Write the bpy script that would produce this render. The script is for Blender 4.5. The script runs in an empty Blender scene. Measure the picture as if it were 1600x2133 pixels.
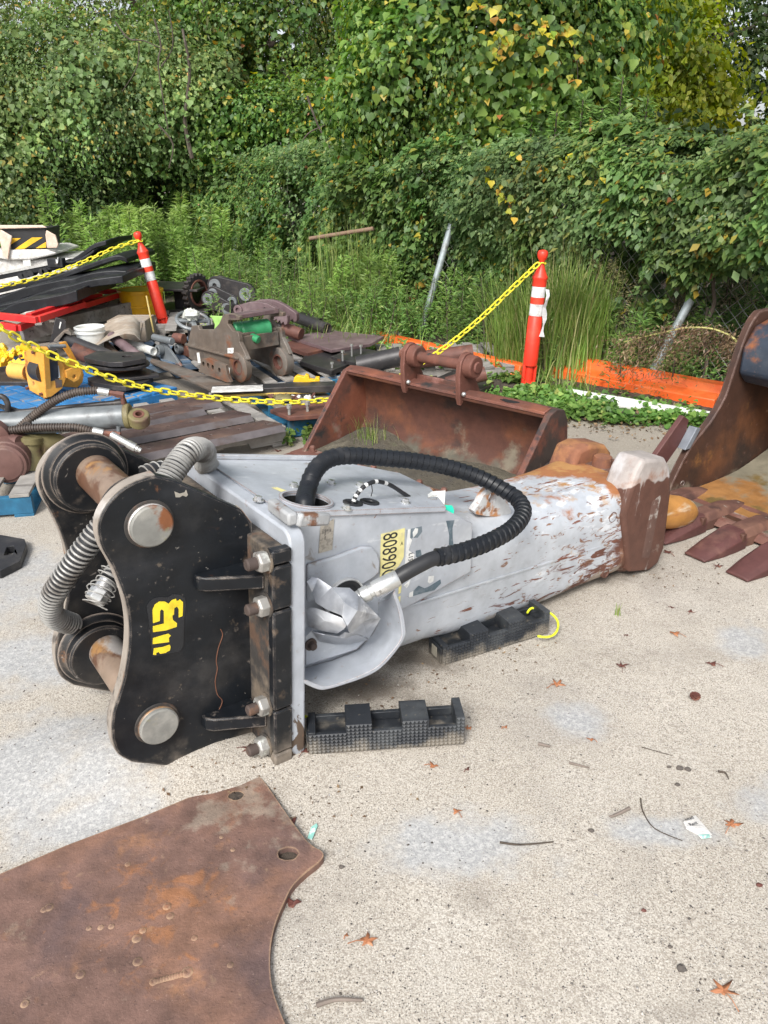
import bpy, math, random
import numpy as np
from mathutils import Vector as V, Matrix
from mathutils.geometry import tessellate_polygon

random.seed(7)
rng = np.random.default_rng(11)
C = bpy.context.scene.collection
S = bpy.context.scene
R = math.radians

# ------------------------------------------------------------------ camera
CAM_H, PITCH = 1.62, R(23.9)
cam = bpy.data.cameras.new('camera')
cam.sensor_fit = 'HORIZONTAL'; cam.sensor_width = 26.0; cam.lens = 26.0
cam.clip_start = 0.05; cam.clip_end = 400
co = bpy.data.objects.new('camera', cam); C.objects.link(co)
co.location = (0, 0, CAM_H); co.rotation_euler = (R(90) - PITCH, 0, 0)
S.camera = co

# ------------------------------------------------------------------ light: bright overcast
SUN_EL, SUN_AZ = 44, 200          # azimuth the light comes from, clockwise from +Y
w = bpy.data.worlds.new('World'); S.world = w; w.use_nodes = True
nt = w.node_tree; bg = nt.nodes['Background']
sky = nt.nodes.new('ShaderNodeTexSky'); sky.sky_type = 'NISHITA'; sky.sun_disc = False
sky.sun_elevation = R(SUN_EL); sky.sun_rotation = R(SUN_AZ)
sky.air_density = 1.0; sky.dust_density = 3.0; sky.ozone_density = 1.0
hs = nt.nodes.new('ShaderNodeHueSaturation'); hs.inputs['Saturation'].default_value = 0.30
hs.inputs['Value'].default_value = 1.35
nt.links.new(sky.outputs[0], hs.inputs['Color']); nt.links.new(hs.outputs[0], bg.inputs[0])
bg.inputs[1].default_value = 0.115
sd = bpy.data.lights.new('sun', 'SUN'); sd.energy = 2.7; sd.angle = R(20); sd.color = (1, .965, .91)
so = bpy.data.objects.new('sun', sd); C.objects.link(so); so.location = (-4, -6, 10)
az, el = R(SUN_AZ), R(SUN_EL)
to_sun = V((math.sin(az) * math.cos(el), math.cos(az) * math.cos(el), math.sin(el)))
so.rotation_euler = to_sun.to_track_quat('Z', 'Y').to_euler()
S.view_settings.view_transform = 'Standard'; S.view_settings.look = 'None'
S.view_settings.exposure = 0.44; S.view_settings.gamma = 1.0
S.view_settings.use_curve_mapping = False
S.render.engine = 'CYCLES'
S.cycles.max_bounces = 6; S.cycles.transparent_max_bounces = 6
S.cycles.use_adaptive_sampling = True
S.cycles.use_denoising = True

# ------------------------------------------------------------------ surveying the place: where a sight line meets a real plane
cp_, sp_ = math.cos(PITCH), math.sin(PITCH)
def ray(px, py):
    x = (px - 800) / 1600; v = (py - 1066.5) / 1600
    return V((x, cp_ - v * sp_, -(sp_ + v * cp_)))
EYE = V((0, 0, CAM_H))
def G(px, py, z=0.0):
    d = ray(px, py); t = (z - CAM_H) / d.z
    return EYE + d * t
def on(px, py, P0, N):
    d = ray(px, py); N = V(N)
    return EYE + d * ((V(P0) - EYE).dot(N) / d.dot(N))
def atY(px, py, Y):
    return on(px, py, (0, Y, 0), (0, 1, 0))
def Z(ox, oy, f, pts):
    return [(ox + p[0] / f, oy + p[1] / f) for p in pts]

class Frame:
    """a thing's own upright frame: local x along heading, y away from the viewer, z up"""
    def __init__(s, O, head, pitch=0, roll=0):
        s.O = V(O)
        s.M = Matrix.Translation(s.O) @ Matrix.Rotation(R(head), 4, 'Z') @ Matrix.Rotation(R(pitch), 4, 'Y') @ Matrix.Rotation(R(roll), 4, 'X')
        s.I = s.M.inverted(); s.m3 = s.M.to_3x3(); s.i3 = s.m3.inverted()
    def hit(s, px, py, axis, val):
        """local point where the sight line meets local plane axis=val"""
        o = s.I @ EYE; d = s.i3 @ ray(px, py)
        t = (val - o[axis]) / d[axis]
        return o + d * t
    def Y(s, px, py, y): return s.hit(px, py, 1, y)
    def X(s, px, py, x): return s.hit(px, py, 0, x)
    def Zp(s, px, py, z): return s.hit(px, py, 2, z)
    def pxz(s, pts, y): return [(q.x, q.z) for q in (s.Y(a, b, y) for a, b in pts)]

# ------------------------------------------------------------------ mesh building
def frame_of(axis_vec):
    z = V(axis_vec).normalized()
    x = z.orthogonal().normalized()
    return x, z.cross(x), z
def smooth_pts(pts, k=6, closed=False):
    n = len(pts); out = []
    P = [V(p) for p in pts]
    rngi = range(n if closed else n - 1)
    for i in rngi:
        if closed:
            a, b, c, d = P[(i - 1) % n], P[i], P[(i + 1) % n], P[(i + 2) % n]
        else:
            a, b, c, d = P[max(i - 1, 0)], P[i], P[i + 1], P[min(i + 2, n - 1)]
        for j in range(k):
            t = j / k
            out.append(0.5 * ((2 * b) + (c - a) * t + (2 * a - 5 * b + 4 * c - d) * t * t + (3 * b - a - 3 * c + d) * t ** 3))
    if not closed: out.append(P[-1])
    return out
def circ(cx, cy, r, n=24, ry=None, a0=0):
    ry = ry or r
    return [(cx + r * math.cos(a0 + 2 * math.pi * i / n), cy + ry * math.sin(a0 + 2 * math.pi * i / n)) for i in range(n)]
AX = {'xz': lambda u, v, n: V((u, n, v)), 'xy': lambda u, v, n: V((u, v, n)), 'yz': lambda u, v, n: V((n, u, v))}

class MB:
    def __init__(s): s.v = []; s.f = []
    def add(s, vs, fs):
        b = len(s.v); s.v.extend(V(p) for p in vs); s.f.extend([tuple(i + b for i in f) for f in fs]); return s
    def box(s, c, d, rot=None, taper=1.0):
        c = V(c); hx, hy, hz = d[0] / 2, d[1] / 2, d[2] / 2
        vs = []
        for k in (-1, 1):
            t = taper if k > 0 else 1
            for (i, j) in ((-1, -1), (1, -1), (1, 1), (-1, 1)):
                p = V((i * hx * t, j * hy * t, k * hz))
                if rot is not None: p = rot @ p
                vs.append(c + p)
        return s.add(vs, [(3, 2, 1, 0), (4, 5, 6, 7), (0, 1, 5, 4), (1, 2, 6, 5), (2, 3, 7, 6), (3, 0, 4, 7)])
    def bar(s, a, b, w, h, up=(0, 0, 1)):
        a, b = V(a), V(b); d = (b - a).normalized(); x = d.cross(V(up)).normalized(); y = x.cross(d)
        m = Matrix((x, d, y)).transposed()
        return s.box((a + b) / 2, (w, (b - a).length, h), m)
    def prism(s, pts, n0, n1, ax='xz', holes=(), M=None):
        f = AX[ax] if isinstance(ax, str) else ax
        loops = [list(pts)] + [list(h) for h in holes]
        vs = []; side = []
        tot = sum(len(l) for l in loops)
        for l in loops: vs += [f(p[0], p[1], n0) for p in l]
        for l in loops: vs += [f(p[0], p[1], n1) for p in l]
        b = 0
        for l in loops:
            n = len(l)
            for i in range(n):
                j = (i + 1) % n; side.append((b + i, b + j, tot + b + j, tot + b + i))
            b += n
        if holes:
            tri = tessellate_polygon([[V((p[0], p[1], 0)) for p in l] for l in loops])
            fs = [tuple(t) for t in tri] + [tuple(i + tot for i in reversed(t)) for t in tri]
        else:
            n = len(loops[0]); fs = [tuple(range(n)), tuple(range(2 * n - 1, n - 1, -1))]
        if M is not None: vs = [M @ p for p in vs]
        return s.add(vs, fs + side)
    def tube(s, path, r, seg=10, caps=True, closed=False):
        P = [V(p) for p in path]; n = len(P)
        rr = r if isinstance(r, (list, tuple)) else [r] * n
        ref = None; vs = []
        for i in range(n):
            if closed: t = (P[(i + 1) % n] - P[i - 1])
            else: t = (P[min(i + 1, n - 1)] - P[max(i - 1, 0)])
            t = t.normalized() if t.length > 1e-9 else V((0, 0, 1))
            if ref is None: ref = t.orthogonal().normalized()
            ref = (ref - t * ref.dot(t))
            ref = ref.normalized() if ref.length > 1e-6 else t.orthogonal().normalized()
            bi = t.cross(ref)
            for k in range(seg):
                a = 2 * math.pi * k / seg
                vs.append(P[i] + (ref * math.cos(a) + bi * math.sin(a)) * rr[i])
        fs = []
        m = n if closed else n - 1
        for i in range(m):
            i2 = (i + 1) % n
            for k in range(seg):
                k2 = (k + 1) % seg
                fs.append((i * seg + k, i * seg + k2, i2 * seg + k2, i2 * seg + k))
        if caps and not closed:
            fs.append(tuple(range(seg - 1, -1, -1))); fs.append(tuple((n - 1) * seg + k for k in range(seg)))
        return s.add(vs, fs)
    def lathe(s, O, axis, prof, seg=24, caps=True):
        x, y, z = frame_of(axis); O = V(O); vs = []; n = len(prof)
        for (d, r) in prof:
            for k in range(seg):
                a = 2 * math.pi * k / seg
                vs.append(O + z * d + (x * math.cos(a) + y * math.sin(a)) * r)
        fs = [(i * seg + k, i * seg + (k + 1) % seg, (i + 1) * seg + (k + 1) % seg, (i + 1) * seg + k) for i in range(n - 1) for k in range(seg)]
        if caps:
            fs.append(tuple(range(seg - 1, -1, -1))); fs.append(tuple((n - 1) * seg + k for k in range(seg)))
        return s.add(vs, fs)
    def cyl(s, a, b, r, seg=20, r2=None, bev=0):
        a, b = V(a), V(b); L = (b - a).length; r2 = r if r2 is None else r2
        prof = [(0, r), (L, r2)] if not bev else [(0, r - bev), (bev, r), (L - bev, r2), (L, r2 - bev)]
        return s.lathe(a, b - a, prof, seg)
    def ring(s, O, axis, ri, ro, h, seg=28):
        return s.lathe(O, axis, [(0, ri), (0, ro), (h, ro), (h, ri), (0, ri)], seg, caps=False)
    def loft(s, rings, caps=True, close=True):
        n = len(rings[0]); vs = [p for r in rings for p in r]
        m = n if close else n - 1
        fs = [(i * n + k, i * n + (k + 1) % n, (i + 1) * n + (k + 1) % n, (i + 1) * n + k) for i in range(len(rings) - 1) for k in range(m)]
        if caps and close:
            fs.append(tuple(range(n - 1, -1, -1))); fs.append(tuple((len(rings) - 1) * n + k for k in range(n)))
        return s.add(vs, fs)
    def sheet(s, rows, th, nrm=(0, 0, 1)):
        """a bent sheet of real thickness from a grid of points"""
        nr, nc = len(rows), len(rows[0]); top = [V(p) for r in rows for p in r]; N = V(nrm) * th
        bot = [p - N for p in top]; k = nr * nc
        fs = []
        for i in range(nr - 1):
            for j in range(nc - 1):
                a = i * nc + j; fs.append((a, a + 1, a + nc + 1, a + nc)); fs.append((k + a + nc, k + a + nc + 1, k + a + 1, k + a))
        for j in range(nc - 1):
            fs.append((j + 1, j, k + j, k + j + 1)); a = (nr - 1) * nc + j; fs.append((a, a + 1, k + a + 1, k + a))
        for i in range(nr - 1):
            a = i * nc; fs.append((a, a + nc, k + a + nc, k + a)); a += nc - 1; fs.append((a + nc, a, k + a, k + a + nc))
        return s.add(top + bot, fs)
    def blob(s, c, r, seg=10, rings=6, sq=(1, 1, 1), jit=0):
        c = V(c); vs = [];
        for i in range(rings + 1):
            th = math.pi * i / rings
            for k in range(seg):
                a = 2 * math.pi * k / seg
                q = r * (1 + random.uniform(-jit, jit))
                vs.append(c + V((math.sin(th) * math.cos(a) * q * sq[0], math.sin(th) * math.sin(a) * q * sq[1], math.cos(th) * q * sq[2])))
        fs = [(i * seg + k, (i + 1) * seg + k, (i + 1) * seg + (k + 1) % seg, i * seg + (k + 1) % seg) for i in range(rings) for k in range(seg)]
        return s.add(vs, fs)
    def xf(s, M):
        s.v = [M @ p for p in s.v]; return s

WM = {}
def W(o): return WM[o.name] if o is not None and o.name in WM else Matrix.Identity(4)
def props(o, label=None, cat=None, group=None, kind=None):
    if label: o['label'] = label
    if cat: o['category'] = cat
    if group: o['group'] = group
    if kind: o['kind'] = kind
    return o
def mesh_of(name, mb, mat, sharp=35):
    me = bpy.data.meshes.new(name)
    me.from_pydata([tuple(p) for p in mb.v], [], mb.f); me.validate()
    import bmesh
    bm = bmesh.new(); bm.from_mesh(me)
    bmesh.ops.remove_doubles(bm, verts=bm.verts, dist=1e-6)
    bmesh.ops.recalc_face_normals(bm, faces=bm.faces); bm.to_mesh(me); bm.free()
    if mat: me.materials.append(mat)
    if sharp:
        me.shade_smooth(); me.set_sharp_from_angle(angle=R(sharp))
    return me
def part(name, mb, mat, parent=None, bevel=0, sharp=35, world=False, seg=2, **kw):
    """link one mesh object; vertices are in the parent's local frame unless world=True"""
    if world and parent is not None:
        I = W(parent).inverted(); mb.v = [I @ p for p in mb.v]
    o = bpy.data.objects.new(name, mesh_of(name, mb, mat, sharp))
    C.objects.link(o)
    if parent is not None: o.parent = parent
    WM[o.name] = W(parent).copy() if parent is not None else Matrix.Identity(4)
    if bevel:
        m = o.modifiers.new('bevel', 'BEVEL'); m.width = bevel; m.segments = seg; m.limit_method = 'ANGLE'; m.angle_limit = R(38)
        m.harden_normals = False
    return props(o, **kw)
def solo(name, mb, mat, label, cat, loc=None, M=None, bevel=0, sharp=35, group=None, kind=None, **kw):
    """a thing that is one mesh; vertices given in world space are moved to a local origin"""
    if M is not None: mb.xf(M)
    if loc is None:
        if mb.v:
            n = len(mb.v); loc = V((sum(p.x for p in mb.v) / n, sum(p.y for p in mb.v) / n, min(p.z for p in mb.v)))
        else: loc = V((0, 0, 0))
    loc = V(loc); mb.v = [p - loc for p in mb.v]
    o = part(name, mb, mat, None, bevel, sharp, **kw); o.location = loc; WM[o.name] = Matrix.Translation(loc)
    return props(o, label, cat, group, kind)
def thing(name, label, cat, loc=(0, 0, 0), rotz=0, group=None, M=None):
    o = bpy.data.objects.new(name, None); C.objects.link(o); o.empty_display_size = .1
    if M is None: M = Matrix.Translation(V(loc)) @ Matrix.Rotation(R(rotz), 4, 'Z')
    o.matrix_world = M; WM[o.name] = M.copy()
    return props(o, label, cat, group)
def dup(root, M, label=None, group=None):
    def cpy(o, par):
        c = o.copy(); C.objects.link(c); c.parent = par
        for ch in kids.get(o.name, []): cpy(ch, c)
        return c
    kids = {}
    for o in bpy.data.objects:
        if o.parent is not None: kids.setdefault(o.parent.name, []).append(o)
    r = cpy(root, None); r.matrix_world = M; WM[r.name] = M.copy()
    if label: r['label'] = label
    if group: r['group'] = group
    return r
def copy_part(o, M, parent):
    c = o.copy(); C.objects.link(c); c.parent = parent; c.matrix_local = M; WM[c.name] = W(parent) @ M
    return c

# ------------------------------------------------------------------ materials
def mat(name, col, rough=.6, metal=0.0, layers=(), bump=(), edge=None, spec=.5, coat=0, rvar=0.12):
    """principled material whose colour is a stack of procedural layers.
    layer: dict(c colour, s scale, lo, hi, d detail, st stretch, g (gx,gy,gz,off) object-space slope, r rough, m metal, t type)"""
    m = bpy.data.materials.new(name); m.use_nodes = True; nt = m.node_tree; N = nt.nodes; L = nt.links
    b = N['Principled BSDF']
    tc = N.new('ShaderNodeTexCoord'); base = tc.outputs['Object']
    def val(x):
        n = N.new('ShaderNodeValue'); n.outputs[0].default_value = x; return n.outputs[0]
    def rgb(c):
        n = N.new('ShaderNodeRGB'); n.outputs[0].default_value = (c[0], c[1], c[2], 1); return n.outputs[0]
    def math_(op, a, b2, clamp=False):
        n = N.new('ShaderNodeMath'); n.operation = op; n.use_clamp = clamp
        for i, q in enumerate((a, b2)):
            if isinstance(q, (int, float)): n.inputs[i].default_value = q
            else: L.new(q, n.inputs[i])
        return n.outputs[0]
    def noise(s_, d_, st, t='noise', dist=0.0, off=0):
        mp = N.new('ShaderNodeMapping'); mp.inputs['Scale'].default_value = st
        mp.inputs['Location'].default_value = (off, off * .7, off * 1.3)
        L.new(base, mp.inputs[0])
        if t == 'vor' or t == 'vord':
            n = N.new('ShaderNodeTexVoronoi'); n.inputs['Scale'].default_value = s_; n.feature = 'F1' if t == 'vor' else 'DISTANCE_TO_EDGE'
            L.new(mp.outputs[0], n.inputs['Vector']); return n.outputs['Distance']
        n = N.new('ShaderNodeTexNoise'); n.inputs['Scale'].default_value = s_; n.inputs['Detail'].default_value = d_
        n.inputs['Roughness'].default_value = .62; n.inputs['Distortion'].default_value = dist
        L.new(mp.outputs[0], n.inputs['Vector']); return n.outputs['Fac']
    colr = rgb(col); rg = val(rough); mt = val(metal)
    for i, l in enumerate(layers):
        f = noise(l.get('s', 5), l.get('d', 5), l.get('st', (1, 1, 1)), l.get('t', 'noise'), l.get('dist', 0), l.get('off', i * 3.7))
        if 'g' in l:
            g = l['g']; dn = N.new('ShaderNodeVectorMath'); dn.operation = 'DOT_PRODUCT'
            L.new(base, dn.inputs[0]); dn.inputs[1].default_value = g[:3]
            f = math_('ADD', math_('ADD', f, dn.outputs['Value']), g[3])
        if 'ball' in l:      # a stain with its own place on the thing
            bx, by, bz, br = l['ball']; dn = N.new('ShaderNodeVectorMath'); dn.operation = 'DISTANCE'
            L.new(base, dn.inputs[0]); dn.inputs[1].default_value = (bx, by, bz)
            f = math_('ADD', math_('MULTIPLY', math_('SUBTRACT', 1.0, math_('DIVIDE', dn.outputs['Value'], br)), l.get('bk', 1.0)), f)
        if 'up' in l:        # settles on upward faces (dust, sand)
            ge = N.new('ShaderNodeNewGeometry'); sx = N.new('ShaderNodeSeparateXYZ'); L.new(ge.outputs['Normal'], sx.inputs[0])
            f = math_('ADD', f, math_('MULTIPLY', sx.outputs['Z'], l['up']))
        mr = N.new('ShaderNodeMapRange'); mr.inputs['From Min'].default_value = l.get('lo', .5); mr.inputs['From Max'].default_value = l.get('hi', .6)
        mr.interpolation_type = 'SMOOTHSTEP'
        mr.inputs['To Max'].default_value = l.get('k', 1.0)
        L.new(f, mr.inputs['Value']); fac = mr.outputs[0]
        if 'c' in l:
            mx = N.new('ShaderNodeMix'); mx.data_type = 'RGBA'; L.new(fac, mx.inputs[0]); L.new(colr, mx.inputs[6]); mx.inputs[7].default_value = (*l['c'], 1); colr = mx.outputs[2]
        for key, cur in (('r', 'rg'), ('m', 'mt')):
            if key in l:
                mx = N.new('ShaderNodeMix'); L.new(fac, mx.inputs[0]); L.new(rg if key == 'r' else mt, mx.inputs[2]); mx.inputs[3].default_value = l[key]
                if key == 'r': rg = mx.outputs[0]
                else: mt = mx.outputs[0]
    if edge:
        bv = N.new('ShaderNodeBevel'); bv.samples = 4; bv.inputs['Radius'].default_value = edge[1]
        ge = N.new('ShaderNodeNewGeometry'); dn = N.new('ShaderNodeVectorMath'); dn.operation = 'DOT_PRODUCT'
        L.new(bv.outputs[0], dn.inputs[0]); L.new(ge.outputs['Normal'], dn.inputs[1])
        nz = noise(28, 4, (1, 1, 1), off=9)
        f = math_('ADD', math_('SUBTRACT', 1.0, dn.outputs['Value']), math_('MULTIPLY', math_('SUBTRACT', nz, .5), .35))
        mr = N.new('ShaderNodeMapRange'); mr.inputs['From Min'].default_value = .05; mr.inputs['From Max'].default_value = .14; L.new(f, mr.inputs['Value'])
        mx = N.new('ShaderNodeMix'); mx.data_type = 'RGBA'; L.new(mr.outputs[0], mx.inputs[0]); L.new(colr, mx.inputs[6]); mx.inputs[7].default_value = (*edge[0], 1); colr = mx.outputs[2]
    # fine overall value variation so that no surface is one flat colour
    nv = noise(14, 6, (1, 1, 1), off=21); hsn = N.new('ShaderNodeHueSaturation')
    mr = N.new('ShaderNodeMapRange'); mr.inputs['From Min'].default_value = .3; mr.inputs['From Max'].default_value = .7
    mr.inputs['To Min'].default_value = 1 - rvar * 1.6; mr.inputs['To Max'].default_value = 1 + rvar * 1.6
    L.new(nv, mr.inputs['Value']); L.new(mr.outputs[0], hsn.inputs['Value']); L.new(colr, hsn.inputs['Color'])
    L.new(hsn.outputs[0], b.inputs['Base Color'])
    rn = math_('ADD', rg, math_('MULTIPLY', math_('SUBTRACT', noise(9, 5, (1, 1, 1), off=33), .5), rvar * 2), True)
    L.new(rn, b.inputs['Roughness']); L.new(mt, b.inputs['Metallic'])
    b.inputs['Specular IOR Level'].default_value = spec
    if coat: b.inputs['Coat Weight'].default_value = coat; b.inputs['Coat Roughness'].default_value = .15
    prev = None
    for (s_, st_, dist) in bump:
        h = noise(s_, 5, (1, 1, 1), off=5)
        bn = N.new('ShaderNodeBump'); bn.inputs['Strength'].default_value = st_; bn.inputs['Distance'].default_value = dist
        L.new(h, bn.inputs['Height'])
        if prev is not None: L.new(prev, bn.inputs['Normal'])
        prev = bn.outputs[0]
    if prev is not None: L.new(prev, b.inputs['Normal'])
    return m
def LY(c, s, lo, hi, **k): return dict(c=c, s=s, lo=lo, hi=hi, **k)

def leafmat(name, cols, spots=None, trans=.35, rough=.5, scale=1.5, vein=True):
    """leaf: colour differs from leaf to leaf and in patches; some light passes through"""
    m = bpy.data.materials.new(name); m.use_nodes = True; nt = m.node_tree; N = nt.nodes; L = nt.links
    b = N['Principled BSDF']; out = N['Material Output']
    ge = N.new('ShaderNodeNewGeometry'); rp = N.new('ShaderNodeValToRGB'); L.new(ge.outputs['Random Per Island'], rp.inputs[0])
    rp.color_ramp.interpolation = 'LINEAR'
    e = rp.color_ramp.elements
    for i, (p, c) in enumerate(cols):
        if i < 2: e[i].position = p; e[i].color = (*c, 1)
        else: q = e.new(p); q.color = (*c, 1)
    tc = N.new('ShaderNodeTexCoord'); n = N.new('ShaderNodeTexNoise'); n.inputs['Scale'].default_value = scale; n.inputs['Detail'].default_value = 3
    L.new(tc.outputs['Object'], n.inputs['Vector'])
    mr = N.new('ShaderNodeMapRange'); mr.inputs['From Min'].default_value = .3; mr.inputs['From Max'].default_value = .7; mr.inputs['To Min'].default_value = .55; mr.inputs['To Max'].default_value = 1.45
    L.new(n.outputs['Fac'], mr.inputs['Value']); hsn = N.new('ShaderNodeHueSaturation'); L.new(mr.outputs[0], hsn.inputs['Value']); L.new(rp.outputs[0], hsn.inputs['Color'])
    mr2 = N.new('ShaderNodeMapRange'); mr2.inputs['From Min'].default_value = .3; mr2.inputs['From Max'].default_value = .7; mr2.inputs['To Min'].default_value = .485; mr2.inputs['To Max'].default_value = .515
    n2 = N.new('ShaderNodeTexNoise'); n2.inputs['Scale'].default_value = scale * .6; L.new(tc.outputs['Object'], n2.inputs['Vector']); L.new(n2.outputs['Fac'], mr2.inputs['Value']); L.new(mr2.outputs[0], hsn.inputs['Hue'])
    L.new(hsn.outputs[0], b.inputs['Base Color']); b.inputs['Roughness'].default_value = rough; b.inputs['Specular IOR Level'].default_value = .45
    tr = N.new('ShaderNodeBsdfTranslucent'); h3 = N.new('ShaderNodeHueSaturation'); h3.inputs['Value'].default_value = 1.4; h3.inputs['Saturation'].default_value = 1.15
    L.new(hsn.outputs[0], h3.inputs['Color']); L.new(h3.outputs[0], tr.inputs[0])
    mx = N.new('ShaderNodeMixShader'); mx.inputs[0].default_value = trans; L.new(b.outputs[0], mx.inputs[1]); L.new(tr.outputs[0], mx.inputs[2]); L.new(mx.outputs[0], out.inputs[0])
    return m

RUST = (.16, .055, .025); RUSTO = (.33, .12, .03); RUSTD = (.06, .025, .016); SAND = (.42, .36, .29); DIRT = (.16, .12, .085)
BLACK = (.012, .014, .017); STEEL = (.42, .43, .43)
M_ = {}
# ------------------------------------------------------------------ ground
def ground_z(x, y):
    """gentle unevenness and the sand drifted round the tool's foot"""
    z = .012 * math.sin(x * 1.3 + 1) * math.sin(y * 1.1) + .006 * math.sin(x * 4.1) * math.cos(y * 3.7)
    d = ((x + .66) / .34) ** 2 + ((y - 1.82) / .20) ** 2
    z += .085 * math.exp(-d * 1.1)
    d = ((x + .2) / .5) ** 2 + ((y - 2.0) / .25) ** 2
    z += .012 * math.exp(-d)
    return z
def make_ground():
    m = bpy.data.materials.new('sandy_concrete'); m.use_nodes = True; nt = m.node_tree; N = nt.nodes; L = nt.links; b = N['Principled BSDF']
    tc = N.new('ShaderNodeTexCoord'); P = tc.outputs['Object']
    def noise(s_, d_=5, st=(1, 1, 1), off=0, rot=0):
        mp = N.new('ShaderNodeMapping'); mp.inputs['Scale'].default_value = st; mp.inputs['Location'].default_value = (off, off, 0); mp.inputs['Rotation'].default_value = (0, 0, rot); L.new(P, mp.inputs[0])
        n = N.new('ShaderNodeTexNoise'); n.inputs['Scale'].default_value = s_; n.inputs['Detail'].default_value = d_; n.inputs['Roughness'].default_value = .65; L.new(mp.outputs[0], n.inputs['Vector']); return n.outputs['Fac']
    def mr(f, lo, hi, a=0, b_=1):
        n = N.new('ShaderNodeMapRange'); n.inputs['From Min'].default_value = lo; n.inputs['From Max'].default_value = hi; n.inputs['To Min'].default_value = a; n.inputs['To Max'].default_value = b_; n.interpolation_type = 'SMOOTHSTEP'; L.new(f, n.inputs['Value']); return n.outputs[0]
    def mx(fac, a, b_, mode='MIX'):
        n = N.new('ShaderNodeMix'); n.data_type = 'RGBA'; n.blend_type = mode
        if isinstance(fac, (int, float)): n.inputs[0].default_value = fac
        else: L.new(fac, n.inputs[0])
        for i, q in ((6, a), (7, b_)):
            if isinstance(q, tuple): n.inputs[i].default_value = (*q, 1)
            else: L.new(q, n.inputs[i])
        return n.outputs[2]
    def mt(op, a, b_):
        n = N.new('ShaderNodeMath'); n.operation = op
        for i, q in enumerate((a, b_)):
            if isinstance(q, (int, float)): n.inputs[i].default_value = q
            else: L.new(q, n.inputs[i])
        return n.outputs[0]
    def blob(pts):
        """mask: 1 inside any of the ragged patches (x, y, rx, ry)"""
        acc = None
        for (x, y, rx, ry) in pts:
            mp = N.new('ShaderNodeMapping'); mp.vector_type = 'POINT'; mp.inputs['Location'].default_value = (-x / rx, -y / ry, 0); mp.inputs['Scale'].default_value = (1 / rx, 1 / ry, 0); L.new(P, mp.inputs[0])
            ln = N.new('ShaderNodeVectorMath'); ln.operation = 'LENGTH'; L.new(mp.outputs[0], ln.inputs[0])
            v = mt('SUBTRACT', 1.0, ln.outputs['Value'])
            acc = v if acc is None else mt('MAXIMUM', acc, v)
        return acc
    def vor(s_, feat='F1', out='Distance', rnd=1.0):
        n = N.new('ShaderNodeTexVoronoi'); n.inputs['Scale'].default_value = s_; n.feature = feat; n.inputs['Randomness'].default_value = rnd; L.new(P, n.inputs['Vector']); return n.outputs[out]
    # sand over concrete
    col = mx(mr(noise(1.1, 6), .35, .65), (.43, .385, .322), (.505, .46, .395))
    col = mx(mr(noise(3.2, 6, off=4), .48, .68, 0, .55), col, (.52, .485, .43))
    # grain
    g = noise(230, 4); col = mx(mr(g, .40, .60, 0, 1), mx(.50, col, (.20, .17, .14)), mx(.36, col, (.72, .69, .63)))
    g2 = noise(70, 6, off=2); col = mx(mr(g2, .53, .66, 0, .6), col, (.24, .21, .18)); g3 = noise(1.7, 8, off=12); col = mx(mr(g3, .50, .66, 0, .35), col, (.27, .245, .22))
    # pale and dark grit, each grain one cell
    for sc, thr, cc, nn in ((210, .24, (.12, .108, .098), 1.7), (150, .17, (.085, .08, .078), 1.2), (240, .25, (.66, .63, .58), 2.2)):
        c = vor(sc, out='Color'); sx = N.new('ShaderNodeSeparateXYZ'); L.new(c, sx.inputs[0])
        dens = mr(noise(nn, 4, off=sc), .38, .66, .94, .72)
        pick = mt('GREATER_THAN', sx.outputs[0], dens)
        near = mr(vor(sc), thr, thr + .12, 1, 0)
        col = mx(mt('MULTIPLY', pick, near), col, cc)
    # bare blue-grey aggregate showing through the sand
    pat = blob([(-1.02, 1.75, .55, .42), (-.80, 1.55, .30, .16), (-1.3, 2.35, .42, .3), (.20, 1.50, .36, .17), (.72, 1.53, .24, .09), (.63, 1.98, .16, .13), (1.15, 1.63, .24, .15), (-.55, 1.52, .3, .12), (1.35, 2.45, .2, .18), (-1.7, 2.9, .6, .5)])
    pm = mr(mt('ADD', pat, mt('MULTIPLY', mt('SUBTRACT', noise(6, 7, off=7), .5), 1.9)), .12, .80, 0, .82)
    ag = mx(mr(noise(70, 4, off=9), .4, .62), (.36, .37, .38), (.52, .525, .525))
    c = vor(210, out='Color'); bw = N.new('ShaderNodeRGBToBW'); L.new(c, bw.inputs[0]); ag = mx(mr(bw.outputs[0], .45, .85, 0, .7), ag, (.27, .28, .295))
    col = mx(pm, col, ag)
    # darker damp / dirty streaks; under the breaker contact shade is painted in too
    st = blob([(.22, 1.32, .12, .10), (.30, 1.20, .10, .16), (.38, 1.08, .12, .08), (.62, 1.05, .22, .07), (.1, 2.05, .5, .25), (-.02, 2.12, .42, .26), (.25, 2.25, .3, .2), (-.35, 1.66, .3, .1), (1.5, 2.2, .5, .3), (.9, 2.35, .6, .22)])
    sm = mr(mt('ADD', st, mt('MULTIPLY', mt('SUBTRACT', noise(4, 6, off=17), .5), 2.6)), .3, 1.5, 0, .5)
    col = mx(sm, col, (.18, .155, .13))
    dk = blob([(-.06, 2.13, .34, .17), (.12, 2.32, .30, .14), (.95, 3.0, .5, .2)])  # brown dirt under the breaker, its contact shade deepened in the colour
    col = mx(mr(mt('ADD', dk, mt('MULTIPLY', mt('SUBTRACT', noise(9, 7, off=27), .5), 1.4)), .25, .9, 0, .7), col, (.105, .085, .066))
    # grey-brown fines towards the back of the yard
    sp = N.new('ShaderNodeSeparateXYZ'); L.new(P, sp.inputs[0])
    back = mr(mt('ADD', sp.outputs['Y'], mt('MULTIPLY', noise(1.5, 5, off=3), 2.5)), 3.4, 6.4, 0, .75)
    col = mx(back, col, (.27, .24, .20))
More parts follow.
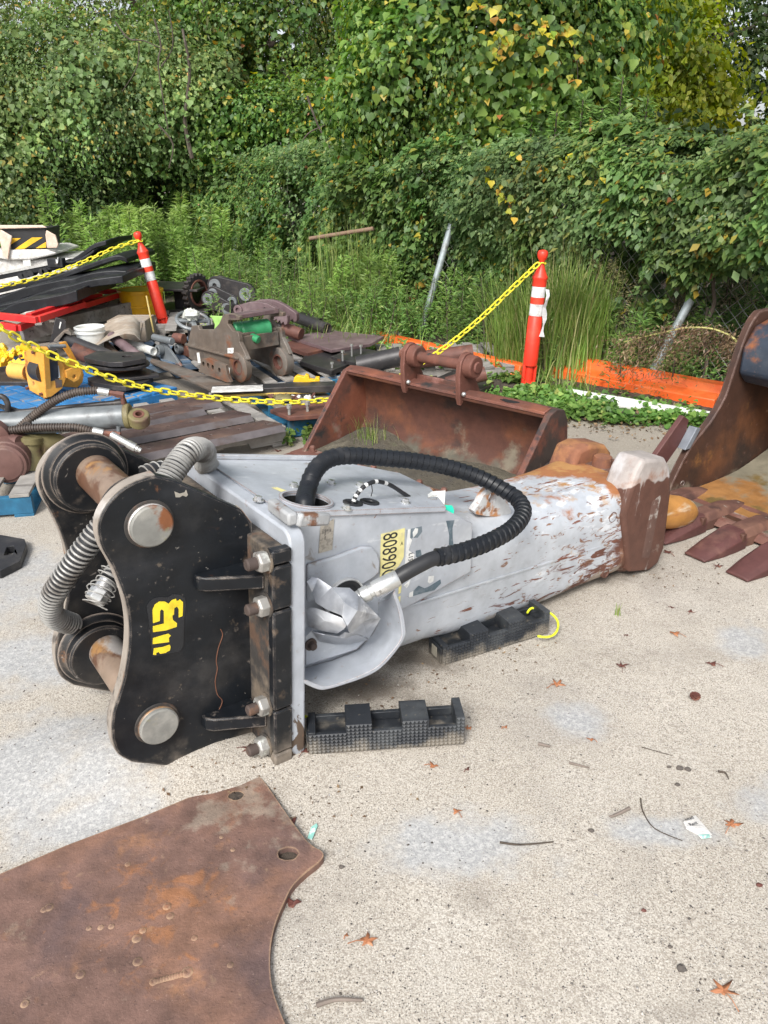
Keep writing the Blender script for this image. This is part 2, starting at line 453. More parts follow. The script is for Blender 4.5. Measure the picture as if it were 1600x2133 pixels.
    L.new(col, b.inputs['Base Color']); b.inputs['Roughness'].default_value = .93; b.inputs['Specular IOR Level'].default_value = .25
    h = mt('ADD', mt('MULTIPLY', noise(180, 4), .5), mt('ADD', noise(30, 5, off=3), mt('MULTIPLY', noise(420, 2, off=1), .3)))
    bn = N.new('ShaderNodeBump'); bn.inputs['Strength'].default_value = .55; bn.inputs['Distance'].default_value = .006; L.new(h, bn.inputs['Height']); L.new(bn.outputs[0], b.inputs['Normal'])
    # one sheet, finer near the viewer
    xs = np.concatenate([np.linspace(-120, -6, 14), np.linspace(-5.5, 5.5, 150), np.linspace(6, 120, 14)])
    ys = np.concatenate([np.linspace(-30, -1, 6), np.linspace(-.5, 8, 130), np.linspace(8.5, 160, 24)])
    vs = [(x, y, ground_z(x, y) if abs(x) < 5.6 and -.6 < y < 8.2 else 0) for y in ys for x in xs]
    nx = len(xs); fs = [(j * nx + i, j * nx + i + 1, (j + 1) * nx + i + 1, (j + 1) * nx + i) for j in range(len(ys) - 1) for i in range(nx - 1)]
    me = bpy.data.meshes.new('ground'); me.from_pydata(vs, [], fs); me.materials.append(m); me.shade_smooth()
    o = bpy.data.objects.new('ground', me); C.objects.link(o); props(o, label='pale sandy concrete yard floor with grit and bare grey patches', kind='structure')
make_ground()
# ------------------------------------------------------------------ the breaker (hydraulic hammer) lying on its side
M_['black_paint'] = mat('black_paint', (.007, .009, .012), .42, layers=[
    LY((.018, .020, .024), 3, .45, .7, st=(1, 1, 2.2)), LY((.10, .08, .06), 2.2, .64, .82, d=8, k=.5),
    LY((.14, .10, .07), 9, .66, .74, d=9, k=.6, r=.8), LY((.15, .065, .03), 5, .67, .72, d=10, dist=1.5, r=.8, k=.7),
    LY((.30, .25, .20), 4, .62, .95, d=8, g=(0, 0, -2.2, .30), r=.95, k=.85), LY((.055, .052, .050), 3.3, .50, .72, d=9, k=.6), LY((.15, .12, .09), 26, .64, .72, d=8, k=.5), LY((.32, .30, .27), 60, .71, .75, d=3, k=.5)],
    bump=[(40, .12, .003), (6, .1, .006)], edge=((.34, .29, .25), .008), rvar=.2, spec=.35)
M_['dusty_black'] = mat('dusty_black_paint', (.010, .011, .013), .5, layers=[LY((.055, .050, .045), 4, .46, .66, d=9, k=.8), LY((.19, .15, .12), 7, .56, .72, d=10, k=.6), LY((.20, .10, .05), 8, .63, .70, d=9), LY((.34, .31, .28), 30, .66, .72, d=5, dist=1, k=.5)], bump=[(40, .15, .003)], edge=((.24, .20, .17), .01), spec=.35)
M_['edge_metal'] = mat('worn_edge_metal', (.33, .29, .25), .55, .2, layers=[LY((.07, .06, .055), 9, .52, .66), LY((.25, .11, .05), 12, .56, .68), LY((.55, .52, .49), 7, .58, .75)], bump=[(60, .2, .002)])
M_['dirty_black'] = mat('dirt_crusted_paint', (.040, .036, .033), .8, layers=[LY((.018, .018, .02), 5, .5, .62), LY((.17, .135, .10), 5, .52, .66, d=9), LY((.10, .06, .04), 9, .58, .7)], bump=[(50, .4, .004)])
M_['pin'] = mat('worn_pin_steel', (.30, .22, .165), .45, .3, layers=[LY((.15, .075, .045), 6, .48, .58, st=(1, .6, 1), d=9), LY((.40, .22, .09), 7, .54, .64, d=9), LY((.70, .66, .63), 4.5, .54, .62, st=(1, .5, 1), d=7, r=.3, m=.6)], bump=[(40, .15, .002)])
M_['pin_face'] = mat('pin_end_steel', (.21, .21, .195), .66, .05, layers=[LY((.29, .285, .26), 12, .45, .65), LY((.26, .23, .17), 10, .58, .7), LY((.20, .075, .03), 12, .55, .68, d=8, ball=(-.232, .12, .825, .055), bk=.35, r=.9, m=0), LY((.25, .24, .12), 20, .6, .68, k=.5)], bump=[(50, .3, .002)])
HGREY = (.385, .412, .455)
M_['hgrey'] = mat('grey_blue_paint', HGREY, .42, layers=[
    LY((.44, .465, .50), 2, .42, .62), LY((.24, .25, .265), 5, .56, .74, d=8, k=.6),
    LY((.23, .20, .17), 11, .63, .70, d=9, dist=1.2, r=.8, k=.8), LY((.20, .09, .05), 16, .68, .71, d=8, dist=2.2, r=.85),
    LY((.55, .57, .59), 22, .63, .7, st=(.3, 1, 1), k=.7)],
    bump=[(60, .06, .002), (3, .1, .01)], edge=((.24, .12, .07), .006), rvar=.08)
M_['hbody'] = mat('grey_blue_paint_worn', HGREY, .45, layers=[
    LY((.45, .475, .51), 2, .42, .62), LY((.25, .25, .25), 4, .52, .72, d=9, k=.65),
    LY((.60, .62, .65), 14, .56, .64, d=9, st=(.5, 1, 1.6), g=(.10, 0, .14, -.20)),
    LY((.22, .12, .075), 24, .60, .68, d=9, dist=1.2, st=(.5, 1, 1.3), g=(.085, 0, 0, -.085), r=.8),
    LY((.12, .046, .030), 17, .585, .66, d=9, dist=.8, st=(.5, 1, 2.0), g=(.17, 0, -.34, -.12), r=.8),
    LY((.11, .045, .030), 9, .60, .64, d=9, st=(.8, 1, 1.6), g=(.335, 0, -2.2, -.10), r=.8),
    LY((.17, .065, .042), 34, .615, .645, d=6, st=(.16, 1, 1.1), g=(.05, 0, -.04, -.04), r=.8),
    LY((.42, .30, .20), 12, .60, .68, d=8, g=(.10, .1, .2, -.24), k=.7),
    LY((.115, .046, .030), 9, .56, .68, d=12, dist=.6, st=(.7, 1, 1.5), g=(.95, 0, -.25, -1.42), r=.8),
    LY((.30, .12, .045), 4, .55, .66, d=10, g=(.30, .55, .75, -.90), r=.85),
    LY((.38, .20, .07), 9, .58, .70, d=9, g=(.25, .45, .6, -.80), r=.85),
    LY((.33, .29, .24), 6, .58, .68, d=8, g=(.115, 0, -2.2, .26), r=.95, k=.85),
    LY((.12, .052, .032), 6, .60, .66, d=9, g=(3.5, 0, -.6, -5.83), r=.75),
    LY((.30, .16, .10), 14, .6, .7, g=(1.2, 0, 0, -2.0), k=.6)],
    bump=[(35, .10, .003), (3, .15, .012)], rvar=.08)
M_['ear'] = mat('bare_worn_steel', (.40, .36, .34), .62, .1, layers=[LY((.30, .17, .12), 5, .50, .66, d=8), LY((.55, .53, .53), 6, .52, .66, st=(1, 1, .4)), LY((.105, .048, .034), 5, .50, .54, g=(0, 0, -3.0, 1.55), d=3), LY((.28, .23, .20), 9, .60, .7, k=.6), LY((.36, .32, .30), 16, .60, .67, st=(1, 1, .25), d=8, k=.8)], bump=[(12, .3, .008), (60, .2, .002)])
M_['ear_rust'] = mat('orange_rusted_steel', (.24, .10, .055), .85, layers=[LY((.36, .17, .065), 5, .48, .66), LY((.16, .07, .045), 8, .52, .66), LY((.60, .52, .50), 11, .64, .72, d=8)], bump=[(50, .3, .004)])
M_['tool'] = mat('tool_steel_orange', (.46, .22, .06), .55, .1, layers=[LY((.30, .13, .05), 6, .5, .65, st=(.3, 1, 1)), LY((.62, .50, .36), 8, .56, .66, st=(.3, 1, 1)), LY((.60, .50, .38), 10, .55, .7, g=(2.2, 0, 0, -5.25))], bump=[(40, .15, .003)])
M_['rubber'] = mat('black_rubber', (.018, .019, .022), .5, layers=[LY((.075, .07, .065), 8, .52, .75, k=.7), LY((.13, .115, .10), 3, .6, .8, k=.6)], bump=[(60, .15, .002)])
M_['wrap'] = mat('black_spiral_wrap', (.010, .012, .016), .45, layers=[LY((.040, .040, .042), 10, .52, .74, k=.7), LY((.13, .11, .09), 5, .62, .80, k=.5)], bump=[(60, .1, .002)], spec=.35)
M_['olive'] = mat('olive_stripe', (.42, .40, .18), .6)
M_['zinc'] = mat('zinc_plated_steel', (.62, .63, .62), .34, .8, layers=[LY((.80, .80, .80), 12, .5, .62, r=.25), LY((.30, .29, .27), 22, .6, .68, r=.6)], bump=[(30, .15, .004)])
M_['nut'] = mat('dull_nut_steel', (.34, .33, .31), .5, .4, layers=[LY((.14, .10, .08), 16, .54, .66), LY((.62, .64, .60), 14, .56, .66)], bump=[(80, .3, .002)])
M_['bolt_rust'] = mat('rusty_bolt', (.075, .055, .048), .8, .1, layers=[LY((.13, .075, .05), 20, .5, .65)], bump=[(90, .3, .002)])
M_['dark'] = mat('dark_inside', (.010, .010, .011), .9)
M_['spring'] = mat('grey_spring_wire', (.34, .335, .32), .5, .2, layers=[LY((.16, .145, .13), 10, .48, .65)], bump=[])
M_['yellow_sticker'] = mat('yellow_sticker', (.72, .66, .30), .6, layers=[LY((.50, .45, .30), 14, .56, .68, d=8), LY(HGREY, 22, .66, .685, d=8, dist=2)])
M_['logo_yellow'] = mat('logo_yellow_vinyl', (.85, .66, .03), .45, layers=[LY((.62, .45, .03), 20, .62, .7, k=.5)])
M_['logo_black'] = mat('logo_black_vinyl', (.016, .018, .022), .25)
M_['print_black'] = mat('black_print', (.02, .02, .022), .6)
M_['sticker_white'] = mat('white_sticker', (.70, .71, .70), .55, layers=[LY((.45, .46, .46), 12, .56, .68)])
M_['sticker_slate'] = mat('slate_decal', (.085, .125, .155), .5, layers=[LY((.16, .20, .23), 18, .5, .64)])
M_['plate_tag'] = mat('faded_data_plate', (.42, .39, .34), .45, .4, layers=[LY((.30, .28, .25), 60, .5, .6)])

HF = Frame((-.321, 1.778, 0), 36, 3.0)      # the nose lies 3 degrees lower
TP = math.tan(R(3))
ham = thing('hydraulic_breaker', 'grey hydraulic breaker with black mounting bracket lying on the sandy yard', 'breaker', M=HF.M)
f1 = lambda pts: Z(0, 860, 2.2857, pts)
YN, YF = .13, .62      # near and far bracket plates
outl = f1([(740, 300), (650, 328), (570, 375), (510, 440), (475, 510), (470, 580), (490, 650), (530, 720), (570, 810), (600, 900), (616, 1000), (616, 1100),
           (604, 1200), (586, 1290), (560, 1370), (541, 1430), (534, 1500), (542, 1570), (566, 1625), (630, 1662), (760, 1678), (900, 1690), (1000, 1694), (1190, 1720)])
op = HF.pxz(outl, YN)
xr = .004
low = op[-1]
op = op[:-1] + [(xr, .012)]
topl = HF.pxz(f1([(1150, 462), (1000, 395), (830, 322)]), YN)
op += [(xr, topl[0][1] - .045)] + topl
# smooth the curved left run
curve = smooth_pts([V((a, b, 0)) for a, b in op[:20]], 3)
outline = [(p.x, p.y) for p in curve] + op[20:]
pin1 = HF.Y(314, 1094, YN - .01); pin2 = HF.Y(330, 1510, YN - .01)
def hb(y0, y1, pts, holes=()):
    return MB().prism(pts, y0, y1, 'xz', holes)
part('side_plate', hb(YN, YN + .042, outline), M_['black_paint'], ham, bevel=.004)
far = [(a - .02, b - .028) for a, b in outline]
part('side_plate', hb(YF, YF + .042, far), M_['dusty_black'], ham, bevel=.004)
# bright flame-cut edges of both plates
for ys, ol in ((YN + .004, outline), (YF + .004, far)):
    n = 64
    ed = MB(); q = ol[:n]
    rows = []
    cx = sum(p[0] for p in q) / len(q)
    for i, p in enumerate(q):
        a = V((q[max(i - 1, 0)][0], q[max(i - 1, 0)][1], 0)); b2 = V((q[min(i + 1, len(q) - 1)][0], q[min(i + 1, len(q) - 1)][1], 0))
        t = (b2 - a).normalized(); nn = V((t.y, -t.x, 0)) if True else None
        if i == 10 and False: pass
        rows.append((p, nn))
    # outward side of the outline (it runs anticlockwise down the left side)
    sgn = 1 if (rows[10][1].x < 0) else -1
    R1 = []
    for p, nn in rows:
        o_ = nn * (.0022 * sgn); i_ = nn * (-.004 * sgn)
        R1.append([V((p[0] + i_.x, ys, p[1] + i_.y)), V((p[0] + o_.x, ys, p[1] + o_.y)), V((p[0] + o_.x, ys + .034, p[1] + o_.y)), V((p[0] + i_.x, ys + .034, p[1] + i_.y))])
    ed.loft(R1, caps=True)
    part('plate_edge', ed, M_['edge_metal'], ham)
pr = .056
for pc in (pin1, pin2):
    b = MB().cyl((pc.x, YN - .016, pc.z), (pc.x, YF + .055, pc.z), pr, 40, bev=.006)
    pin = part('pin', b, M_['pin'], ham, sharp=40)
    part('pin_end', MB().lathe((pc.x, YN - .0125, pc.z), (0, -1, 0), [(0, pr - .001), (.008, pr - .001), (.0115, pr - .005), (.012, pr - .012), (.0122, .001)], 40), M_['pin_face'], pin)
    part('weld_collar', MB().lathe((pc.x, YN - .001, pc.z), (0, -1, 0), [(0, pr + .008), (.003, pr + .006), (.004, pr + .001)], 40), M_['dirty_black'], ham)
    for (yy, d, rr) in ((YF, -1, .106), (YN + .042, 1, .10)):
        fx, fz = (pc.x - .012, pc.z - .015) if d < 0 else (pc.x, pc.z)
        part('pin_boss', MB().lathe((fx, yy, fz), (0, d, 0), [(0, rr + .020), (.010, rr + .010), (.022, rr + .002), (.022, rr), (.052, rr - .001), (.058, rr - .008), (.058, pr + .004)], 44), M_['dusty_black'], ham, sharp=30)
# mounting flange of the bracket: a back plate and five edge blocks
x0, x1 = -.012, .042
ft = .712
part('flange_plate', MB().box(((x0 + x1) / 2, .39, ft / 2 + .002), (x1 - x0 - .004, .77, ft), ), M_['dirty_black'], ham, bevel=.006)
zs = [HF.X(588, y, x0).z for y in (1118, 1169, 1262, 1468, 1556, 1602)]
zs = [HF.Y(588, y, .0).z for y in (1128, 1169, 1262, 1468, 1556, 1604)]
zs[0] = .722; zs[-1] = 0.0
first = None
for i in range(5):
    a, b2 = zs[i + 1] + .003, zs[i] - .003
    mbk = MB().box(((x0 + x1) / 2 + .001, -.004, (a + b2) / 2), (x1 - x0 + .004, .034, b2 - a))
    part('edge_block', mbk, M_['black_paint'], ham, bevel=.005)
    mbk = MB().box(((x0 + x1) / 2 + .001, .784, (a + b2) / 2), (x1 - x0 + .004, .034, b2 - a))
    part('edge_block', mbk, M_['black_paint'], ham, bevel=.005)
# ribs (gussets) between side plate and flange
for (ya, z0) in ((1228, None), (1528, None)):
    p = HF.Y(446, ya, .06); zc = p.z
    for side in (0, 1):
        tri = [(x0 + .001, .030), (x0 + .001, .15), (-.168, .15), (-.168, .112), (-.150, .094)]
        if side: tri = [(a, .78 - b2) for a, b2 in tri]
        part('gusset', MB().prism(tri, zc - .022, zc + .02, 'xy'), M_['black_paint'], ham, bevel=.004)
# bolts with nuts
for (bx, by) in ((541, 1169), (541, 1262), (541, 1469), (541, 1553)):
    q = HF.X(bx + 8, by, x0 - .01)
    for side in (0, 1):
        y = q.y if not side else .78 - q.y
        bo = part('bolt', MB().cyl((x0 - .062, y, q.z), (x0, y, q.z), .0165, 18, bev=.004), M_['bolt_rust'], ham)
        part('nut', MB().lathe((x0 - .001, y, q.z), (-1, 0, 0), [(0, .027), (.001, .030), (.026, .030), (.031, .025), (.031, .015)], 6), M_['nut'], bo, sharp=20, bevel=.002)
        part('washer', MB().cyl((x0 - .004, y, q.z), (x0, y, q.z), .036, 24), M_['dirty_black'], bo)
# logo decal on the near plate: a black die-cut backing with yellow shapes
f4 = lambda pts: HF.pxz(Z(200, 1000, 5.333, pts), YN)
back = f4([(560, 1400), (590, 1350), (640, 1310), (720, 1295), (790, 1300), (860, 1265), (930, 1270), (985, 1310), (1000, 1380), (975, 1560), (970, 1840), (930, 1900), (620, 1965), (600, 1700)])
part('decal_backing', MB().prism(back, YN - .0016, YN + .001), M_['logo_black'], ham)
yl = [
    [(630, 1585), (625, 1440), (650, 1380), (700, 1345), (760, 1345), (805, 1370), (840, 1330), (885, 1315), (890, 1340), (915, 1335), (925, 1320), (962, 1350), (962, 1400), (958, 1505), (915, 1522), (915, 1430), (895, 1400), (865, 1420), (862, 1490), (845, 1500), (850, 1550), (895, 1585), (893, 1625), (850, 1640), (775, 1665), (630, 1685), (628, 1620), (752, 1590), (750, 1450), (725, 1430), (708, 1450), (705, 1560)],
    [(630, 1752), (700, 1730), (800, 1702), (828, 1722), (805, 1750), (808, 1795), (700, 1808), (628, 1818)],
    [(640, 1865), (740, 1850), (815, 1825), (825, 1850), (815, 1890), (790, 1900), (770, 1915), (710, 1925), (690, 1905), (665, 1915), (665, 1938), (632, 1935)]]
for pl in yl:
    part('decal_print', MB().prism(f4(pl), YN - .0028, YN - .0018), M_['logo_yellow'], ham)
# peeled paint flecks and a rust vein: thin raised scabs
for pl in ([(870, 125), (930, 150), (985, 135), (1000, 105), (1020, 165), (1000, 185), (960, 170), (930, 190), (885, 190)],):
    part('paint_scab', MB().prism(f4(pl), YN - .0012, YN + .001), mat('peeled_primer', (.30, .28, .24), .8), ham)
vein = [HF.Y(px, py, YN - .0006) for px, py in Z(0, 860, 2.2857, [(1050, 1030), (1060, 1060), (1040, 1120), (1030, 1180), (1035, 1220), (1025, 1280), (1035, 1340), (1058, 1370), (1045, 1410), (1010, 1460), (985, 1510)])]
part('rust_vein', MB().tube(smooth_pts(vein, 4), .0014, 5), mat('rust_vein', (.14, .06, .035), .9), ham)

# --- white flange and housing of the breaker
xa, xb = .044, .094
def rrect(y0, y1, z0, z1, r, n=6, rb=None):
    pts = []; rb = rb if rb is not None else r
    for (cx, cz, a0, q) in ((y1 - rb, z0 + rb, -90, rb), (y1 - r, z1 - r, 0, r), (y0 + r, z1 - r, 90, r), (y0 + rb, z0 + rb, 180, rb)):
        for k in range(n + 1):
            a = R(a0 + 90 * k / n); pts.append((cx + q * math.cos(a), cz + q * math.sin(a)))
    return pts
fl = MB().prism(rrect(-.012, .79, .0, .757, .045, 5, .01), xa, xb, 'yz')
M_['hflange'] = mat('grey_blue_paint_flange', HGREY, .42, layers=[LY((.40, .43, .47), 3, .45, .65), LY((.27, .24, .21), 12, .66, .72, d=9, dist=1.5),
    LY((.10, .07, .05), 10, .60, .64, d=7, dist=1.0, g=(0, 0, -.75, .17), r=.85), LY((.30, .22, .16), 8, .6, .75, g=(0, 0, -2.5, .18))], bump=[(50, .15, .003)], edge=((.26, .15, .10), .006), rvar=.08)
part('housing_flange', fl, M_['hflange'], ham, bevel=.007)
# main body: rounded box lofted along x, tapering and dropping to the nose
SEC = [  # x, y0, y1, z0, z1, r_top, r_bot
    (.0945, .137, .655, .12, .60, .03, .09), (.40, .137, .655, .105, .57, .03, .08), (.62, .137, .655, .085, .53, .03, .08), (.68, .138, .650, .08, .602, .03, .085),
    (.80, .138, .60, .056, .525, .11, .085), (.92, .138, .575, .042, .490, .12, .085), (1.1, .136, .565, .028, .470, .12, .085), (1.30, .134, .565, .022, .455, .12, .085), (1.50, .132, .57, .025, .448, .11, .085), (1.64, .130, .58, .022, .447, .10, .085), (1.76, .13, .60, .018, .442, .09, .085), (1.83, .13, .60, .018, .43, .09, .085)]
SEC = [(a[0], a[1], a[2], a[3] + a[0] * TP, a[4] + a[0] * TP, a[5], a[6]) for a in SEC]
def sec(x, y0, y1, z0, z1, rt, rb, n=8):
    pts = []
    for (cy, cz, a0, q) in ((y1 - rb, z0 + rb, -90, rb), (y1 - rt, z1 - rt, 0, rt), (y0 + rt, z1 - rt, 90, rt), (y0 + rb, z0 + rb, 180, rb)):
        for k in range(n + 1):
            a = R(a0 + 90 * k / n); pts.append(V((x, cy + q * math.cos(a), cz + q * math.sin(a))))
    return pts
def lerp_sec(x):
    for a, b in zip(SEC, SEC[1:]):
        if a[0] <= x <= b[0]:
            t = (x - a[0]) / (b[0] - a[0]); t2 = t
            return [x] + [a[i] + (b[i] - a[i]) * t2 for i in range(1, 7)]
    return list(SEC[-1])
xs_ = list(np.linspace(.0945, 1.83, 36))
part('housing', MB().loft([sec(*lerp_sec(x)) for x in xs_]), M_['hbody'], ham, sharp=30)
def topz(x): return lerp_sec(x)[4]
# ------------------------------------------------------------------ breaker: cover, guards, hoses, prints, nose
CS = .226 - TP
def coverz(x): return .752 - CS * (x - .142)
def HT(px, py, dz=0):
    o = HF.I @ EYE; d = HF.i3 @ ray(px, py); n = V((CS, 0, 1)); P0 = V((.142, 0, .752 + dz))
    return o + d * ((P0 - o).dot(n) / d.dot(n))
cv = [(.094, .118), (.094, .672), (.60, .672), (.80, .50), (.80, .32), (.70, .118)]
hole = HT(650, 1051); hole.y = max(hole.y, .207); hr = .071
thr = [HT(735, 1049), HT(770, 1047)]
def sheared(mb): mb.v = [V((p.x, p.y, p.z + coverz(p.x))) for p in mb.v]; return mb
mbc = MB().prism([(p[0], p[1]) for p in cv], -.018, 0, 'xy', holes=[circ(hole.x, hole.y, hr, 36), circ(thr[0].x, thr[0].y, .018, 16)])
cover = part('top_cover', sheared(mbc), M_['hgrey'], ham, bevel=.003)
part('cover_rim', sheared(MB().ring((hole.x, hole.y, .0005), (0, 0, 1), hr, hr + .010, .008, 40)), M_['hgrey'], cover, sharp=50)
part('cover_well', sheared(MB().lathe((hole.x, hole.y, -.10), (0, 0, 1), [(0, .0), (.001, hr - .001), (.095, hr - .001)], 32, caps=False)), M_['dark'], cover)
for q in thr:
    part('grommet', sheared(MB().lathe((q.x, q.y, .0008), (0, 0, 1), [(0, .031), (.004, .031), (.006, .027), (.003, .018), (.0, .016)], 28)), M_['rubber'], cover)
part('cover_edge_bar', sheared(MB().box((.345, .660, .008), (.49, .022, .016))), M_['hgrey'], cover, bevel=.003)
for (px, py) in ((538, 1043), (613, 1014), (751, 1013), (722, 1061), (845, 1048), (690, 1008)):
    q = HT(px, py); part('bolt', sheared(MB().cyl((q.x, q.y, 0), (q.x, q.y, .004), .016, 20).lathe((q.x, q.y, .004), (0, 0, 1), [(0, .0115), (.009, .0115), (.011, .009)], 6)), M_['zinc'], cover, sharp=25)
st = [HT(px, py, .0015) for px, py in Z(560, 960, 4, [(20, 222), (62, 216), (180, 258), (132, 270)])]
part('caution_sticker', MB().add(st, [(0, 1, 2, 3)]), M_['yellow_sticker'], cover)
# bent lip bar over the front corner
a, b_, c = HT(566, 1050, .02), HT(611, 1083, .02), HT(682, 1080, .012)
bar = MB().bar(a, b_, .030, .036).bar(b_ - (b_ - c).normalized() * .012, c, .028, .036)
M_['chipped'] = mat('chipped_edge_bar', (.36, .37, .38), .6, .1, layers=[LY((.62, .64, .64), 9, .50, .60), LY((.17, .08, .045), 8, .54, .62, d=8), LY((.35, .16, .07), 15, .6, .66)], bump=[(30, .3, .006)])
part('lip_bar', bar, M_['chipped'], ham, bevel=.007)
# near and far side panels
f5 = lambda pts: Z(560, 960, 4, pts)
f6 = lambda pts: Z(560, 1180, 3.81, pts)
def panel(y0, y1, mir=0):
    pts = [(a, b + a * TP) for a, b in [(.0945, .745), (.70, .608), (.835, .52), (.85, .33), (.60, .29), (.0945, .24)]]
    return MB().prism(pts, y0, y1)
M_['hpanel'] = M_['hgrey']
part('side_panel', panel(.126, .140), M_['hgrey'], ham, bevel=.003)
part('side_panel', panel(.652, .664), M_['hgrey'], ham, bevel=.003)
pad = HF.pxz(f5([(318, 860), (560, 790), (760, 715), (850, 712), (900, 760), (925, 830), (918, 930), (860, 980), (760, 1040), (560, 1100), (318, 1180)]), .118)
pad = [(max(p[0], .095), p[1]) for p in pad]
part('raised_pad', MB().prism(pad, .112, .127), M_['hgrey'], ham, bevel=.012, seg=3)
rc = HF.Y(717, 1247, .11)
part('port_ring', MB().ring((rc.x, .098, rc.z), (0, 1, 0), .064, .071, .02, 36), M_['chipped'], ham, bevel=.003)
part('port_hole', MB().lathe((rc.x, .108, rc.z), (0, 1, 0), [(-.008, .0635), (-.006, .052), (.0, .046), (.003, .030), (.003, .0)], 30, caps=False), M_['rubber'], ham)
# round rubber buffers behind the flange
for (px, py) in ((641, 1147), (641, 1236), (641, 1340), (640, 1435)):
    q = HF.Y(px, py, .10)
    part('buffer_bolt', MB().cyl((.0945, .10, q.z), (.120, .10, q.z), .027, 24, bev=.004), M_['bolt_rust'], ham)
# skirt: a curved lip standing out from the lower side
L_ = [HF.Y(a, b, -.012) for a, b in f6([(288, 900), (420, 950), (500, 945), (620, 905), (760, 850), (880, 780), (990, 660), (1050, 570), (1055, 500), (1030, 350), (985, 215)])]
I_ = [HF.Y(a, b, .128) for a, b in f6([(290, 800), (400, 770), (500, 745), (600, 705), (700, 660), (745, 620), (790, 565), (830, 520), (862, 455), (864, 370), (860, 280)])]
L_[0].x = .095; I_[0].x = .095
L2, I2 = smooth_pts(L_, 4), smooth_pts(I_, 4)
Mm = [a.lerp(b, .5) + V((.012, 0, -.006)) for a, b in zip(L2, I2)]
cen = V((.33, .06, .33))
def off(P, d): return [p + V(((p - cen).x, 0, (p - cen).z)).normalized() * d for p in P]
rings = [[i, m_, l, lo, mo, io] for i, m_, l, lo, mo, io in zip(I2, Mm, L2, off(L2, .016), off(Mm, .016), off(I2, .016))]
part('skirt', MB().loft(rings), M_['hgrey'], ham, bevel=.003, sharp=40)
# flat lower plate inside the skirt
lp = HF.pxz(f6([(292, 560), (350, 500), (760, 540), (780, 575), (700, 660), (560, 705), (292, 790)]), .10)
part('lower_plate', MB().prism([(max(a, .095), b) for a, b in lp], .10, .128), M_['hgrey'], ham, bevel=.003)
q = HF.Y(648, 1343, .095); part('bolt', MB().cyl((q.x, .075, q.z), (q.x, .10, q.z), .012, 18, bev=.003).cyl((q.x, .094, q.z), (q.x, .10, q.z), .02, 18), M_['bolt_rust'], ham)
# crumpled sheet-metal hose guard
def sheetpoly(rows):
    vs = [HF.Y(*Z(560, 1180, 3.81, [(a, b)])[0], y) for a, b, y in rows]
    for v_ in vs: v_.x = max(v_.x, .096)
    return vs
gv = sheetpoly([(300, 118, .075), (338, 83, .08), (390, 90, .07), (500, 165, .03), (640, 172, .005), (715, 235, -.02), (862, 388, -.01), (885, 410, -.022), (850, 470, .01), (790, 575, .05),
                (760, 545, .015), (640, 525, -.035), (620, 470, -.055), (578, 388, -.035), (470, 345, .012), (375, 290, .05), (345, 205, .07), (600, 290, -.035), (700, 350, -.045), (740, 440, -.035)])
gf = [(0, 1, 2, 16), (2, 3, 15, 16), (3, 17, 14, 15), (3, 4, 17), (4, 5, 18, 17), (17, 18, 12, 13), (17, 13, 14), (5, 6, 18), (6, 19, 18), (6, 7, 8, 19), (8, 9, 19), (19, 9, 10), (18, 19, 11, 12), (19, 10, 11)]
def solid(mb, name, m, th=.004):
    o = part(name, mb, m, ham, sharp=12); md = o.modifiers.new('solid', 'SOLIDIFY'); md.thickness = th; md.offset = 0
    b2 = o.modifiers.new('bevel', 'BEVEL'); b2.width = .0015; b2.segments = 2; b2.limit_method = 'ANGLE'
    return o
M_['guard'] = mat('scuffed_guard_sheet', (.40, .42, .46), .34, .45, layers=[LY((.60, .62, .65), 6, .48, .64, d=4), LY((.24, .25, .27), 8, .55, .68, d=7), LY((.72, .73, .74), 14, .62, .7, d=5)], bump=[(9, .25, .006), (40, .1, .002)])
solid(MB().add(gv, gf), 'hose_guard', M_['guard'])
gv = sheetpoly([(302, 348, .085), (318, 326, .08), (370, 328, .065), (480, 368, .02), (590, 412, -.02), (618, 470, -.03), (596, 498, -.015), (545, 530, .015), (430, 510, .05), (335, 484, .075), (303, 458, .088), (450, 430, .028)])
gf = [(0, 1, 11, 10), (1, 2, 11), (2, 3, 11), (3, 4, 11), (4, 5, 11), (5, 6, 11), (6, 7, 11), (7, 8, 11), (8, 9, 11), (9, 10, 11)]
solid(MB().add(gv, gf), 'hose_guard', M_['guard'])
gv = sheetpoly([(345, 516, .092), (440, 538, .07), (545, 556, .035), (605, 520, .005), (700, 535, .01), (792, 580, .045), (650, 614, .082), (520, 614, .095), (400, 592, .096), (600, 565, .01)])
gf = [(0, 1, 8), (1, 9, 7, 8), (1, 2, 9), (2, 3, 9), (3, 4, 9), (4, 5, 6, 9), (9, 6, 7)]
solid(MB().add(gv, gf), 'hose_guard', M_['guard'])
# hose end: steel ferrule, plain hose, wrapped hose
def HP(rows): return [HF.Y(a, b, y) for a, b, y in rows]
fer = HP([(738, 1250, .035), (768, 1234, .02), (829, 1203, -.01)])
d = (fer[2] - fer[0]).normalized(); L0 = (fer[2] - fer[0]).length
part('hose_ferrule', MB().lathe(fer[0], d, [(0, .016), (.0, .022), (.02, .022), (.024, .025), (.05, .025), (.052, .021), (.062, .021), (.064, .0255), (.075, .0265), (L0 - .004, .0265), (L0, .0245), (L0, .02)], 24), M_['zinc'], ham, sharp=30)
path = HP([(822, 1207, -.007), (850, 1190, -.02), (880, 1174, -.03), (905, 1163, -.036), (960, 1150, -.05), (1020, 1128, -.055), (1068, 1100, -.035), (1090, 1068, .02), (1078, 1040, .09), (1045, 1018, .15), (1000, 995, .21), (940, 975, .26), (870, 961, .30), (790, 953, .33), (730, 949, .345), (690, 954, .345), (666, 969, .33), (650, 992, .30), (640, 1022, .265)])
hh_ = HT(635, 1050); path.append(V((hh_.x, hh_.y, hh_.z))); path.append(path[-1] - V((0, 0, .06)))
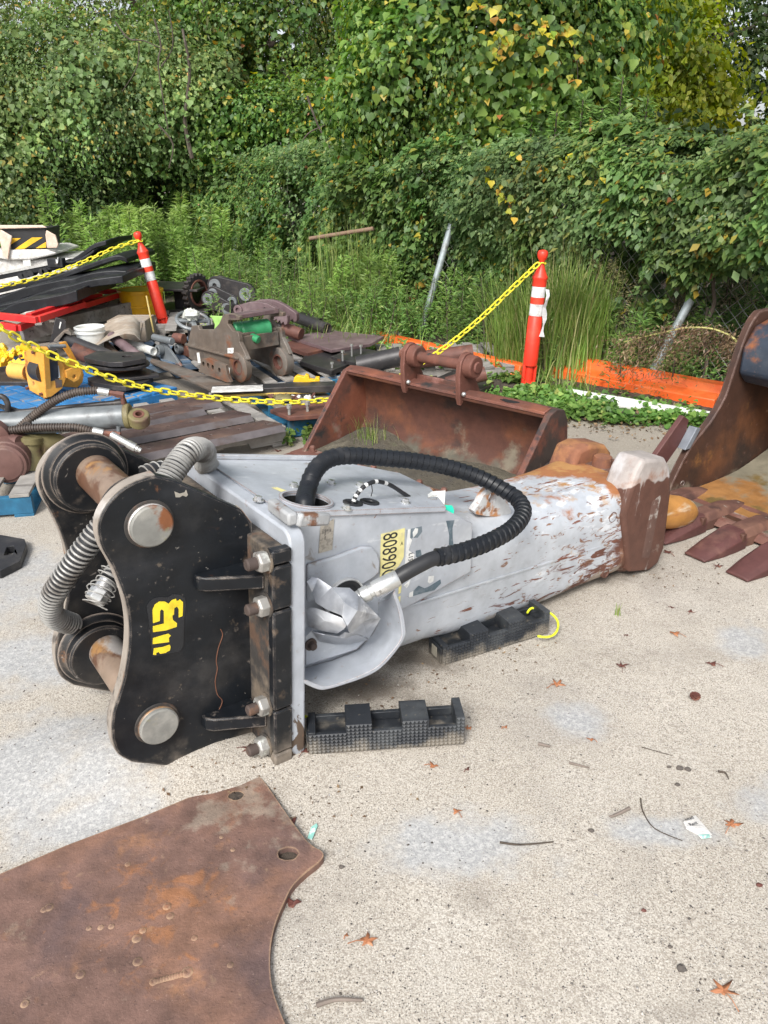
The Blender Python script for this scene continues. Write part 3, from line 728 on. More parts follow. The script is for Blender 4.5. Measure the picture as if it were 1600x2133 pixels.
P2 = smooth_pts(path, 10)
part('hose', MB().tube(P2[:38], .0235, 20), M_['rubber'], ham)
wp = P2[31:]
# spiral wrap: overlapping turns, each with a stepped edge
def resample(P, n):
    L = [0]
    for a, b in zip(P, P[1:]): L.append(L[-1] + (b - a).length)
    out = []; j = 0
    for i in range(n):
        t = L[-1] * i / (n - 1)
        while j < len(P) - 2 and L[j + 1] < t: j += 1
        u = (t - L[j]) / max(L[j + 1] - L[j], 1e-9); out.append(P[j].lerp(P[j + 1], min(max(u, 0), 1)))
    return out, L[-1]
wl, Lw = resample(wp, 1300)
def spiral_wrap(P, L, r0, step, pitch, seg=26):
    n = len(P); ref = None; vs = []
    for i in range(n):
        t = (P[min(i + 1, n - 1)] - P[max(i - 1, 0)]).normalized()
        if ref is None: ref = t.orthogonal().normalized()
        ref = (ref - t * ref.dot(t)).normalized(); bi = t.cross(ref)
        for k in range(seg):
            ph = (i / n * L / pitch + k / seg) % 1.0
            h = step * (1 - ph * .85) if ph > .12 else step * (-.35 + ph * 1.35 / .12)
            r = r0 + h
            vs.append(P[i] + (ref * math.cos(2 * math.pi * k / seg) + bi * math.sin(2 * math.pi * k / seg)) * r)
    fs = [(i * seg + k, i * seg + (k + 1) % seg, (i + 1) * seg + (k + 1) % seg, (i + 1) * seg + k) for i in range(n - 1) for k in range(seg)]
    fs.append(tuple(range(seg - 1, -1, -1))); fs.append(tuple((n - 1) * seg + k for k in range(seg)))
    return MB().add(vs, fs)
part('hose_wrap', spiral_wrap(wl, Lw, .0252, .0050, .0235), M_['wrap'], ham, sharp=30)
# thin olive stripe printed along the wrap: follows each turn
def helix(P, L, r, pitch, wire, seg=5, per=14, ph0=0.0, amp=0, frac=(0, 1)):
    turns = int(L / pitch); n = turns * per; Q, _ = resample(P, n + 1); ref = None; out = []
    rr = random.Random(4)
    for i in range(n + 1):
        t = (Q[min(i + 1, n)] - Q[max(i - 1, 0)]).normalized()
        if ref is None: ref = t.orthogonal().normalized()
        ref = (ref - t * ref.dot(t)).normalized(); bi = t.cross(ref); a = 2 * math.pi * (i / per + ph0)
        r_ = r + amp * math.sin(i * .9) * .5
        if frac[0] <= i / n <= frac[1]: out.append(Q[i] + (ref * math.cos(a) + bi * math.sin(a)) * r_)
    return MB().tube(out, wire, seg)
part('wrap_stripe', helix(wl, Lw, .0302, -.0235, .0013, 4, 18, ph0=.45, frac=(0, .80)), M_['olive'], ham)
# thin grease hose on the cover
gy0 = thr[0].y
gp = HP([(735, 1056, gy0), (736, 1046, gy0), (745, 1028, gy0), (762, 1011, gy0), (785, 1003, gy0 + .01), (812, 1010, gy0 + .03), (838, 1026, gy0 + .05), (862, 1042, gy0 + .07)])
gh = part('grease_hose', MB().tube(smooth_pts(gp, 8), .0068, 12), M_['rubber'], ham)
gpr = smooth_pts(gp, 8)
for i in (4, 9, 13, 18, 23, 30, 36):
    part('hose_print', MB().tube(gpr[i:i + 3], .0072, 12, caps=False), M_['sticker_white'], gh)
part('wire_tag', MB().tube([HF.Y(774, 1008, gy0), HF.Y(776, 1022, gy0), HF.Y(773, 1034, gy0)], .0015, 5), M_['dark'], ham)
# corrugated hoses in the bracket
def corrugated(rows, r, wire, pitch, name='bracket_hose', dark=M_['rubber'], n=9):
    P = smooth_pts([HF.Y(a, b, y) for a, b, y in rows], n); Q, L = resample(P, 80)
    h = part(name, MB().tube(Q, r, 18), dark, ham)
    part('spring_guard', helix(P, L, r + wire * .5, pitch, wire, 6, 18), M_['spring'], h)
    return h, Q
corrugated([(318, 1045, .30), (345, 1005, .31), (372, 965, .33), (398, 938, .36), (424, 940, .44), (428, 966, .56), (448, 982, .68), (478, 1000, .78), (505, 1030, .84)], .030, .0045, .0098)
corrugated([(300, 990, .45), (330, 980, .46), (365, 985, .47)], .026, .0025, .017)
corrugated([(290, 1010, .36), (245, 1055, .36), (206, 1105, .37), (168, 1155, .39), (128, 1212, .43), (107, 1250, .48), (112, 1284, .54), (150, 1300, .60)], .030, .0034, .0150)
hc, Q = corrugated([(330, 1130, .36), (290, 1155, .33), (252, 1180, .30), (226, 1208, .28)], .024, .0028, .011)
cpath = [HF.Y(226, 1208, .28), HF.Y(200, 1247, .26)]
part('hose_cap', MB().cyl(cpath[0], cpath[0].lerp(cpath[1], .6), .024, 24).lathe(cpath[0].lerp(cpath[1], .55), cpath[1] - cpath[0], [(0, .029), (.032, .029), (.036, .026)], 6), M_['zinc'], hc, sharp=25, bevel=.002)
cq = [HF.Y(a, b, y) for a, b, y in ((240, 1190, .28), (222, 1214, .27), (205, 1240, .25), (196, 1262, .24))]
part('loose_wire', helix(smooth_pts(cq, 8), sum((b - a).length for a, b in zip(cq, cq[1:])), .034, .014, .0018, 5, 16, amp=.008), M_['spring'], hc)
# stickers and print on the near panel
M_['bsteel_print'] = mat('worn_print', (.14, .13, .12), .6)
def decal(name, pts, y, m, crop=f5, par=ham): return part(name, MB().prism(HF.pxz(crop(pts), y), y, y + .0008), m, par)
decal('number_sticker', [(935, 610), (1135, 560), (1125, 800), (1090, 870), (1060, 900), (1035, 1010), (925, 1020)], .1245, M_['yellow_sticker'])
decal('sticker_scrap', [(1085, 1035), (1108, 1030), (1100, 1100), (1080, 1110)], .1245, M_['yellow_sticker'])
decal('sticker_scrap', [(1075, 1140), (1098, 1125), (1094, 1180), (1078, 1190)], .1245, M_['yellow_sticker'])
decal('white_strip', [(1158, 572), (1182, 568), (1178, 640), (1195, 660), (1165, 745), (1215, 780), (1205, 835), (1170, 860), (1135, 870)], .1246, M_['sticker_white'])
decal('slate_patch', [(1150, 575), (1275, 545), (1278, 590), (1240, 640), (1190, 640), (1150, 800)], .1252, M_['sticker_slate'])
decal('slate_patch', [(1222, 560), (1245, 565), (1240, 600), (1205, 640), (1200, 600)], .1243, M_['sticker_white'])
decal('slate_patch', [(1225, 750), (1265, 740), (1275, 790), (1250, 810), (1228, 800)], .1246, M_['sticker_slate'])
decal('slate_patch', [(1478, 500), (1548, 495), (1530, 560), (1532, 640), (1540, 710), (1502, 700), (1505, 620), (1492, 560)], .1246, M_['sticker_slate'])
decal('slate_patch', [(1165, 1140), (1200, 1090), (1250, 1040), (1300, 1062), (1340, 1045), (1430, 988), (1436, 1020), (1380, 1078), (1290, 1100), (1200, 1128)], .1246, M_['sticker_slate'])
decal('white_scrap', [(1332, 962), (1376, 958), (1372, 1005), (1340, 1022), (1326, 1010)], .1244, M_['sticker_white'])
decal('white_scrap', [(1172, 1100), (1205, 1085), (1200, 1130), (1170, 1138)], .1243, M_['sticker_white'])
decal('white_scrap', [(1125, 1040), (1180, 990), (1170, 1030), (1150, 1060)], .1244, M_['sticker_white'])
decal('data_plate', [(430, 548), (546, 482), (530, 740), (415, 772)], .1235, M_['plate_tag'])
def text(name, s_, M, m, parent, sx=1.0, size=.05, ext=.0003):
    c = bpy.data.curves.new(name, 'FONT'); c.body = s_; c.size = size; c.extrude = ext; c.resolution_u = 3
    tmp = bpy.data.objects.new('tmp', c); me = bpy.data.meshes.new_from_object(tmp); bpy.data.objects.remove(tmp); bpy.data.curves.remove(c)
    me.transform(M @ Matrix.Diagonal((sx, 1, 1, 1))); me.materials.clear(); me.materials.append(m); me.name = name
    o = bpy.data.objects.new(name, me); C.objects.link(o); o.parent = parent; return o
def TM(o, x, y):
    x = V(x).normalized(); y = V(y).normalized(); z = x.cross(y)
    return Matrix.Translation(o) @ Matrix((x, y, z)).transposed().to_4x4()
o_ = HF.Y(*f5([(955, 612)])[0], .1240)
text('number_print', '80890C', TM(o_, (0, 0, -1), (1, 0, 0)), M_['print_black'], ham, .62, .082)
o_ = HF.Y(*f5([(1098, 705)])[0], .1240)
text('small_print', 'A', TM(o_, (1, 0, .05), (0, 0, 1)), M_['print_black'], ham, .8, .018)
o_ = HF.Y(*f5([(1168, 770)])[0], .1240)
text('small_print', 'L155', TM(o_, (0, 0, -1), (1, 0, 0)), M_['print_black'], ham, .8, .026)
for i, t_ in enumerate(('TYPE', 'SERIAL NO', 'kg', 'bar')):
    o_ = HF.Y(*f5([(442 + 22 * i, 570)])[0], .1230)
    text('plate_print', t_, TM(o_, (0, 0, -1), (1, 0, 0)), M_['bsteel_print'], ham, .8, .009)
# lifting eyes, tag
eye2 = HF.pxz([(985, 1068), (993, 1046), (1003, 1028), (1015, 1014), (1029, 1010), (1041, 1019), (1050, 1040), (1056, 1072)], .22)
ec = HF.Y(1020, 1034, .22)
M_['eye'] = mat('lifting_eye_rust', (.50, .51, .52), .6, layers=[LY((.40, .18, .07), 12, .48, .60), LY((.22, .10, .05), 18, .6, .68)], bump=[(40, .2, .003)])
part('lifting_eye', MB().prism([(p.x, p.y) for p in smooth_pts([V((a, b, 0)) for a, b in eye2], 3, True)], .205, .235, 'xz', holes=[circ(ec.x, ec.z, .020, 18, .022)]), M_['eye'], ham, bevel=.004)
eye1 = HF.pxz([(842, 1050), (855, 1032), (872, 1020), (892, 1014), (908, 1018), (902, 1034), (905, 1056)], .34)
part('lifting_eye', MB().prism(eye1, .325, .355), M_['eye'], ham, bevel=.006)
tg = [HF.Y(a, b, y) for a, b, y in ((886, 1034, .24), (900, 1024, .25), (928, 1022, .24), (927, 1042, .20), (925, 1062, .15), (880, 1056, .16), (884, 1044, .21))]
part('paper_tag', MB().add(tg + [p + V((0, .0012, 0)) for p in tg], [tuple(range(7)), tuple(range(13, 6, -1))] + [(i, (i + 1) % 7, 7 + (i + 1) % 7, 7 + i) for i in range(7)]), mat('white_paper', (.72, .74, .72), .7), ham, sharp=None)
for i in range(3):
    o_ = HF.Y(891, 1038 + i * 6, .205 - i * .014)
    text('tag_print', ('United Rentals', 'equipment tag', '----------')[i], TM(o_, (1, 0, .02), (0, .1, 1)), M_['plate_tag'], ham, .9, .008)
tg = [HF.Y(a, b, y) for a, b, y in ((925, 1052, .17), (942, 1053, .16), (946, 1062, .15), (945, 1073, .14), (934, 1068, .145), (923, 1060, .16))]
part('green_tape', MB().add(tg + [p + V((0, .002, 0)) for p in tg], [tuple(range(6)), tuple(range(11, 5, -1))] + [(i, (i + 1) % 6, 6 + (i + 1) % 6, 6 + i) for i in range(6)]), mat('green_tape', (.02, .55, .36), .4), ham, sharp=None)
a_, b_ = HF.Y(837, 1267, .136), HF.Y(1272, 1132, .133)
part('side_seam', MB().bar(a_, b_, .006, .010), M_['hbody'], ham, bevel=.002)
# nose: end block with two claws and the tool
M_['nosem'] = mat('brown_worn_nose', (.115, .062, .048), .7, layers=[LY((.18, .085, .055), 5, .5, .64, d=8), LY((.33, .29, .26), 8, .58, .66, d=9), LY((.42, .38, .35), 16, .60, .66, st=(1, 1, .25), d=8, k=.8), LY((.34, .31, .28), 4, .5, .6, g=(5, 0, 0, -9.62), d=8, k=.75), LY((.30, .26, .21), 5, .55, .68, g=(0, 0, -1.6, .15))], bump=[(40, .3, .004)], edge=((.36, .30, .27), .012))
nose = []
for (x, e, r) in ((1.78, .0, .09), (1.80, .012, .09), (1.90, .014, .08), (1.965, .006, .08), (1.985, -.02, .07)):
    nose.append(sec(x, .125 - e, .60 + e, .018 + x * TP - e * .8, .425 + x * TP + e, r, r))
part('nose_block', MB().loft(nose), M_['nosem'], ham, sharp=40)
def claw(pxs, y, ya, yb, m, k=2):
    pts = HF.pxz(pxs, y)
    cx = sum(p[0] for p in pts) / len(pts)
    rings = []
    for (yy, sc) in ((ya, .93), (ya + .015, 1.0), (yb - .02, 1.0), (yb, .92)):
        rings.append([V((cx + (p[0] - cx) * sc, yy, p[1] if p[1] < .4 else .4 + (p[1] - .4) * (sc * .5 + .5))) for p in pts])
    part('claw', MB().loft(rings), m, ham, bevel=.009, seg=2, sharp=35)
claw([(1296, 1075), (1312, 1022), (1326, 985), (1341, 957), (1386, 953), (1396, 972), (1399, 1020), (1392, 1080), (1385, 1140), (1372, 1172), (1352, 1188), (1310, 1192)], .115, .112, .25, M_['ear'])
claw([(1168, 1004), (1182, 982), (1200, 937), (1222, 926), (1256, 925), (1267, 940), (1266, 966), (1290, 984), (1318, 998), (1318, 1040), (1168, 1040)], .46, .44, .585, M_['ear_rust'])
tq = HF.Zp(1446, 1066, .09); t0_ = V((1.90, .375, .30)); tq = HF.I @ G(1446, 1066, .10); td_ = tq - t0_; TL = td_.length
part('chisel_tool', MB().lathe(t0_, td_, [(0, .082), (TL - .16, .082), (TL - .11, .078), (TL - .05, .062), (TL - .015, .040), (TL, .02), (TL + .002, 0.001)], 32), M_['tool'], ham)
for (px, py, r) in ((1278, 1078, .020), (1318, 1082, .012), (1263, 1195, .018)):
    q = HF.Y(px, py, .128); part('side_plug', MB().lathe((q.x, .14, q.z), (0, -1, 0), [(0, r + .006), (.010, r + .003), (.010, r), (.004, r - .001), (.004, .001)], 20), M_['ear'], ham)
q = HF.Y(1253, 975, .38); part('grease_plug', MB().lathe((q.x, q.y, topz(1.75) - .01), (0, 0, 1), [(0, .045), (.05, .040), (.056, .03), (.058, 0.001)], 20), M_['ear_rust'], ham)
# ------------------------------------------------------------------ rusty plate in the foreground
M_['rustplate'] = mat('rusted_steel_plate', (.165, .095, .075), .78, layers=[
    LY((.215, .115, .078), 3.4, .46, .62, d=10), LY((.115, .072, .066), 2.6, .50, .66, d=9, off=3), LY((.29, .145, .075), 7.5, .58, .70, d=10, k=.7), LY((.27, .20, .15), 11, .62, .70, d=10, k=.5),
    LY((.30, .13, .055), 14, .60, .74, d=10, dist=.6, ball=(-.03, -.10, .02, .22), bk=.20, k=.75), LY((.29, .24, .19), 9, .60, .72, d=8, ball=(.14, .24, .02, .26), bk=.25, k=.65),
    LY((.055, .035, .032), 140, .62, .70, d=3, k=.55), LY((.42, .30, .24), 210, .70, .74, d=2, k=.6)], bump=[(160, .6, .003), (26, .5, .006), (5, .25, .012)], rvar=.2, edge=((.36, .24, .15), .008))
M_['hole_dark'] = mat('hole_dark_fill', (.075, .058, .045), .95, layers=[LY((.03, .024, .02), 30, .5, .62)], bump=[(60, .8, .01)])
zt = .028
pl = [G(a, b, zt) for a, b in [(-260, 1945), (0, 1820), (140, 1760), (300, 1700), (420, 1650), (478, 1619), (512, 1608), (545, 1622), (590, 1685), (640, 1752), (672, 1775), (668, 1792), (640, 1815), (610, 1845), (592, 1880), (572, 1930), (563, 1985), (566, 2050), (585, 2110), (606, 2160), (640, 2260), (560, 2420), (100, 2460), (-300, 2300)]]
plo = [(p.x, p.y) for p in pl[:6]] + [(p.x, p.y) for p in smooth_pts(pl[5:20], 4)][1:] + [(p.x, p.y) for p in pl[20:]]
h1 = G(492, 1657, zt); h2 = G(600, 1778, zt)
def ragged(cx, cy, r, n, j, ry=None): return [(cx + (r * (1 + random.uniform(-j, j))) * math.cos(2 * math.pi * i / n), cy + ((ry or r) * (1 + random.uniform(-j, j))) * math.sin(2 * math.pi * i / n)) for i in range(n)]
plate = solo('rusty_steel_plate', MB().prism(plo, .004, zt, 'xy', holes=[ragged(h1.x, h1.y, .021, 18, .08, .017), ragged(h2.x, h2.y, .027, 18, .07, .020)]), M_['rustplate'],
             'flat rusty brown steel plate with two bolt holes lying in the foreground', 'steel plate', loc=(-.5, 1.4, 0), bevel=.004)
for hq_, rr_ in ((h1, .03), (h2, .036)):
    part('hole_dark_disc', MB().cyl((hq_.x, hq_.y, .0), (hq_.x, hq_.y, ground_z(hq_.x, hq_.y) + .006), rr_, 16), M_['hole_dark'], plate, world=True)  # dark disc added below each bolt hole so it looks dark inside
bd = [(348, 1888, .011), (355, 1908, .010), (298, 1938, .009), (266, 1800, .008), (485, 1770, .007), (461, 1744, .006), (285, 1955, .012), (287, 2003, .012), (168, 2030, .011), (52, 2091, .010), (390, 2025, .014), (320, 2045, .010), (210, 1932, .008), (185, 1934, .007), (102, 1890, .012), (92, 1895, .009), (232, 1930, .008), (405, 1954, .008), (480, 2010, .008)]
for i, (a, b, r) in enumerate(bd):
    q = G(a, b, zt); part('weld_bead', MB().lathe((q.x, q.y, zt - .0012), (0, 0, 1), [(0, r), (.0015, r * .93), (.0028, r * .6), (.003, .0005)], 14), M_['rustplate'], plate, world=True, sharp=60)
wb = MB()
for i in range(11):
    q = G(326 + i * 6, 2044 - i * 1.6, zt); wb.lathe((q.x, q.y, zt - .001), (.25, 0, 1), [(0, .0075), (.002, .0068), (.0042, .004), (.0045, .0005)], 10)
part('weld_seam', wb, M_['rustplate'], plate, world=True, sharp=60)

# ------------------------------------------------------------------ recycled-plastic cribbing blocks
M_['crib'] = mat('black_recycled_plastic', (.018, .021, .026), .48, layers=[LY((.05, .055, .06), 7, .5, .7), LY((.21, .185, .15), 5, .50, .66, d=8, g=(0, 0, -3.2, .11), k=.85), LY((.14, .125, .10), 60, .62, .72, d=3, k=.6)], bump=[(60, .2, .002)])
M_['yrope'] = mat('fluorescent_rope', (.72, .80, .03), .5, layers=[LY((.42, .42, .06), 60, .56, .66)], bump=[(300, .3, .001)])
def crib(M, label, L=.47, Wd=.098, Ht=.098):
    t = thing('cribbing_block', label, 'cribbing block', M=M, group='black plastic cribbing blocks under the breaker')
    b = MB(); fl = .070
    def slab(x0, x1, z0, z1, y0=0, y1=Wd): b.box(((x0 + x1) / 2, (y0 + y1) / 2, (z0 + z1) / 2), (x1 - x0, y1 - y0, z1 - z0))
    slab(0, L, 0, .042); w_ = .013
    segs = [(0, .022, 'w'), (.022, .112, 'p'), (.112, .19, 'h'), (.19, .282, 'p'), (.282, .362, 'h'), (.362, L - .026, 'p'), (L - .026, L, 'h')]
    for a, c, k in segs:
        if k == 'p':
            slab(a, c, .0425, fl, 0, w_); slab(a, c, .0425, fl, Wd - w_, Wd)
        elif k == 'h': slab(a, c, .0425, Ht)
        else: slab(a, c, .0425, fl + .008)
    part('block_body', b, M_['crib'], t, bevel=.0015)
    # pyramid tread on the long sides and ends
    for side in (0, 1):
        py = MB(); s_ = .0125
        nx = int(L / s_)
        for i in range(nx):
            x = (i + .5) * L / nx
            top = Ht if any(a <= x < c and k == 'h' for a, c, k in segs) else fl
            nz = int(round(top / s_))
            for j in range(nz):
                z = (j + .5) * top / nz; hx, hz = L / nx / 2 * .97, top / nz / 2 * .97
                y0 = -.0002 if side == 0 else Wd + .0002; yo = -.0055 if side == 0 else Wd + .0055
                base = [V((x - hx, y0, z - hz)), V((x + hx, y0, z - hz)), V((x + hx, y0, z + hz)), V((x - hx, y0, z + hz))]
                tp = [V((x - hx * .18, yo, z - hz * .18)), V((x + hx * .18, yo, z - hz * .18)), V((x + hx * .18, yo, z + hz * .18)), V((x - hx * .18, yo, z + hz * .18))]
                py.add(base + tp, [(4, 5, 6, 7), (0, 1, 5, 4), (1, 2, 6, 5), (2, 3, 7, 6), (3, 0, 4, 7)])
        part('pyramid_tread', py, M_['crib'], t, sharp=None, kind='stuff')
    part('end_cap', MB().box((-.003, Wd / 2, .036), (.006, Wd - .012, .062)), M_['crib'], t, bevel=.002)
    part('end_plate', MB().box((-.0072, Wd / 2, .037), (.002, .034, .040)), mat('worn_end_plate', (.30, .28, .23), .6), t)
    return t
a, b_ = G(645, 1584), G(965, 1564)
h = math.degrees(math.atan2(b_.y - a.y, b_.x - a.x))
c1 = crib(Matrix.Translation((a.x, a.y, ground_z(a.x, a.y) + .0)) @ Matrix.Rotation(R(h), 4, 'Z') @ Matrix.Rotation(R(-.6), 4, 'Y'), 'black plastic cribbing block with open pockets in front of the breaker foot')
def rope(pts, m, label_parent, r=.0045, world=True):
    return part('rope_handle', MB().tube(smooth_pts(pts, 8), r, 8), m, label_parent, world=True)
rope([G(652, 1506, .075), G(643, 1497, .08), G(634, 1492, .075), G(624, 1500, .06), G(618, 1530, .03), G(625, 1565, .012), G(640, 1571, .012), G(646, 1570, .02)], M_['yrope'], c1)
a, b_ = G(922, 1389), G(1124, 1326)
h = math.degrees(math.atan2(b_.y - a.y, b_.x - a.x))
c2 = crib(Matrix.Translation((a.x, a.y, ground_z(a.x, a.y))) @ Matrix.Rotation(R(h), 4, 'Z'), 'black plastic cribbing block tucked under the breaker body')
rope([G(1098, 1277, .075), G(1108, 1267, .085), G(1132, 1270, .08), G(1156, 1285, .06), G(1163, 1303, .04), G(1156, 1320, .03), G(1140, 1327, .03), G(1120, 1325, .035)], M_['yrope'], c2)

# ------------------------------------------------------------------ ditching bucket behind
RB = (.135, .052, .036)
M_['bucket'] = mat('rusty_bucket_steel', RB, .72, layers=[LY((.22, .075, .042), 2.5, .45, .65, d=7), LY((.09, .045, .035), 4, .52, .68, d=8), LY((.24, .12, .10), 7, .58, .70, d=7), LY((.03, .028, .028), 6, .60, .70, d=8, up=.05), LY((.20, .17, .125), 4.0, .62, .70, d=9, k=.7)], bump=[(60, .3, .003), (8, .2, .008)], edge=((.26, .12, .10), .01))
M_['bucket_in'] = mat('rusty_bucket_inside', (.085, .032, .021), .75, layers=[LY((.14, .050, .024), 3, .46, .64, d=8), LY((.040, .022, .018), 3.5, .50, .66, d=8), LY((.19, .17, .125), 3.2, .57, .68, d=10, g=(0, 0, -.35, .05), k=.8), LY((.09, .085, .065), 5, .5, .7, g=(0, 0, -2.2, .22))], bump=[(60, .3, .004)])
M_['bucket_out'] = mat('blackened_bucket_side', (.060, .042, .036), .6, layers=[LY((.17, .062, .040), 3.5, .48, .60, d=8), LY((.020, .021, .024), 5, .50, .62, d=9), LY((.20, .16, .12), 7, .64, .74, d=8)], bump=[(50, .3, .004)])
M_['lipsteel'] = mat('red_oxide_edge', (.16, .070, .052), .7, layers=[LY((.21, .11, .085), 8, .5, .64), LY((.33, .29, .25), 6, .58, .72, d=8, up=.06), LY((.12, .06, .045), 12, .6, .7)], bump=[(70, .3, .003)])
M_['soil'] = mat('bucket_soil', (.085, .075, .056), .95, layers=[LY((.15, .135, .10), 5, .50, .68, d=8), LY((.075, .068, .058), 9, .52, .68, d=8), LY((.14, .15, .08), 4, .6, .72)], bump=[(60, .8, .01), (15, .5, .02)])
BF = Frame((-.52, 4.45, 0), -42)
bk = thing('ditching_bucket', 'wide rusty red-brown ditching bucket lying mouth up behind the breaker', 'excavator bucket', M=BF.M)
BL = 1.46
prof = [(.0, .022), (.30, .018), (.44, .022), (.52, .06), (.575, .13), (.592, .22), (.588, .31), (.572, .40), (.53, .455), (.46, .485), (.405, .478)]
pr_ = smooth_pts([V((a, b, 0)) for a, b in prof], 3)
inn = []; n_ = len(pr_)
for i, p in enumerate(pr_):
    t = (pr_[min(i + 1, n_ - 1)] - pr_[max(i - 1, 0)]).normalized(); inn.append(p + V((-t.y, t.x, 0)) * .014)
shell = MB()
poly = [(p.x, p.y) for p in pr_] + [(p.x, p.y) for p in reversed(inn)]
shell.prism(poly, .02, BL - .02, 'yz')
part('bucket_shell', shell, M_['bucket_in'], bk, sharp=30)
part('back_sheet', MB().prism([(p.x + .004 * 0, p.y) for p in off([V((p.x, 0, p.y)) for p in pr_], .0)] if False else [(p.x, p.y) for p in [q + V((.002, 0, 0)) for q in pr_[9:]]] + [(p.x, p.y) for p in reversed([q + V((.010, .004, 0)) for q in pr_[9:]])], .02, BL - .02, 'yz'), M_['bucket'], bk, sharp=30)
side = [(.0, .015), (.405, .488), (.47, .505), (.545, .488), (.592, .42), (.612, .30), (.612, .2), (.60, .10), (.55, .03), (.46, .0)]
part('bucket_side', MB().prism(side, -.012, .022, 'yz'), M_['bucket'], bk, bevel=.005)
part('bucket_side', MB().prism(side, BL - .022, BL + .014, 'yz'), M_['bucket_out'], bk, bevel=.005)
part('wear_patch', MB().prism([(.17, .02), (.34, .22), (.46, .24), (.60, .16), (.59, .04), (.46, .0)], BL + .014, BL + .026, 'yz'), M_['bucket_out'], bk, bevel=.006)
part('top_strip', MB().prism([(.402, .482), (.404, .497), (.47, .508), (.55, .488), (.548, .476), (.47, .492)], .02, BL - .022, 'yz'), M_['bucket'], bk, bevel=.003)
part('cutting_edge', MB().box((BL / 2, -.02, .020), (BL + .16, .12, .024)), M_['lipsteel'], bk, bevel=.004)
part('cutting_edge', MB().box((BL / 2, .035, .040), (BL + .10, .13, .018)), M_['lipsteel'], bk, bevel=.004)
for i in range(9):
    x = .05 + i * (BL - .1) / 8
    part('plow_bolt', MB().cyl((x, .065, .048), (x, .065, .056), .026, 14).lathe((x, .065, .055), (0, 0, 1), [(0, .019), (.022, .018), (.03, .012)], 6), M_['lipsteel'], bk, sharp=25)
# hanger ears, bosses and pin
epx = [(826, 815), (830, 770), (835, 745), (848, 732), (866, 731), (882, 742), (888, 760), (884, 790), (866, 815), (850, 822), (838, 820)]
for i, (x, shift) in enumerate(((.50, 0), (.90, 0))):
    ear = [(.40, .43), (.385, .47), (.375, .60), (.385, .68), (.42, .715), (.465, .72), (.505, .695), (.53, .64), (.53, .56), (.60, .45), (.56, .42), (.47, .50)]
    ear = [(a, b) for a, b in ear]
    part('hanger_ear', MB().prism(ear, x - .016, x + .016, 'yz'), M_['bucket'], bk, bevel=.005)
    d = 1
    part('ear_boss', MB().lathe((x + .016, .455, .645), (1, 0, 0), [(0, .064), (.05, .062), (.055, .056), (.055, .03)], 28), M_['bucket'], bk, bevel=.003)
    q = V((x + .03, .40, .50)); part('grease_nipple', MB().blob(q, .014, 8, 6), M_['zinc'], bk)
part('ear_rib', MB().box((.70, .50, .515), (.36, .02, .03)), M_['bucket'], bk, bevel=.003)
part('bucket_pin', MB().cyl((.43, .455, .645), (.98, .455, .645), .031, 26, bev=.004), M_['bucket'], bk)
part('old_mark', MB().prism(ragged(1.20, .445, .05, 16, .25, .02), .4885 + .004, .506, 'xy'), M_['dark'], bk)
q = BF.X(1161, 1040 - 55, BL + .03)
text('cast_mark', 'RWK', TM(V((BL + .027, .42, .06)), (0, 1, .05), (0, 0, 1)), M_['bucket'], bk, .9, .075, .004)
# drifted soil inside
rows = []
for j in range(15):
    v_ = j / 14; rows.append([V((.03 + (BL - .06) * i / 40, .04 + .50 * v_, .038 + .035 * v_ ** 1.3 * (.7 + .5 * math.sin(i * .23 + 1)) + .004 * random.random() + .03 * math.exp(-((i - 6) / 6) ** 2) * v_)) for i in range(41)])
part('soil_fill', MB().sheet(rows, .03), M_['soil'], bk, sharp=80)

# ------------------------------------------------------------------ big toothed bucket at the right edge
M_['bigin'] = mat('rusty_big_bucket', (.060, .027, .017), .62, layers=[LY((.125, .050, .022), 2.2, .50, .68, d=8), LY((.028, .017, .014), 3, .50, .68, d=8), LY((.27, .12, .03), 3.5, .60, .72, d=7, k=.8), LY((.30, .17, .09), 9, .67, .72, d=8, k=.7), LY((.16, .13, .095), 3, .50, .62, d=9, g=(0, .0, -2.6, .22))], bump=[(40, .2, .004)], edge=((.24, .15, .13), .012))
M_['bluebox'] = mat('dark_blue_worn_paint', (.030, .040, .058), .35, layers=[LY((.06, .07, .085), 5, .5, .7), LY((.24, .085, .03), 3.2, .54, .64, d=8), LY((.30, .26, .22), 14, .66, .72, d=8)], edge=((.34, .20, .13), .012))
M_['maroon'] = mat('red_oxide_primer', (.095, .036, .033), .62, layers=[LY((.14, .065, .052), 6, .5, .68), LY((.06, .030, .027), 4, .55, .7)], bump=[(60, .15, .003)])
M_['mud'] = mat('wet_orange_mud', (.27, .13, .045), .5, layers=[LY((.34, .17, .06), 2.2, .42, .6, g=(0, -1.0, 0, .28)), LY((.21, .19, .14), 3, .46, .58, d=8, g=(0, .7, 0, -.22)), LY((.16, .11, .04), 4, .55, .66)], bump=[(30, .3, .006)])
M_['adapter'] = mat('rusty_tooth_adapter', (.115, .055, .042), .7, layers=[LY((.17, .085, .06), 6, .5, .64, d=8), LY((.07, .036, .03), 8, .52, .66), LY((.30, .25, .21), 14, .64, .70, d=8)], bump=[(50, .3, .004)])
LF = Frame((1.50, 3.75, 0), -57)
bb = thing('toothed_bucket', 'large rusty excavator bucket with pointed teeth at the right edge', 'excavator bucket', M=LF.M)
fe = smooth_pts([V((a, b, 0)) for a, b in [(-.03, .02), (.0, .10), (.05, .20), (.13, .32), (.24, .41), (.335, .53), (.375, .68), (.42, .85), (.465, .93), (.51, .965)]], 3)
sidep = [(p.x, p.y) for p in fe] + [(.62, .97), (.80, .90), (.98, .70), (1.08, .45), (1.05, .20), (.95, .05), (.80, 0), (.2, .0)]
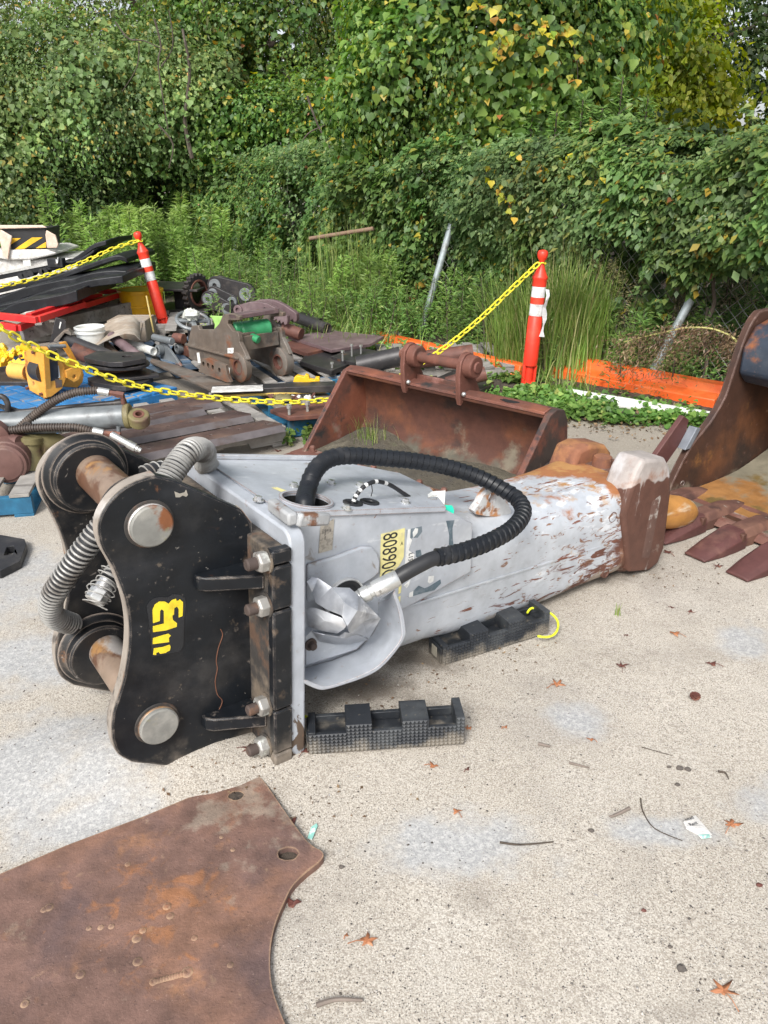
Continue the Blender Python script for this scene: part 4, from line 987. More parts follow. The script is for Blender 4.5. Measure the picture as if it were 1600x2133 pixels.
part('bucket_side', MB().prism(sidep, -.03, .012, 'yz'), M_['bigin'], bb, bevel=.006)
part('bucket_side', MB().prism(sidep, 1.20, 1.242, 'yz'), M_['bigin'], bb, bevel=.006)
bp = smooth_pts([V((a, b, 0)) for a, b in [(.0, .03), (.4, .02), (.8, .03), (.97, .10), (1.04, .26), (1.03, .46), (.93, .69), (.78, .85), (.60, .92)]], 4)
bi_ = []
for i, p in enumerate(bp):
    t = (bp[min(i + 1, len(bp) - 1)] - bp[max(i - 1, 0)]).normalized(); bi_.append(p + V((-t.y, t.x, 0)) * .025)
part('bucket_shell', MB().prism([(p.x, p.y) for p in bp] + [(p.x, p.y) for p in reversed(bi_)], .0125, 1.199, 'yz'), M_['bigin'], bb, sharp=30)
part('torque_tube', MB().prism([(.40, .66), (.40, .80), (.47, .90), (.60, .935), (.78, .86), (.80, .70), (.66, .60), (.47, .60)], .014, 1.198, 'yz'), M_['bluebox'], bb, bevel=.02, seg=3)
for i in range(5):
    x = .05 + .215 * i
    ad = MB()
    def trow(y, w_, z0, z1): return [V((x - w_, y, z0)), V((x + w_, y, z0)), V((x + w_, y, z0 * .4 + z1 * .6)), V((x + w_ * .6, y, z1)), V((x - w_ * .6, y, z1)), V((x - w_, y, z0 * .4 + z1 * .6))]
    ad.loft([trow(.24, .040, .030, .062), trow(.10, .062, .012, .085), trow(-.06, .062, .0, .088), trow(-.14, .058, .006, .082)])
    tt = part('tooth_adapter', ad, M_['adapter'], bb, bevel=.006, seg=2, sharp=35)
    td = MB(); td.loft([trow(-.12, .068, .002, .092), trow(-.19, .069, .0, .086), trow(-.29, .066, .0, .058), trow(-.41, .054, .004, .018)])
    part('tooth', td, M_['maroon'], tt, bevel=.004, sharp=35)
    part('tooth_lock', MB().box((x + .06, -.15, .065), (.02, .03, .04)), M_['ear'], tt, bevel=.005)
part('bucket_lip', MB().prism([(-.06, .02), (-.03, .05), (.22, .06), (.22, .02)], .0, 1.20, 'yz'), M_['lipsteel'], bb, bevel=.006)
rows = []
for j in range(11):
    v_ = j / 10; rows.append([V((.02 + 1.17 * i / 20, .10 + .80 * v_, .058 + .07 * v_ ** 2 + .012 * math.sin(i * .7) * v_ + (.16 * max(0, v_ - .55) ** 1.2 + .10 * max(0, (i - 2) / 20) * v_ * math.sin(i * .4 + 1) ** 2))) for i in range(21)])
part('mud_fill', MB().sheet(rows, .03), M_['mud'], bb, sharp=80)
M_['galv0'] = mat('grey_shim', (.20, .22, .25), .5, .2)
sc = LF.X(1375, 950, -.05), LF.X(1435, 878, -.05), LF.X(1444, 922, -.05), LF.X(1396, 990, -.05)
part('side_cutter', MB().prism([(-.13, .26), (.075, .47), (.125, .44), (.115, .35), (-.04, .19)], -.062, -.032, 'yz'), M_['maroon'], bb, bevel=.004)
part('side_shim', MB().prism([(.06, .30), (.13, .41), (.165, .40), (.10, .30)], -.0315, .018, 'yz'), M_['galv0'], bb, bevel=.003)
for (px, py) in ((1427, 960), (1421, 1007)):
    q = LF.X(px, py, .012); part('bolt_hole_ring', MB().ring((.012, q.y, q.z), (1, 0, 0), .013, .0155, .003, 18), M_['ear'], bb)

# ------------------------------------------------------------------ delineator posts
M_['orange'] = mat('red_orange_plastic', (.78, .045, .022), .42, layers=[LY((.70, .09, .045), 5, .5, .7), LY((.42, .05, .03), 14, .64, .72, d=8)], rvar=.06)
M_['band'] = mat('white_reflective_band', (.70, .71, .72), .45, layers=[LY((.48, .47, .46), 8, .52, .66, d=8), LY((.30, .26, .22), 20, .64, .70, d=8)])
M_['ychain'] = mat('yellow_plastic_chain', (.80, .70, .045), .38, layers=[LY((.62, .50, .08), 12, .56, .7)], rvar=.06)
def delineator(M, label):
    t = thing('delineator_post', label, 'delineator post', M=M, group='orange delineator posts holding the yellow chain')
    part('post_body', MB().lathe((0, 0, 0), (0, 0, 1), [(0, .062), (.02, .062), (.03, .058), (.07, .056), (.075, .034), (.20, .034), (.205, .056), (.24, .058), (.25, .058), (.58, .056), (.585, .052), (.595, .052)], 28), M_['orange'], t, sharp=50)
    part('grip_web', MB().box((-.044, 0, .138), (.022, .05, .14)).box((.044, 0, .138), (.022, .05, .14)), M_['orange'], t, bevel=.005)
    part('reflective_band', MB().lathe((0, 0, 0), (0, 0, 1), [(.595, .0535), (.685, .0535)], 28, caps=False), M_['band'], t)
    part('collar', MB().lathe((0, 0, 0), (0, 0, 1), [(.685, .0545), (.735, .0545)], 28, caps=True), M_['orange'], t)
    part('reflective_band', MB().lathe((0, 0, 0), (0, 0, 1), [(.735, .0535), (.815, .0535)], 28, caps=False), M_['band'], t)
    part('post_top', MB().lathe((0, 0, 0), (0, 0, 1), [(.815, .0545), (.86, .0545), (.875, .060), (.885, .060), (.90, .050), (.945, .030), (.985, .020), (1.0, .020), (1.015, .032), (1.035, .040), (1.06, .040), (1.075, .032), (1.082, .01)], 28), M_['orange'], t, sharp=50)
    return t
pb = G(1098, 812); pR = V((1.165, 6.05, 0))
postR = delineator(Matrix.Translation((pb.x, pb.y, 0)) @ Matrix.Rotation(R(2.2), 4, 'Y'), 'upright orange delineator post with torn tape at the right of the yellow chain')
part('torn_tape', MB().sheet([[V((.045 + .012 * math.sin(k * 1.3), -.045 + .01 * math.cos(k), .80 - k * .045)), V((.075 + .010 * math.sin(k * 1.7), -.03, .795 - k * .045))] for k in range(9)], .001, (0, 1, 0)), M_['band'], postR, sharp=None)
pl_ = G(350, 702)
postL = dup(postR, Matrix.Translation((pl_.x, pl_.y, 0)) @ Matrix.Rotation(R(-10.5), 4, 'Y') @ Matrix.Rotation(R(0), 4, 'X'), 'leaning orange delineator post behind the yellow drum at left')
for o in list(bpy.data.objects):
    if o.parent is postL and o.name.startswith('torn_tape'): bpy.data.objects.remove(o)
# ------------------------------------------------------------------ plastic chains, link by link
def link_mesh():
    r, h_, wr = .0165, .036, .0062
    P = [V((h_ / 2 * 1 + r * math.cos(a), r * math.sin(a), 0)) for a in [R(-90 + 22.5 * k) for k in range(9)]] + [V((-h_ / 2 - r * math.cos(a), -r * math.sin(a), 0)) for a in [R(-90 + 22.5 * k) for k in range(9)]]
    return mesh_of('link', MB().tube(P, wr, 6, closed=True), M_['ychain'], 80)
LINK = link_mesh()
def chain(pts, label, extra=()):
    t = thing('plastic_chain', label, 'chain', loc=pts[0], group='yellow plastic chains')
    pitch = .0560
    P = smooth_pts(pts, 12); L = sum((b - a).length for a, b in zip(P, P[1:])); n = int(L / pitch); Q, _ = resample(P, n + 1)
    for i in range(n):
        d = (Q[i + 1] - Q[i]).normalized(); c = (Q[i] + Q[i + 1]) / 2
        x = d; y = V((0, 0, 1)).cross(x).normalized(); z = x.cross(y); M = Matrix((x, y, z)).transposed().to_4x4()
        M = Matrix.Translation(c - V(pts[0])) @ M @ Matrix.Rotation(R(18 if i % 2 else 96) + random.uniform(-.15, .15), 4, 'X')
        o = bpy.data.objects.new('link', LINK); C.objects.link(o); o.parent = t; o.matrix_local = M
    return t
def sag(a, b, s, n=14):
    return [a.lerp(b, k / n) - V((0, 0, s * 4 * (k / n) * (1 - k / n))) for k in range(n + 1)]
tl = W(postL) @ V((0, -.03, .995)); tr = W(postR) @ V((-.03, -.03, .985))
chain([atY(x, y, Y) for x, y, Y in ((-60, 612, 7.2), (0, 596, 7.3), (60, 584, 7.5), (120, 566, 7.7), (180, 543, 7.9), (235, 518, 8.05))] + [tl], 'yellow plastic chain over the black mats to the leaning post')
chain([atY(x, y, Y) for x, y, Y in ((-60, 648, 3.9), (0, 683, 4.0), (50, 712, 4.1), (110, 741, 4.2), (180, 768, 4.3), (260, 797, 4.42), (340, 815, 4.55), (430, 827, 4.7), (520, 835, 4.8), (600, 838, 4.9), (670, 834, 5.0), (740, 822, 5.1), (810, 795, 5.25), (890, 749, 5.42), (950, 706, 5.6), (1010, 655, 5.75), (1060, 607, 5.9))] + [tr], 'long sagging yellow plastic chain from the left edge to the upright post')
for (pp, nm) in ((postL, 'l'), (postR, 'r')):
    part('chain_loop', MB().tube([V((.030 * math.cos(R(a)), .030 * math.sin(R(a)), .985 + .006 * math.sin(R(3 * a)))) for a in range(0, 360, 20)], .0055, 6, closed=True), M_['ychain'], pp)
# ------------------------------------------------------------------ pallets and the parts stored on them
M_['gwood'] = mat('weathered_grey_wood', (.29, .275, .255), .85, layers=[LY((.33, .315, .295), 4, .45, .65, st=(.35, 3, 3), d=8), LY((.11, .10, .092), 6, .54, .68, st=(.3, 4, 4), d=8), LY((.17, .145, .115), 2, .5, .7)], bump=[(30, .5, .004)])
M_['bwood'] = mat('blue_painted_wood', (.018, .145, .36), .7, layers=[LY((.03, .20, .46), 2.5, .48, .66), LY((.29, .25, .21), 5, .545, .64, st=(.4, 3, 3), d=9), LY((.16, .20, .24), 3.5, .55, .7, d=8, k=.8)], bump=[(30, .4, .004)])
M_['bwood2'] = mat('blue_block_wood', (.015, .10, .19), .7, layers=[LY((.02, .15, .27), 3, .45, .65), LY((.10, .12, .12), 5, .56, .68, d=8)], bump=[(30, .4, .004)])
M_['fadedblue'] = mat('faded_blue_wood', (.085, .14, .21), .8, layers=[LY((.20, .21, .22), 4, .48, .64, st=(.4, 3, 3), d=8), LY((.06, .09, .14), 3, .5, .7)], bump=[(30, .4, .004)])
M_['blade'] = mat('rusty_blade_steel', (.085, .052, .046), .6, .15, layers=[LY((.15, .095, .075), 4, .45, .65, d=8), LY((.19, .085, .055), 6, .60, .70, d=8), LY((.06, .046, .048), 3, .5, .7), LY((.17, .155, .15), 12, .62, .72, k=.6)], bump=[(90, .4, .002)], edge=((.20, .17, .16), .006))
M_['blade_edge'] = mat('blade_bevel_steel', (.13, .115, .118), .5, .2, layers=[LY((.10, .07, .06), 4, .5, .68, d=8)], bump=[(90, .2, .002)])
M_['dsteel'] = mat('dark_oily_steel', (.040, .038, .040), .45, .3, layers=[LY((.085, .075, .07), 5, .5, .68, d=8), LY((.12, .06, .035), 7, .62, .72, d=8, m=0), LY((.16, .155, .15), 9, .66, .75, k=.6)], bump=[(50, .2, .003)], edge=((.16, .13, .11), .006))
M_['bsteel'] = mat('brown_grey_steel', (.145, .115, .092), .55, .2, layers=[LY((.19, .17, .15), 3, .45, .65, d=7), LY((.20, .085, .045), 4, .57, .70, d=8), LY((.08, .07, .065), 6, .56, .7)], bump=[(60, .2, .002)], edge=((.24, .15, .10), .006))
M_['psteel'] = mat('purple_brown_steel', (.155, .105, .112), .5, .15, layers=[LY((.21, .155, .16), 4, .45, .65), LY((.16, .08, .06), 7, .6, .72)], bump=[(60, .2, .002)], edge=((.25, .17, .15), .006))
M_['rsteel'] = mat('red_brown_steel', (.13, .055, .042), .65, .1, layers=[LY((.19, .08, .05), 6, .5, .66), LY((.07, .04, .035), 7, .56, .7)], bump=[(80, .3, .002)])
M_['gsteel'] = mat('grey_cylinder_paint', (.15, .165, .175), .42, .12, layers=[LY((.25, .27, .28), 2.5, .45, .65, st=(.4, 1, 1)), LY((.24, .12, .085), 3, .60, .72, st=(.5, 1, 2), d=8), LY((.08, .085, .09), 4, .58, .7)], bump=[(40, .08, .002)])
M_['cast'] = mat('olive_casting', (.17, .145, .065), .6, layers=[LY((.22, .19, .10), 5, .5, .66), LY((.13, .08, .055), 3.5, .54, .66, d=8)], bump=[(50, .4, .003)])
M_['castr'] = mat('red_brown_casting', (.135, .070, .060), .6, layers=[LY((.19, .11, .085), 4, .48, .66, d=8), LY((.17, .13, .075), 5, .6, .72)], bump=[(50, .3, .003)])
M_['blkplastic'] = mat('black_track_pad', (.009, .010, .013), .42, layers=[LY((.026, .028, .032), 3, .5, .68), LY((.12, .10, .085), 7, .66, .76)], bump=[(30, .1, .003)], edge=((.07, .07, .08), .008), spec=.35)
M_['redpaint'] = mat('bright_red_paint', (.62, .018, .022), .35, layers=[LY((.75, .035, .03), 3, .45, .65), LY((.38, .02, .02), 6, .62, .72)], rvar=.06)
M_['yelpaint'] = mat('yellow_paint', (.82, .50, .02), .45, layers=[LY((.62, .33, .03), 7, .58, .7), LY((.25, .13, .04), 14, .66, .71, d=8)], rvar=.08)
M_['oyel'] = mat('orange_yellow_paint', (.72, .33, .045), .5, layers=[LY((.80, .42, .09), 4, .45, .62), LY((.35, .13, .035), 8, .60, .68, d=8), LY((.14, .07, .04), 14, .67, .72, d=8)], bump=[(60, .15, .002)], edge=((.28, .12, .04), .008), rvar=.08)
M_['drumyel'] = mat('yellow_drum_plastic', (.88, .47, .012), .4, layers=[LY((.70, .34, .012), 3, .5, .7), LY((.35, .20, .03), 9, .68, .74)], rvar=.06)
M_['green'] = mat('green_paint', (.035, .24, .10), .35, layers=[LY((.08, .34, .16), 5, .5, .66), LY((.10, .09, .05), 7, .62, .7)])
M_['lgreen'] = mat('light_green_paint', (.34, .58, .16), .45, layers=[LY((.22, .40, .12), 6, .55, .7)])
M_['white'] = mat('white_plastic', (.74, .75, .72), .45, layers=[LY((.55, .54, .49), 6, .54, .68), LY((.40, .33, .25), 9, .66, .74, d=8)], rvar=.06)
M_['card'] = mat('cardboard', (.33, .27, .21), .85, layers=[LY((.42, .37, .31), 4, .5, .66), LY((.26, .25, .25), 3, .52, .66, off=9), LY((.27, .16, .10), 5, .6, .72)], bump=[(20, .3, .006)])
M_['wrapf'] = mat('stretch_wrapped_boxes', (.60, .585, .56), .3, layers=[LY((.74, .73, .71), 7, .48, .62, st=(1, 1, .4)), LY((.42, .40, .38), 5, .56, .7)], bump=[(14, .8, .02)])
M_['peach'] = mat('torn_box_paper', (.66, .50, .40), .8, layers=[LY((.76, .63, .54), 5, .5, .66)], bump=[(10, .5, .01)])

def pallet(label, O, head, L=1.2, Wd=1.0, m='gwood', mside=None, nb=7, th=.018, z0=0.0, swap=False, bw=.095, group='timber pallets', skip=()):
    """stringer pallet; near long edge starts at O and runs along the heading"""
    M = Matrix.Translation((O[0], O[1], z0)) @ Matrix.Rotation(R(head), 4, 'Z')
    t = thing('wooden_pallet', label, 'pallet', M=M, group=group)
    ms = M_[mside or m]; mt_ = M_[m]
    for k in range(3):
        y = .02 + k * (Wd - .04) / 2
        n1, n2 = .22 * L, .42 * L; n3, n4 = .60 * L, .80 * L
        pr = [(0, .02), (n1, .02), (n1 + .02, .06), (n2 - .02, .06), (n2, .02), (n3, .02), (n3 + .02, .06), (n4 - .02, .06), (n4, .02), (L, .02), (L, .112), (0, .112)]
        part('stringer', MB().prism(pr, y - .019, y + .019), ms, t, bevel=.002)
    for k in range(nb):
        if k in skip: continue
        x = bw / 2 + k * (L - bw) / (nb - 1); j = random.uniform(-.006, .006)
        if swap:
            pass
        part('deck_board', MB().box((x + j, Wd / 2 + random.uniform(-.01, .01), .1125 + th / 2), (bw, Wd + random.uniform(-.01, .02), th)), mt_, t, bevel=.002)
    for k in range(3):
        x = bw / 2 + k * (L - bw) / 2
        part('bottom_board', MB().box((x, Wd / 2, .010), (bw, Wd, th)), ms, t, bevel=.002)
    return t
q = G(597, 927)
d = V((math.cos(R(34)), math.sin(R(34)), 0))
pallet('weathered grey pallet under the long steel cutting blades', q - d * 1.22, 34, 1.22, 1.05, 'gwood')
q = G(599, 914); pallet('blue edged pallet under the bolts beside the ditching bucket', q + V((.01, .02, 0)), 24, 1.15, .95, 'gwood', 'bwood2')
q = G(470, 842); pallet('faded blue pallet under the brown coupler', q, 27, 1.25, 1.25, 'gwood', 'fadedblue', nb=8, group='timber pallets')
q = G(470, 842) + V((-.45, .89, 0)) * .0
pallet('faded blue pallet left of the brown coupler', G(470, 842) + V((-.78, .42, 0)) + V((-.45, .89, 0)) * .25, 27, .8, 1.2, 'fadedblue', 'fadedblue', nb=6)
q = G(372, 842)
M0 = V((q.x, q.y, 0)); xd = V((math.cos(R(-37)), math.sin(R(-37)), 0)); yd = V((.602, .799, 0))
# blue pallet: boards run away to the left
pallet('bright blue pallet under the orange yellow sheave block', M0 - yd * 1.0, 127 - 74 + 0, 1.0, 1.25, 'bwood', 'bwood', nb=9, bw=.088)
pallet('second blue pallet further left under the sheave block', M0 - yd * 1.0 - xd * 1.32, 53, 1.0, 1.2, 'bwood', 'bwood', nb=8, bw=.088)
q = G(72, 1076)
pallet('grey topped blue pallet corner under the gearbox at left', V((q.x, q.y, 0)) - V((1.2 * math.cos(R(12)), 1.2 * math.sin(R(12)), 0)), 12, 1.2, .95, 'gwood', 'bwood2', nb=7)
part_block = None
pallet('grey pallet under the dark plates behind the coupler', G(560, 745) + V((.1, .1, 0)), 20, 1.25, 1.0, 'gwood')
pallet('grey pallet standing under the yellow drum', G(225, 735), 12, 1.2, 1.0, 'gwood')
pallet('grey pallet beneath the steel tubes and white pail', G(130, 775), 8, 1.2, 1.0, 'gwood')

# --- long cutting blades on the grey pallet
def blade(a, b_, w_, label, z=.135, th=.032, nh=6, bevel_side=.05):
    A, B = G(a[0], a[1], z + th), G(b_[0], b_[1], z + th); L = (B - A).length; hd = math.degrees(math.atan2(B.y - A.y, B.x - A.x))
    M = Matrix.Translation((A.x, A.y, z)) @ Matrix.Rotation(R(hd), 4, 'Z')
    t = None; e = .34
    hol = [circ(-e + .12 + i * (L + e - .2) / (nh - 1), w_ * .62, .011, 10) for i in range(nh)]
    mb = MB().prism([(-e, bevel_side), (L - .02, bevel_side), (L, bevel_side + .03), (L - .06, w_), (-e, w_)], 0, th, 'xy', holes=hol)
    o = thing('cutting_blade', label, 'steel blade', M=M, group='steel cutting blades on the grey pallet')
    part('blade_flat', mb, M_['blade'], o, bevel=.0015)
    part('blade_bevel', MB().prism([(.0, .003), (bevel_side - .0004, th), (bevel_side - .0004, 0)], -e, L - .02, 'yz'), M_['blade_edge'], o)
    return o
blade((340, 943), (601, 888), .215, 'nearest long steel blade on the grey pallet', z=.134)
blade((340, 905), (535, 867), .22, 'second long steel blade on the grey pallet', z=.140)
blade((262, 893), (437, 853), .17, 'shorter blade laid on top beside the blue pallet', z=.155)
blade((300, 868), (470, 838), .26, 'rearmost rusty blade on the grey pallet', z=.134)

# --- hydraulic cylinder with its hoses, resting above the gearbox
CF = Frame((-1.38, 4.12, .0), 4)
def cy(px, py, y): return CF.Y(px, py, y)
cyl = thing('hydraulic_cylinder', 'grey hydraulic cylinder with brown spiral hoses lying across the left edge', 'hydraulic cylinder', M=CF.M)
A, B = cy(-120, 893, 0), cy(262, 867, 0)
part('barrel', MB().cyl(A, B, .066, 30, bev=.004), M_['gsteel'], cyl)
part('end_cap', MB().cyl(B - (B - A).normalized() * .004, B + (B - A).normalized() * .03, .070, 30, bev=.006), M_['cast'], cyl)
E1 = cy(291, 868, -.0)
part('rod_eye', MB().lathe(E1 - V((.0, .02, .032)), (.12, -.42, .9), [(0, .028), (0, .052), (.006, .058), (.062, .058), (.068, .052), (.068, .028), (0, .028)], 26, caps=False).bar(B, E1 + (B - E1) * .35, .07, .075), M_['cast'], cyl, bevel=.004)
part('bushing', MB().lathe(E1 - V((.0, .02, .030)), (.12, -.42, .9), [(0, .018), (0, .031), (.068, .031), (.068, .018), (0, .018)], 22, caps=False), M_['rsteel'], cyl)
part('side_tube', MB().cyl(cy(-60, 868, .05), cy(255, 838, .05), .016, 14).cyl(cy(240, 840, .05), cy(262, 837, .05), .022, 14), M_['dsteel'], cyl)
part('lug', MB().ring(cy(57, 886, -.07) - V((0, .01, 0)), (0, 1, 0), .012, .026, .02, 20), M_['dsteel'], cyl)
def ribbed(rows, r, pitch, label, parent, F_=CF, m='hosebrown'):
    P = smooth_pts([F_.Y(a, b, y) for a, b, y in rows], 9); L = sum((b - a).length for a, b in zip(P, P[1:])); n = int(L / pitch) * 6; Q, _ = resample(P, n)
    rr = [r * (1.0 if (i % 6) in (0, 1, 2) else .80) for i in range(n)]
    return part(label, MB().tube(Q, rr, 14), M_[m], parent, sharp=30)
M_['hosebrown'] = mat('dusty_brown_hose_guard', (.060, .045, .038), .6, layers=[LY((.10, .078, .064), 6, .48, .66), LY((.03, .026, .025), 10, .56, .7)])
ribbed([(-30, 935, -.05), (0, 912, -.05), (40, 890, -.055), (80, 858, -.05), (120, 832, -.04), (160, 817, -.02), (205, 813, .0)], .0235, .0135, 'hose', cyl)
ribbed([(-30, 905, -.09), (0, 900, -.09), (50, 893, -.09), (110, 890, -.09), (160, 891, -.085), (195, 899, -.08)], .0235, .0135, 'hose', cyl)
def fitting(a, b_, c, y, r=.019):
    P, Q_, T = cy(*a, y), cy(*b_, y), cy(*c, y)
    part('hose_ferrule', MB().cyl(P, Q_, r + .002, 16, bev=.002), M_['zinc'], cyl)
    part('red_elbow', MB().cyl(Q_, T, r - .003, 6).cyl(Q_.lerp(T, .5), T + (T - Q_) * .1, r + .001, 6).cyl(T, T + V((.0, 0, -.05)), r - .006, 12), M_['rsteel'], cyl, sharp=25)
fitting((203, 814), (228, 818), (255, 823), .0); fitting((193, 897), (216, 902), (248, 906), -.08)
part('coupler_end', MB().cyl(cy(232, 905, -.10), cy(268, 925, -.12), .020, 16).lathe(cy(266, 924, -.12), cy(300, 942, -.13) - cy(266, 924, -.12), [(0, .018), (.0, .023), (.045, .023), (.05, .017), (.06, .019), (.064, .014), (.078, .014), (.08, .010)], 18), M_['zinc'], cyl, sharp=30)
part('port_nipple', MB().cyl(cy(247, 888, -.06), cy(247, 905, -.07), .013, 12), M_['gsteel'], cyl)
ring_ = [cy(0 + 17 * math.cos(R(a)), 849 + 24 * math.sin(R(a)), .02) for a in range(0, 360, 20)]
part('hose_loop', MB().tube(ring_, .016, 12, closed=True), M_['dsteel'], cyl)
part('chain_sling', MB().tube([cy(20, 850, .06), cy(40, 856, .06), cy(60, 856, .06), cy(75, 852, .06)], .012, 10), M_['dsteel'], cyl)
GF = Frame((-1.62, 3.86, .135), -10)
gb = thing('gearbox_casting', 'red brown and olive gearbox casting on the pallet at left', 'gearbox', M=GF.M)
def gy(px, py, y): return GF.Y(px, py, y)
c0 = gy(10, 968, -.10)
part('motor_drum', MB().lathe(c0, (-.35, 1, .05), [(0, .10), (.004, .108), (.03, .112), (.035, .118), (.22, .118), (.24, .10)], 34), M_['castr'], gb, sharp=40)
part('end_disc', MB().lathe(c0, (.35, -1, -.05), [(0, .095), (.006, .090), (.007, .085), (.012, .0005)], 34), M_['castr'], gb, sharp=50)
part('drum_flange', MB().lathe(gy(-25, 915, -.02), (-.35, 1, .2), [(0, .10), (.004, .11), (.05, .11), (.06, .09)], 28).cyl(gy(-40, 930, .0), gy(42, 925, .0), .045, 18), M_['castr'], gb, sharp=40)
part('neck', MB().lathe(gy(62, 975, .05), (.05, .2, 1), [(0, .085), (.06, .08), (.10, .058), (.135, .058), (.138, .068), (.17, .07), (.175, .06)], 26), M_['cast'], gb, sharp=40)
part('side_housing', MB().loft([[gy(70, 930, .1) + V((.0, 0, 0)) + V((math.cos(R(a)) * .07, 0, math.sin(R(a)) * .07)) for a in range(0, 360, 24)], [gy(120, 920, .2) + V((math.cos(R(a)) * .06, 0, math.sin(R(a)) * .05)) for a in range(0, 360, 24)]]), M_['cast'], gb, sharp=50)
part('rib', MB().prism([(-.0, .0), (.06, .03), (.0, .06)], -.02, .0), M_['castr'], gb)

# --- orange-yellow sheave block
SF = Frame(G(98, 833, .135), 50)
sh = thing('sheave_block', 'orange yellow sheave block with open tube and clevis on the blue pallet', 'sheave block', M=SF.M)
fs = lambda pts: Z(0, 640, 4.706, pts)
def sx(pts, x): return [(q.y, q.z) for q in (SF.X(a, b, x) for a, b in fs(pts))]
def sy(pts, y): return [(q.x, q.z) for q in (SF.Y(a, b, y) for a, b in fs(pts))]
lf = sx([(230, 440), (330, 390), (400, 395), (420, 420), (452, 885), (440, 900), (285, 815), (250, 640)], 0)
hq = SF.X(*fs([(347, 640)])[0], 0)
part('cheek_plate', MB().prism(lf, 0, .045, 'yz', holes=[circ(hq.y, hq.z, .022, 22, .030)]), M_['oyel'], sh, bevel=.005)
part('cheek_core', MB().prism([(p[0] * .9 + .01, p[1] * .92 + .008) for p in lf], .047, .11, 'yz'), M_['dsteel'], sh)
for a, b in ((340, 440), (415, 850), (280, 790), (215, 475)):
    q = SF.X(*fs([(a, b)])[0], 0); part('bolt', MB().cyl((-.02, q.y, q.z), (0, q.y, q.z), .013, 6), M_['rsteel'], sh, sharp=25)
rf = sy([(420, 420), (560, 470), (630, 580), (642, 700), (610, 790), (500, 875), (452, 888)], 0)
hq = SF.Y(*fs([(487, 640)])[0], 0)
part('face_plate', MB().prism(rf, -.006, .03, 'xz', holes=[circ(hq.x, hq.z, .018, 18)]), M_['oyel'], sh, bevel=.004)
part('face_plate', MB().prism([(p[0] + .02, p[1]) for p in rf], .16, .19), M_['oyel'], sh, bevel=.004)
part('pin_plug', MB().cyl((hq.x, -.012, hq.z), (hq.x, .0, hq.z), .020, 20), M_['rsteel'], sh)
part('sheave_core', MB().cyl((hq.x, .032, hq.z), (hq.x, .158, hq.z), .085, 24), M_['dsteel'], sh)
q = SF.X(*fs([(250, 640)])[0], .02); q2 = SF.X(*fs([(125, 640)])[0], -.02); q2 = V((-.02, q.y + .16, q.z))
part('open_tube', MB().lathe(V((.03, q.y - .02, q.z)), (-.35, 1, .03), [(0, .058), (.15, .058), (.15, .050), (0, .050), (0, .058)], 26, caps=False), M_['oyel'], sh, sharp=40)
cl = sy([(640, 620), (690, 598), (780, 590), (795, 640), (770, 710), (720, 735), (650, 690)], -.02)
chq = SF.Y(*fs([(722, 678)])[0], -.02)
part('clevis', MB().prism(cl, -.03, -.005, 'xz', holes=[circ(chq.x, chq.z, .014, 14)]), M_['oyel'], sh, bevel=.004)
part('far_cheek', MB().prism(sy([(560, 520), (740, 520), (800, 590), (825, 660), (810, 740), (760, 790), (620, 780), (640, 650)], .12), .12, .15), M_['oyel'], sh, bevel=.004)
part('top_strut', MB().cyl(SF.Y(*fs([(480, 385)])[0], .08), SF.Y(*fs([(640, 380)])[0], .08), .014, 14), M_['gsteel'], sh)
part('top_arm', MB().prism(sy([(590, 350), (650, 335), (690, 400), (800, 600), (760, 600), (640, 420)], .14), .14, .165), M_['oyel'], sh, bevel=.004)
for pts in ([(500, 505), (540, 500), (565, 560), (540, 590), (510, 580)], [(538, 700), (605, 710), (610, 780), (548, 790)]):
    part('tape_patch', MB().prism(sy(pts, -.008), -.009, -.0065), M_['bsteel'], sh)
part('white_label', MB().prism(sy([(548, 570), (575, 572), (590, 690), (568, 690)], -.008), -.010, -.0091), M_['white'], sh)
# --- heap of yellow chain hardware
heap = thing('yellow_hardware_heap', 'heap of small yellow painted shackles behind the sheave block', 'hardware heap', loc=G(20, 775, .135))
random.seed(21)
def shackle():
    mb = MB(); n = random.choice((5, 6)); pts = [(.02, 0), (.045, .01), (.06, .03), (.04, .05), (.02, .035), (0, .06), (-.02, .035), (-.05, .04), (-.05, .01)]
    return mb.prism([(a * 1.1 + random.uniform(-.004, .004), b * 1.2) for a, b in pts], 0, .03, 'xz')
for i in range(26):
    q = G(random.uniform(-50, 62), random.uniform(735, 785), .0) ; px, py = random.uniform(-50, 62), random.uniform(722, 778)
    Y = 5.9 + (778 - py) / 56 * .3
    p = atY(px, py, Y); M = Matrix.Translation(p) @ Matrix.Rotation(random.uniform(0, 6.28), 4, 'Z') @ Matrix.Rotation(random.uniform(-1, 1), 4, 'X')
    part('shackle', shackle().xf(M), M_['yelpaint'], heap, world=True, bevel=.002)
base_ = MB().box(G(20, 792, .16) + V((0, .2, -.06)), (.75, .5, .12)); part('tray', base_, M_['dsteel'], heap, world=True, bevel=.004)

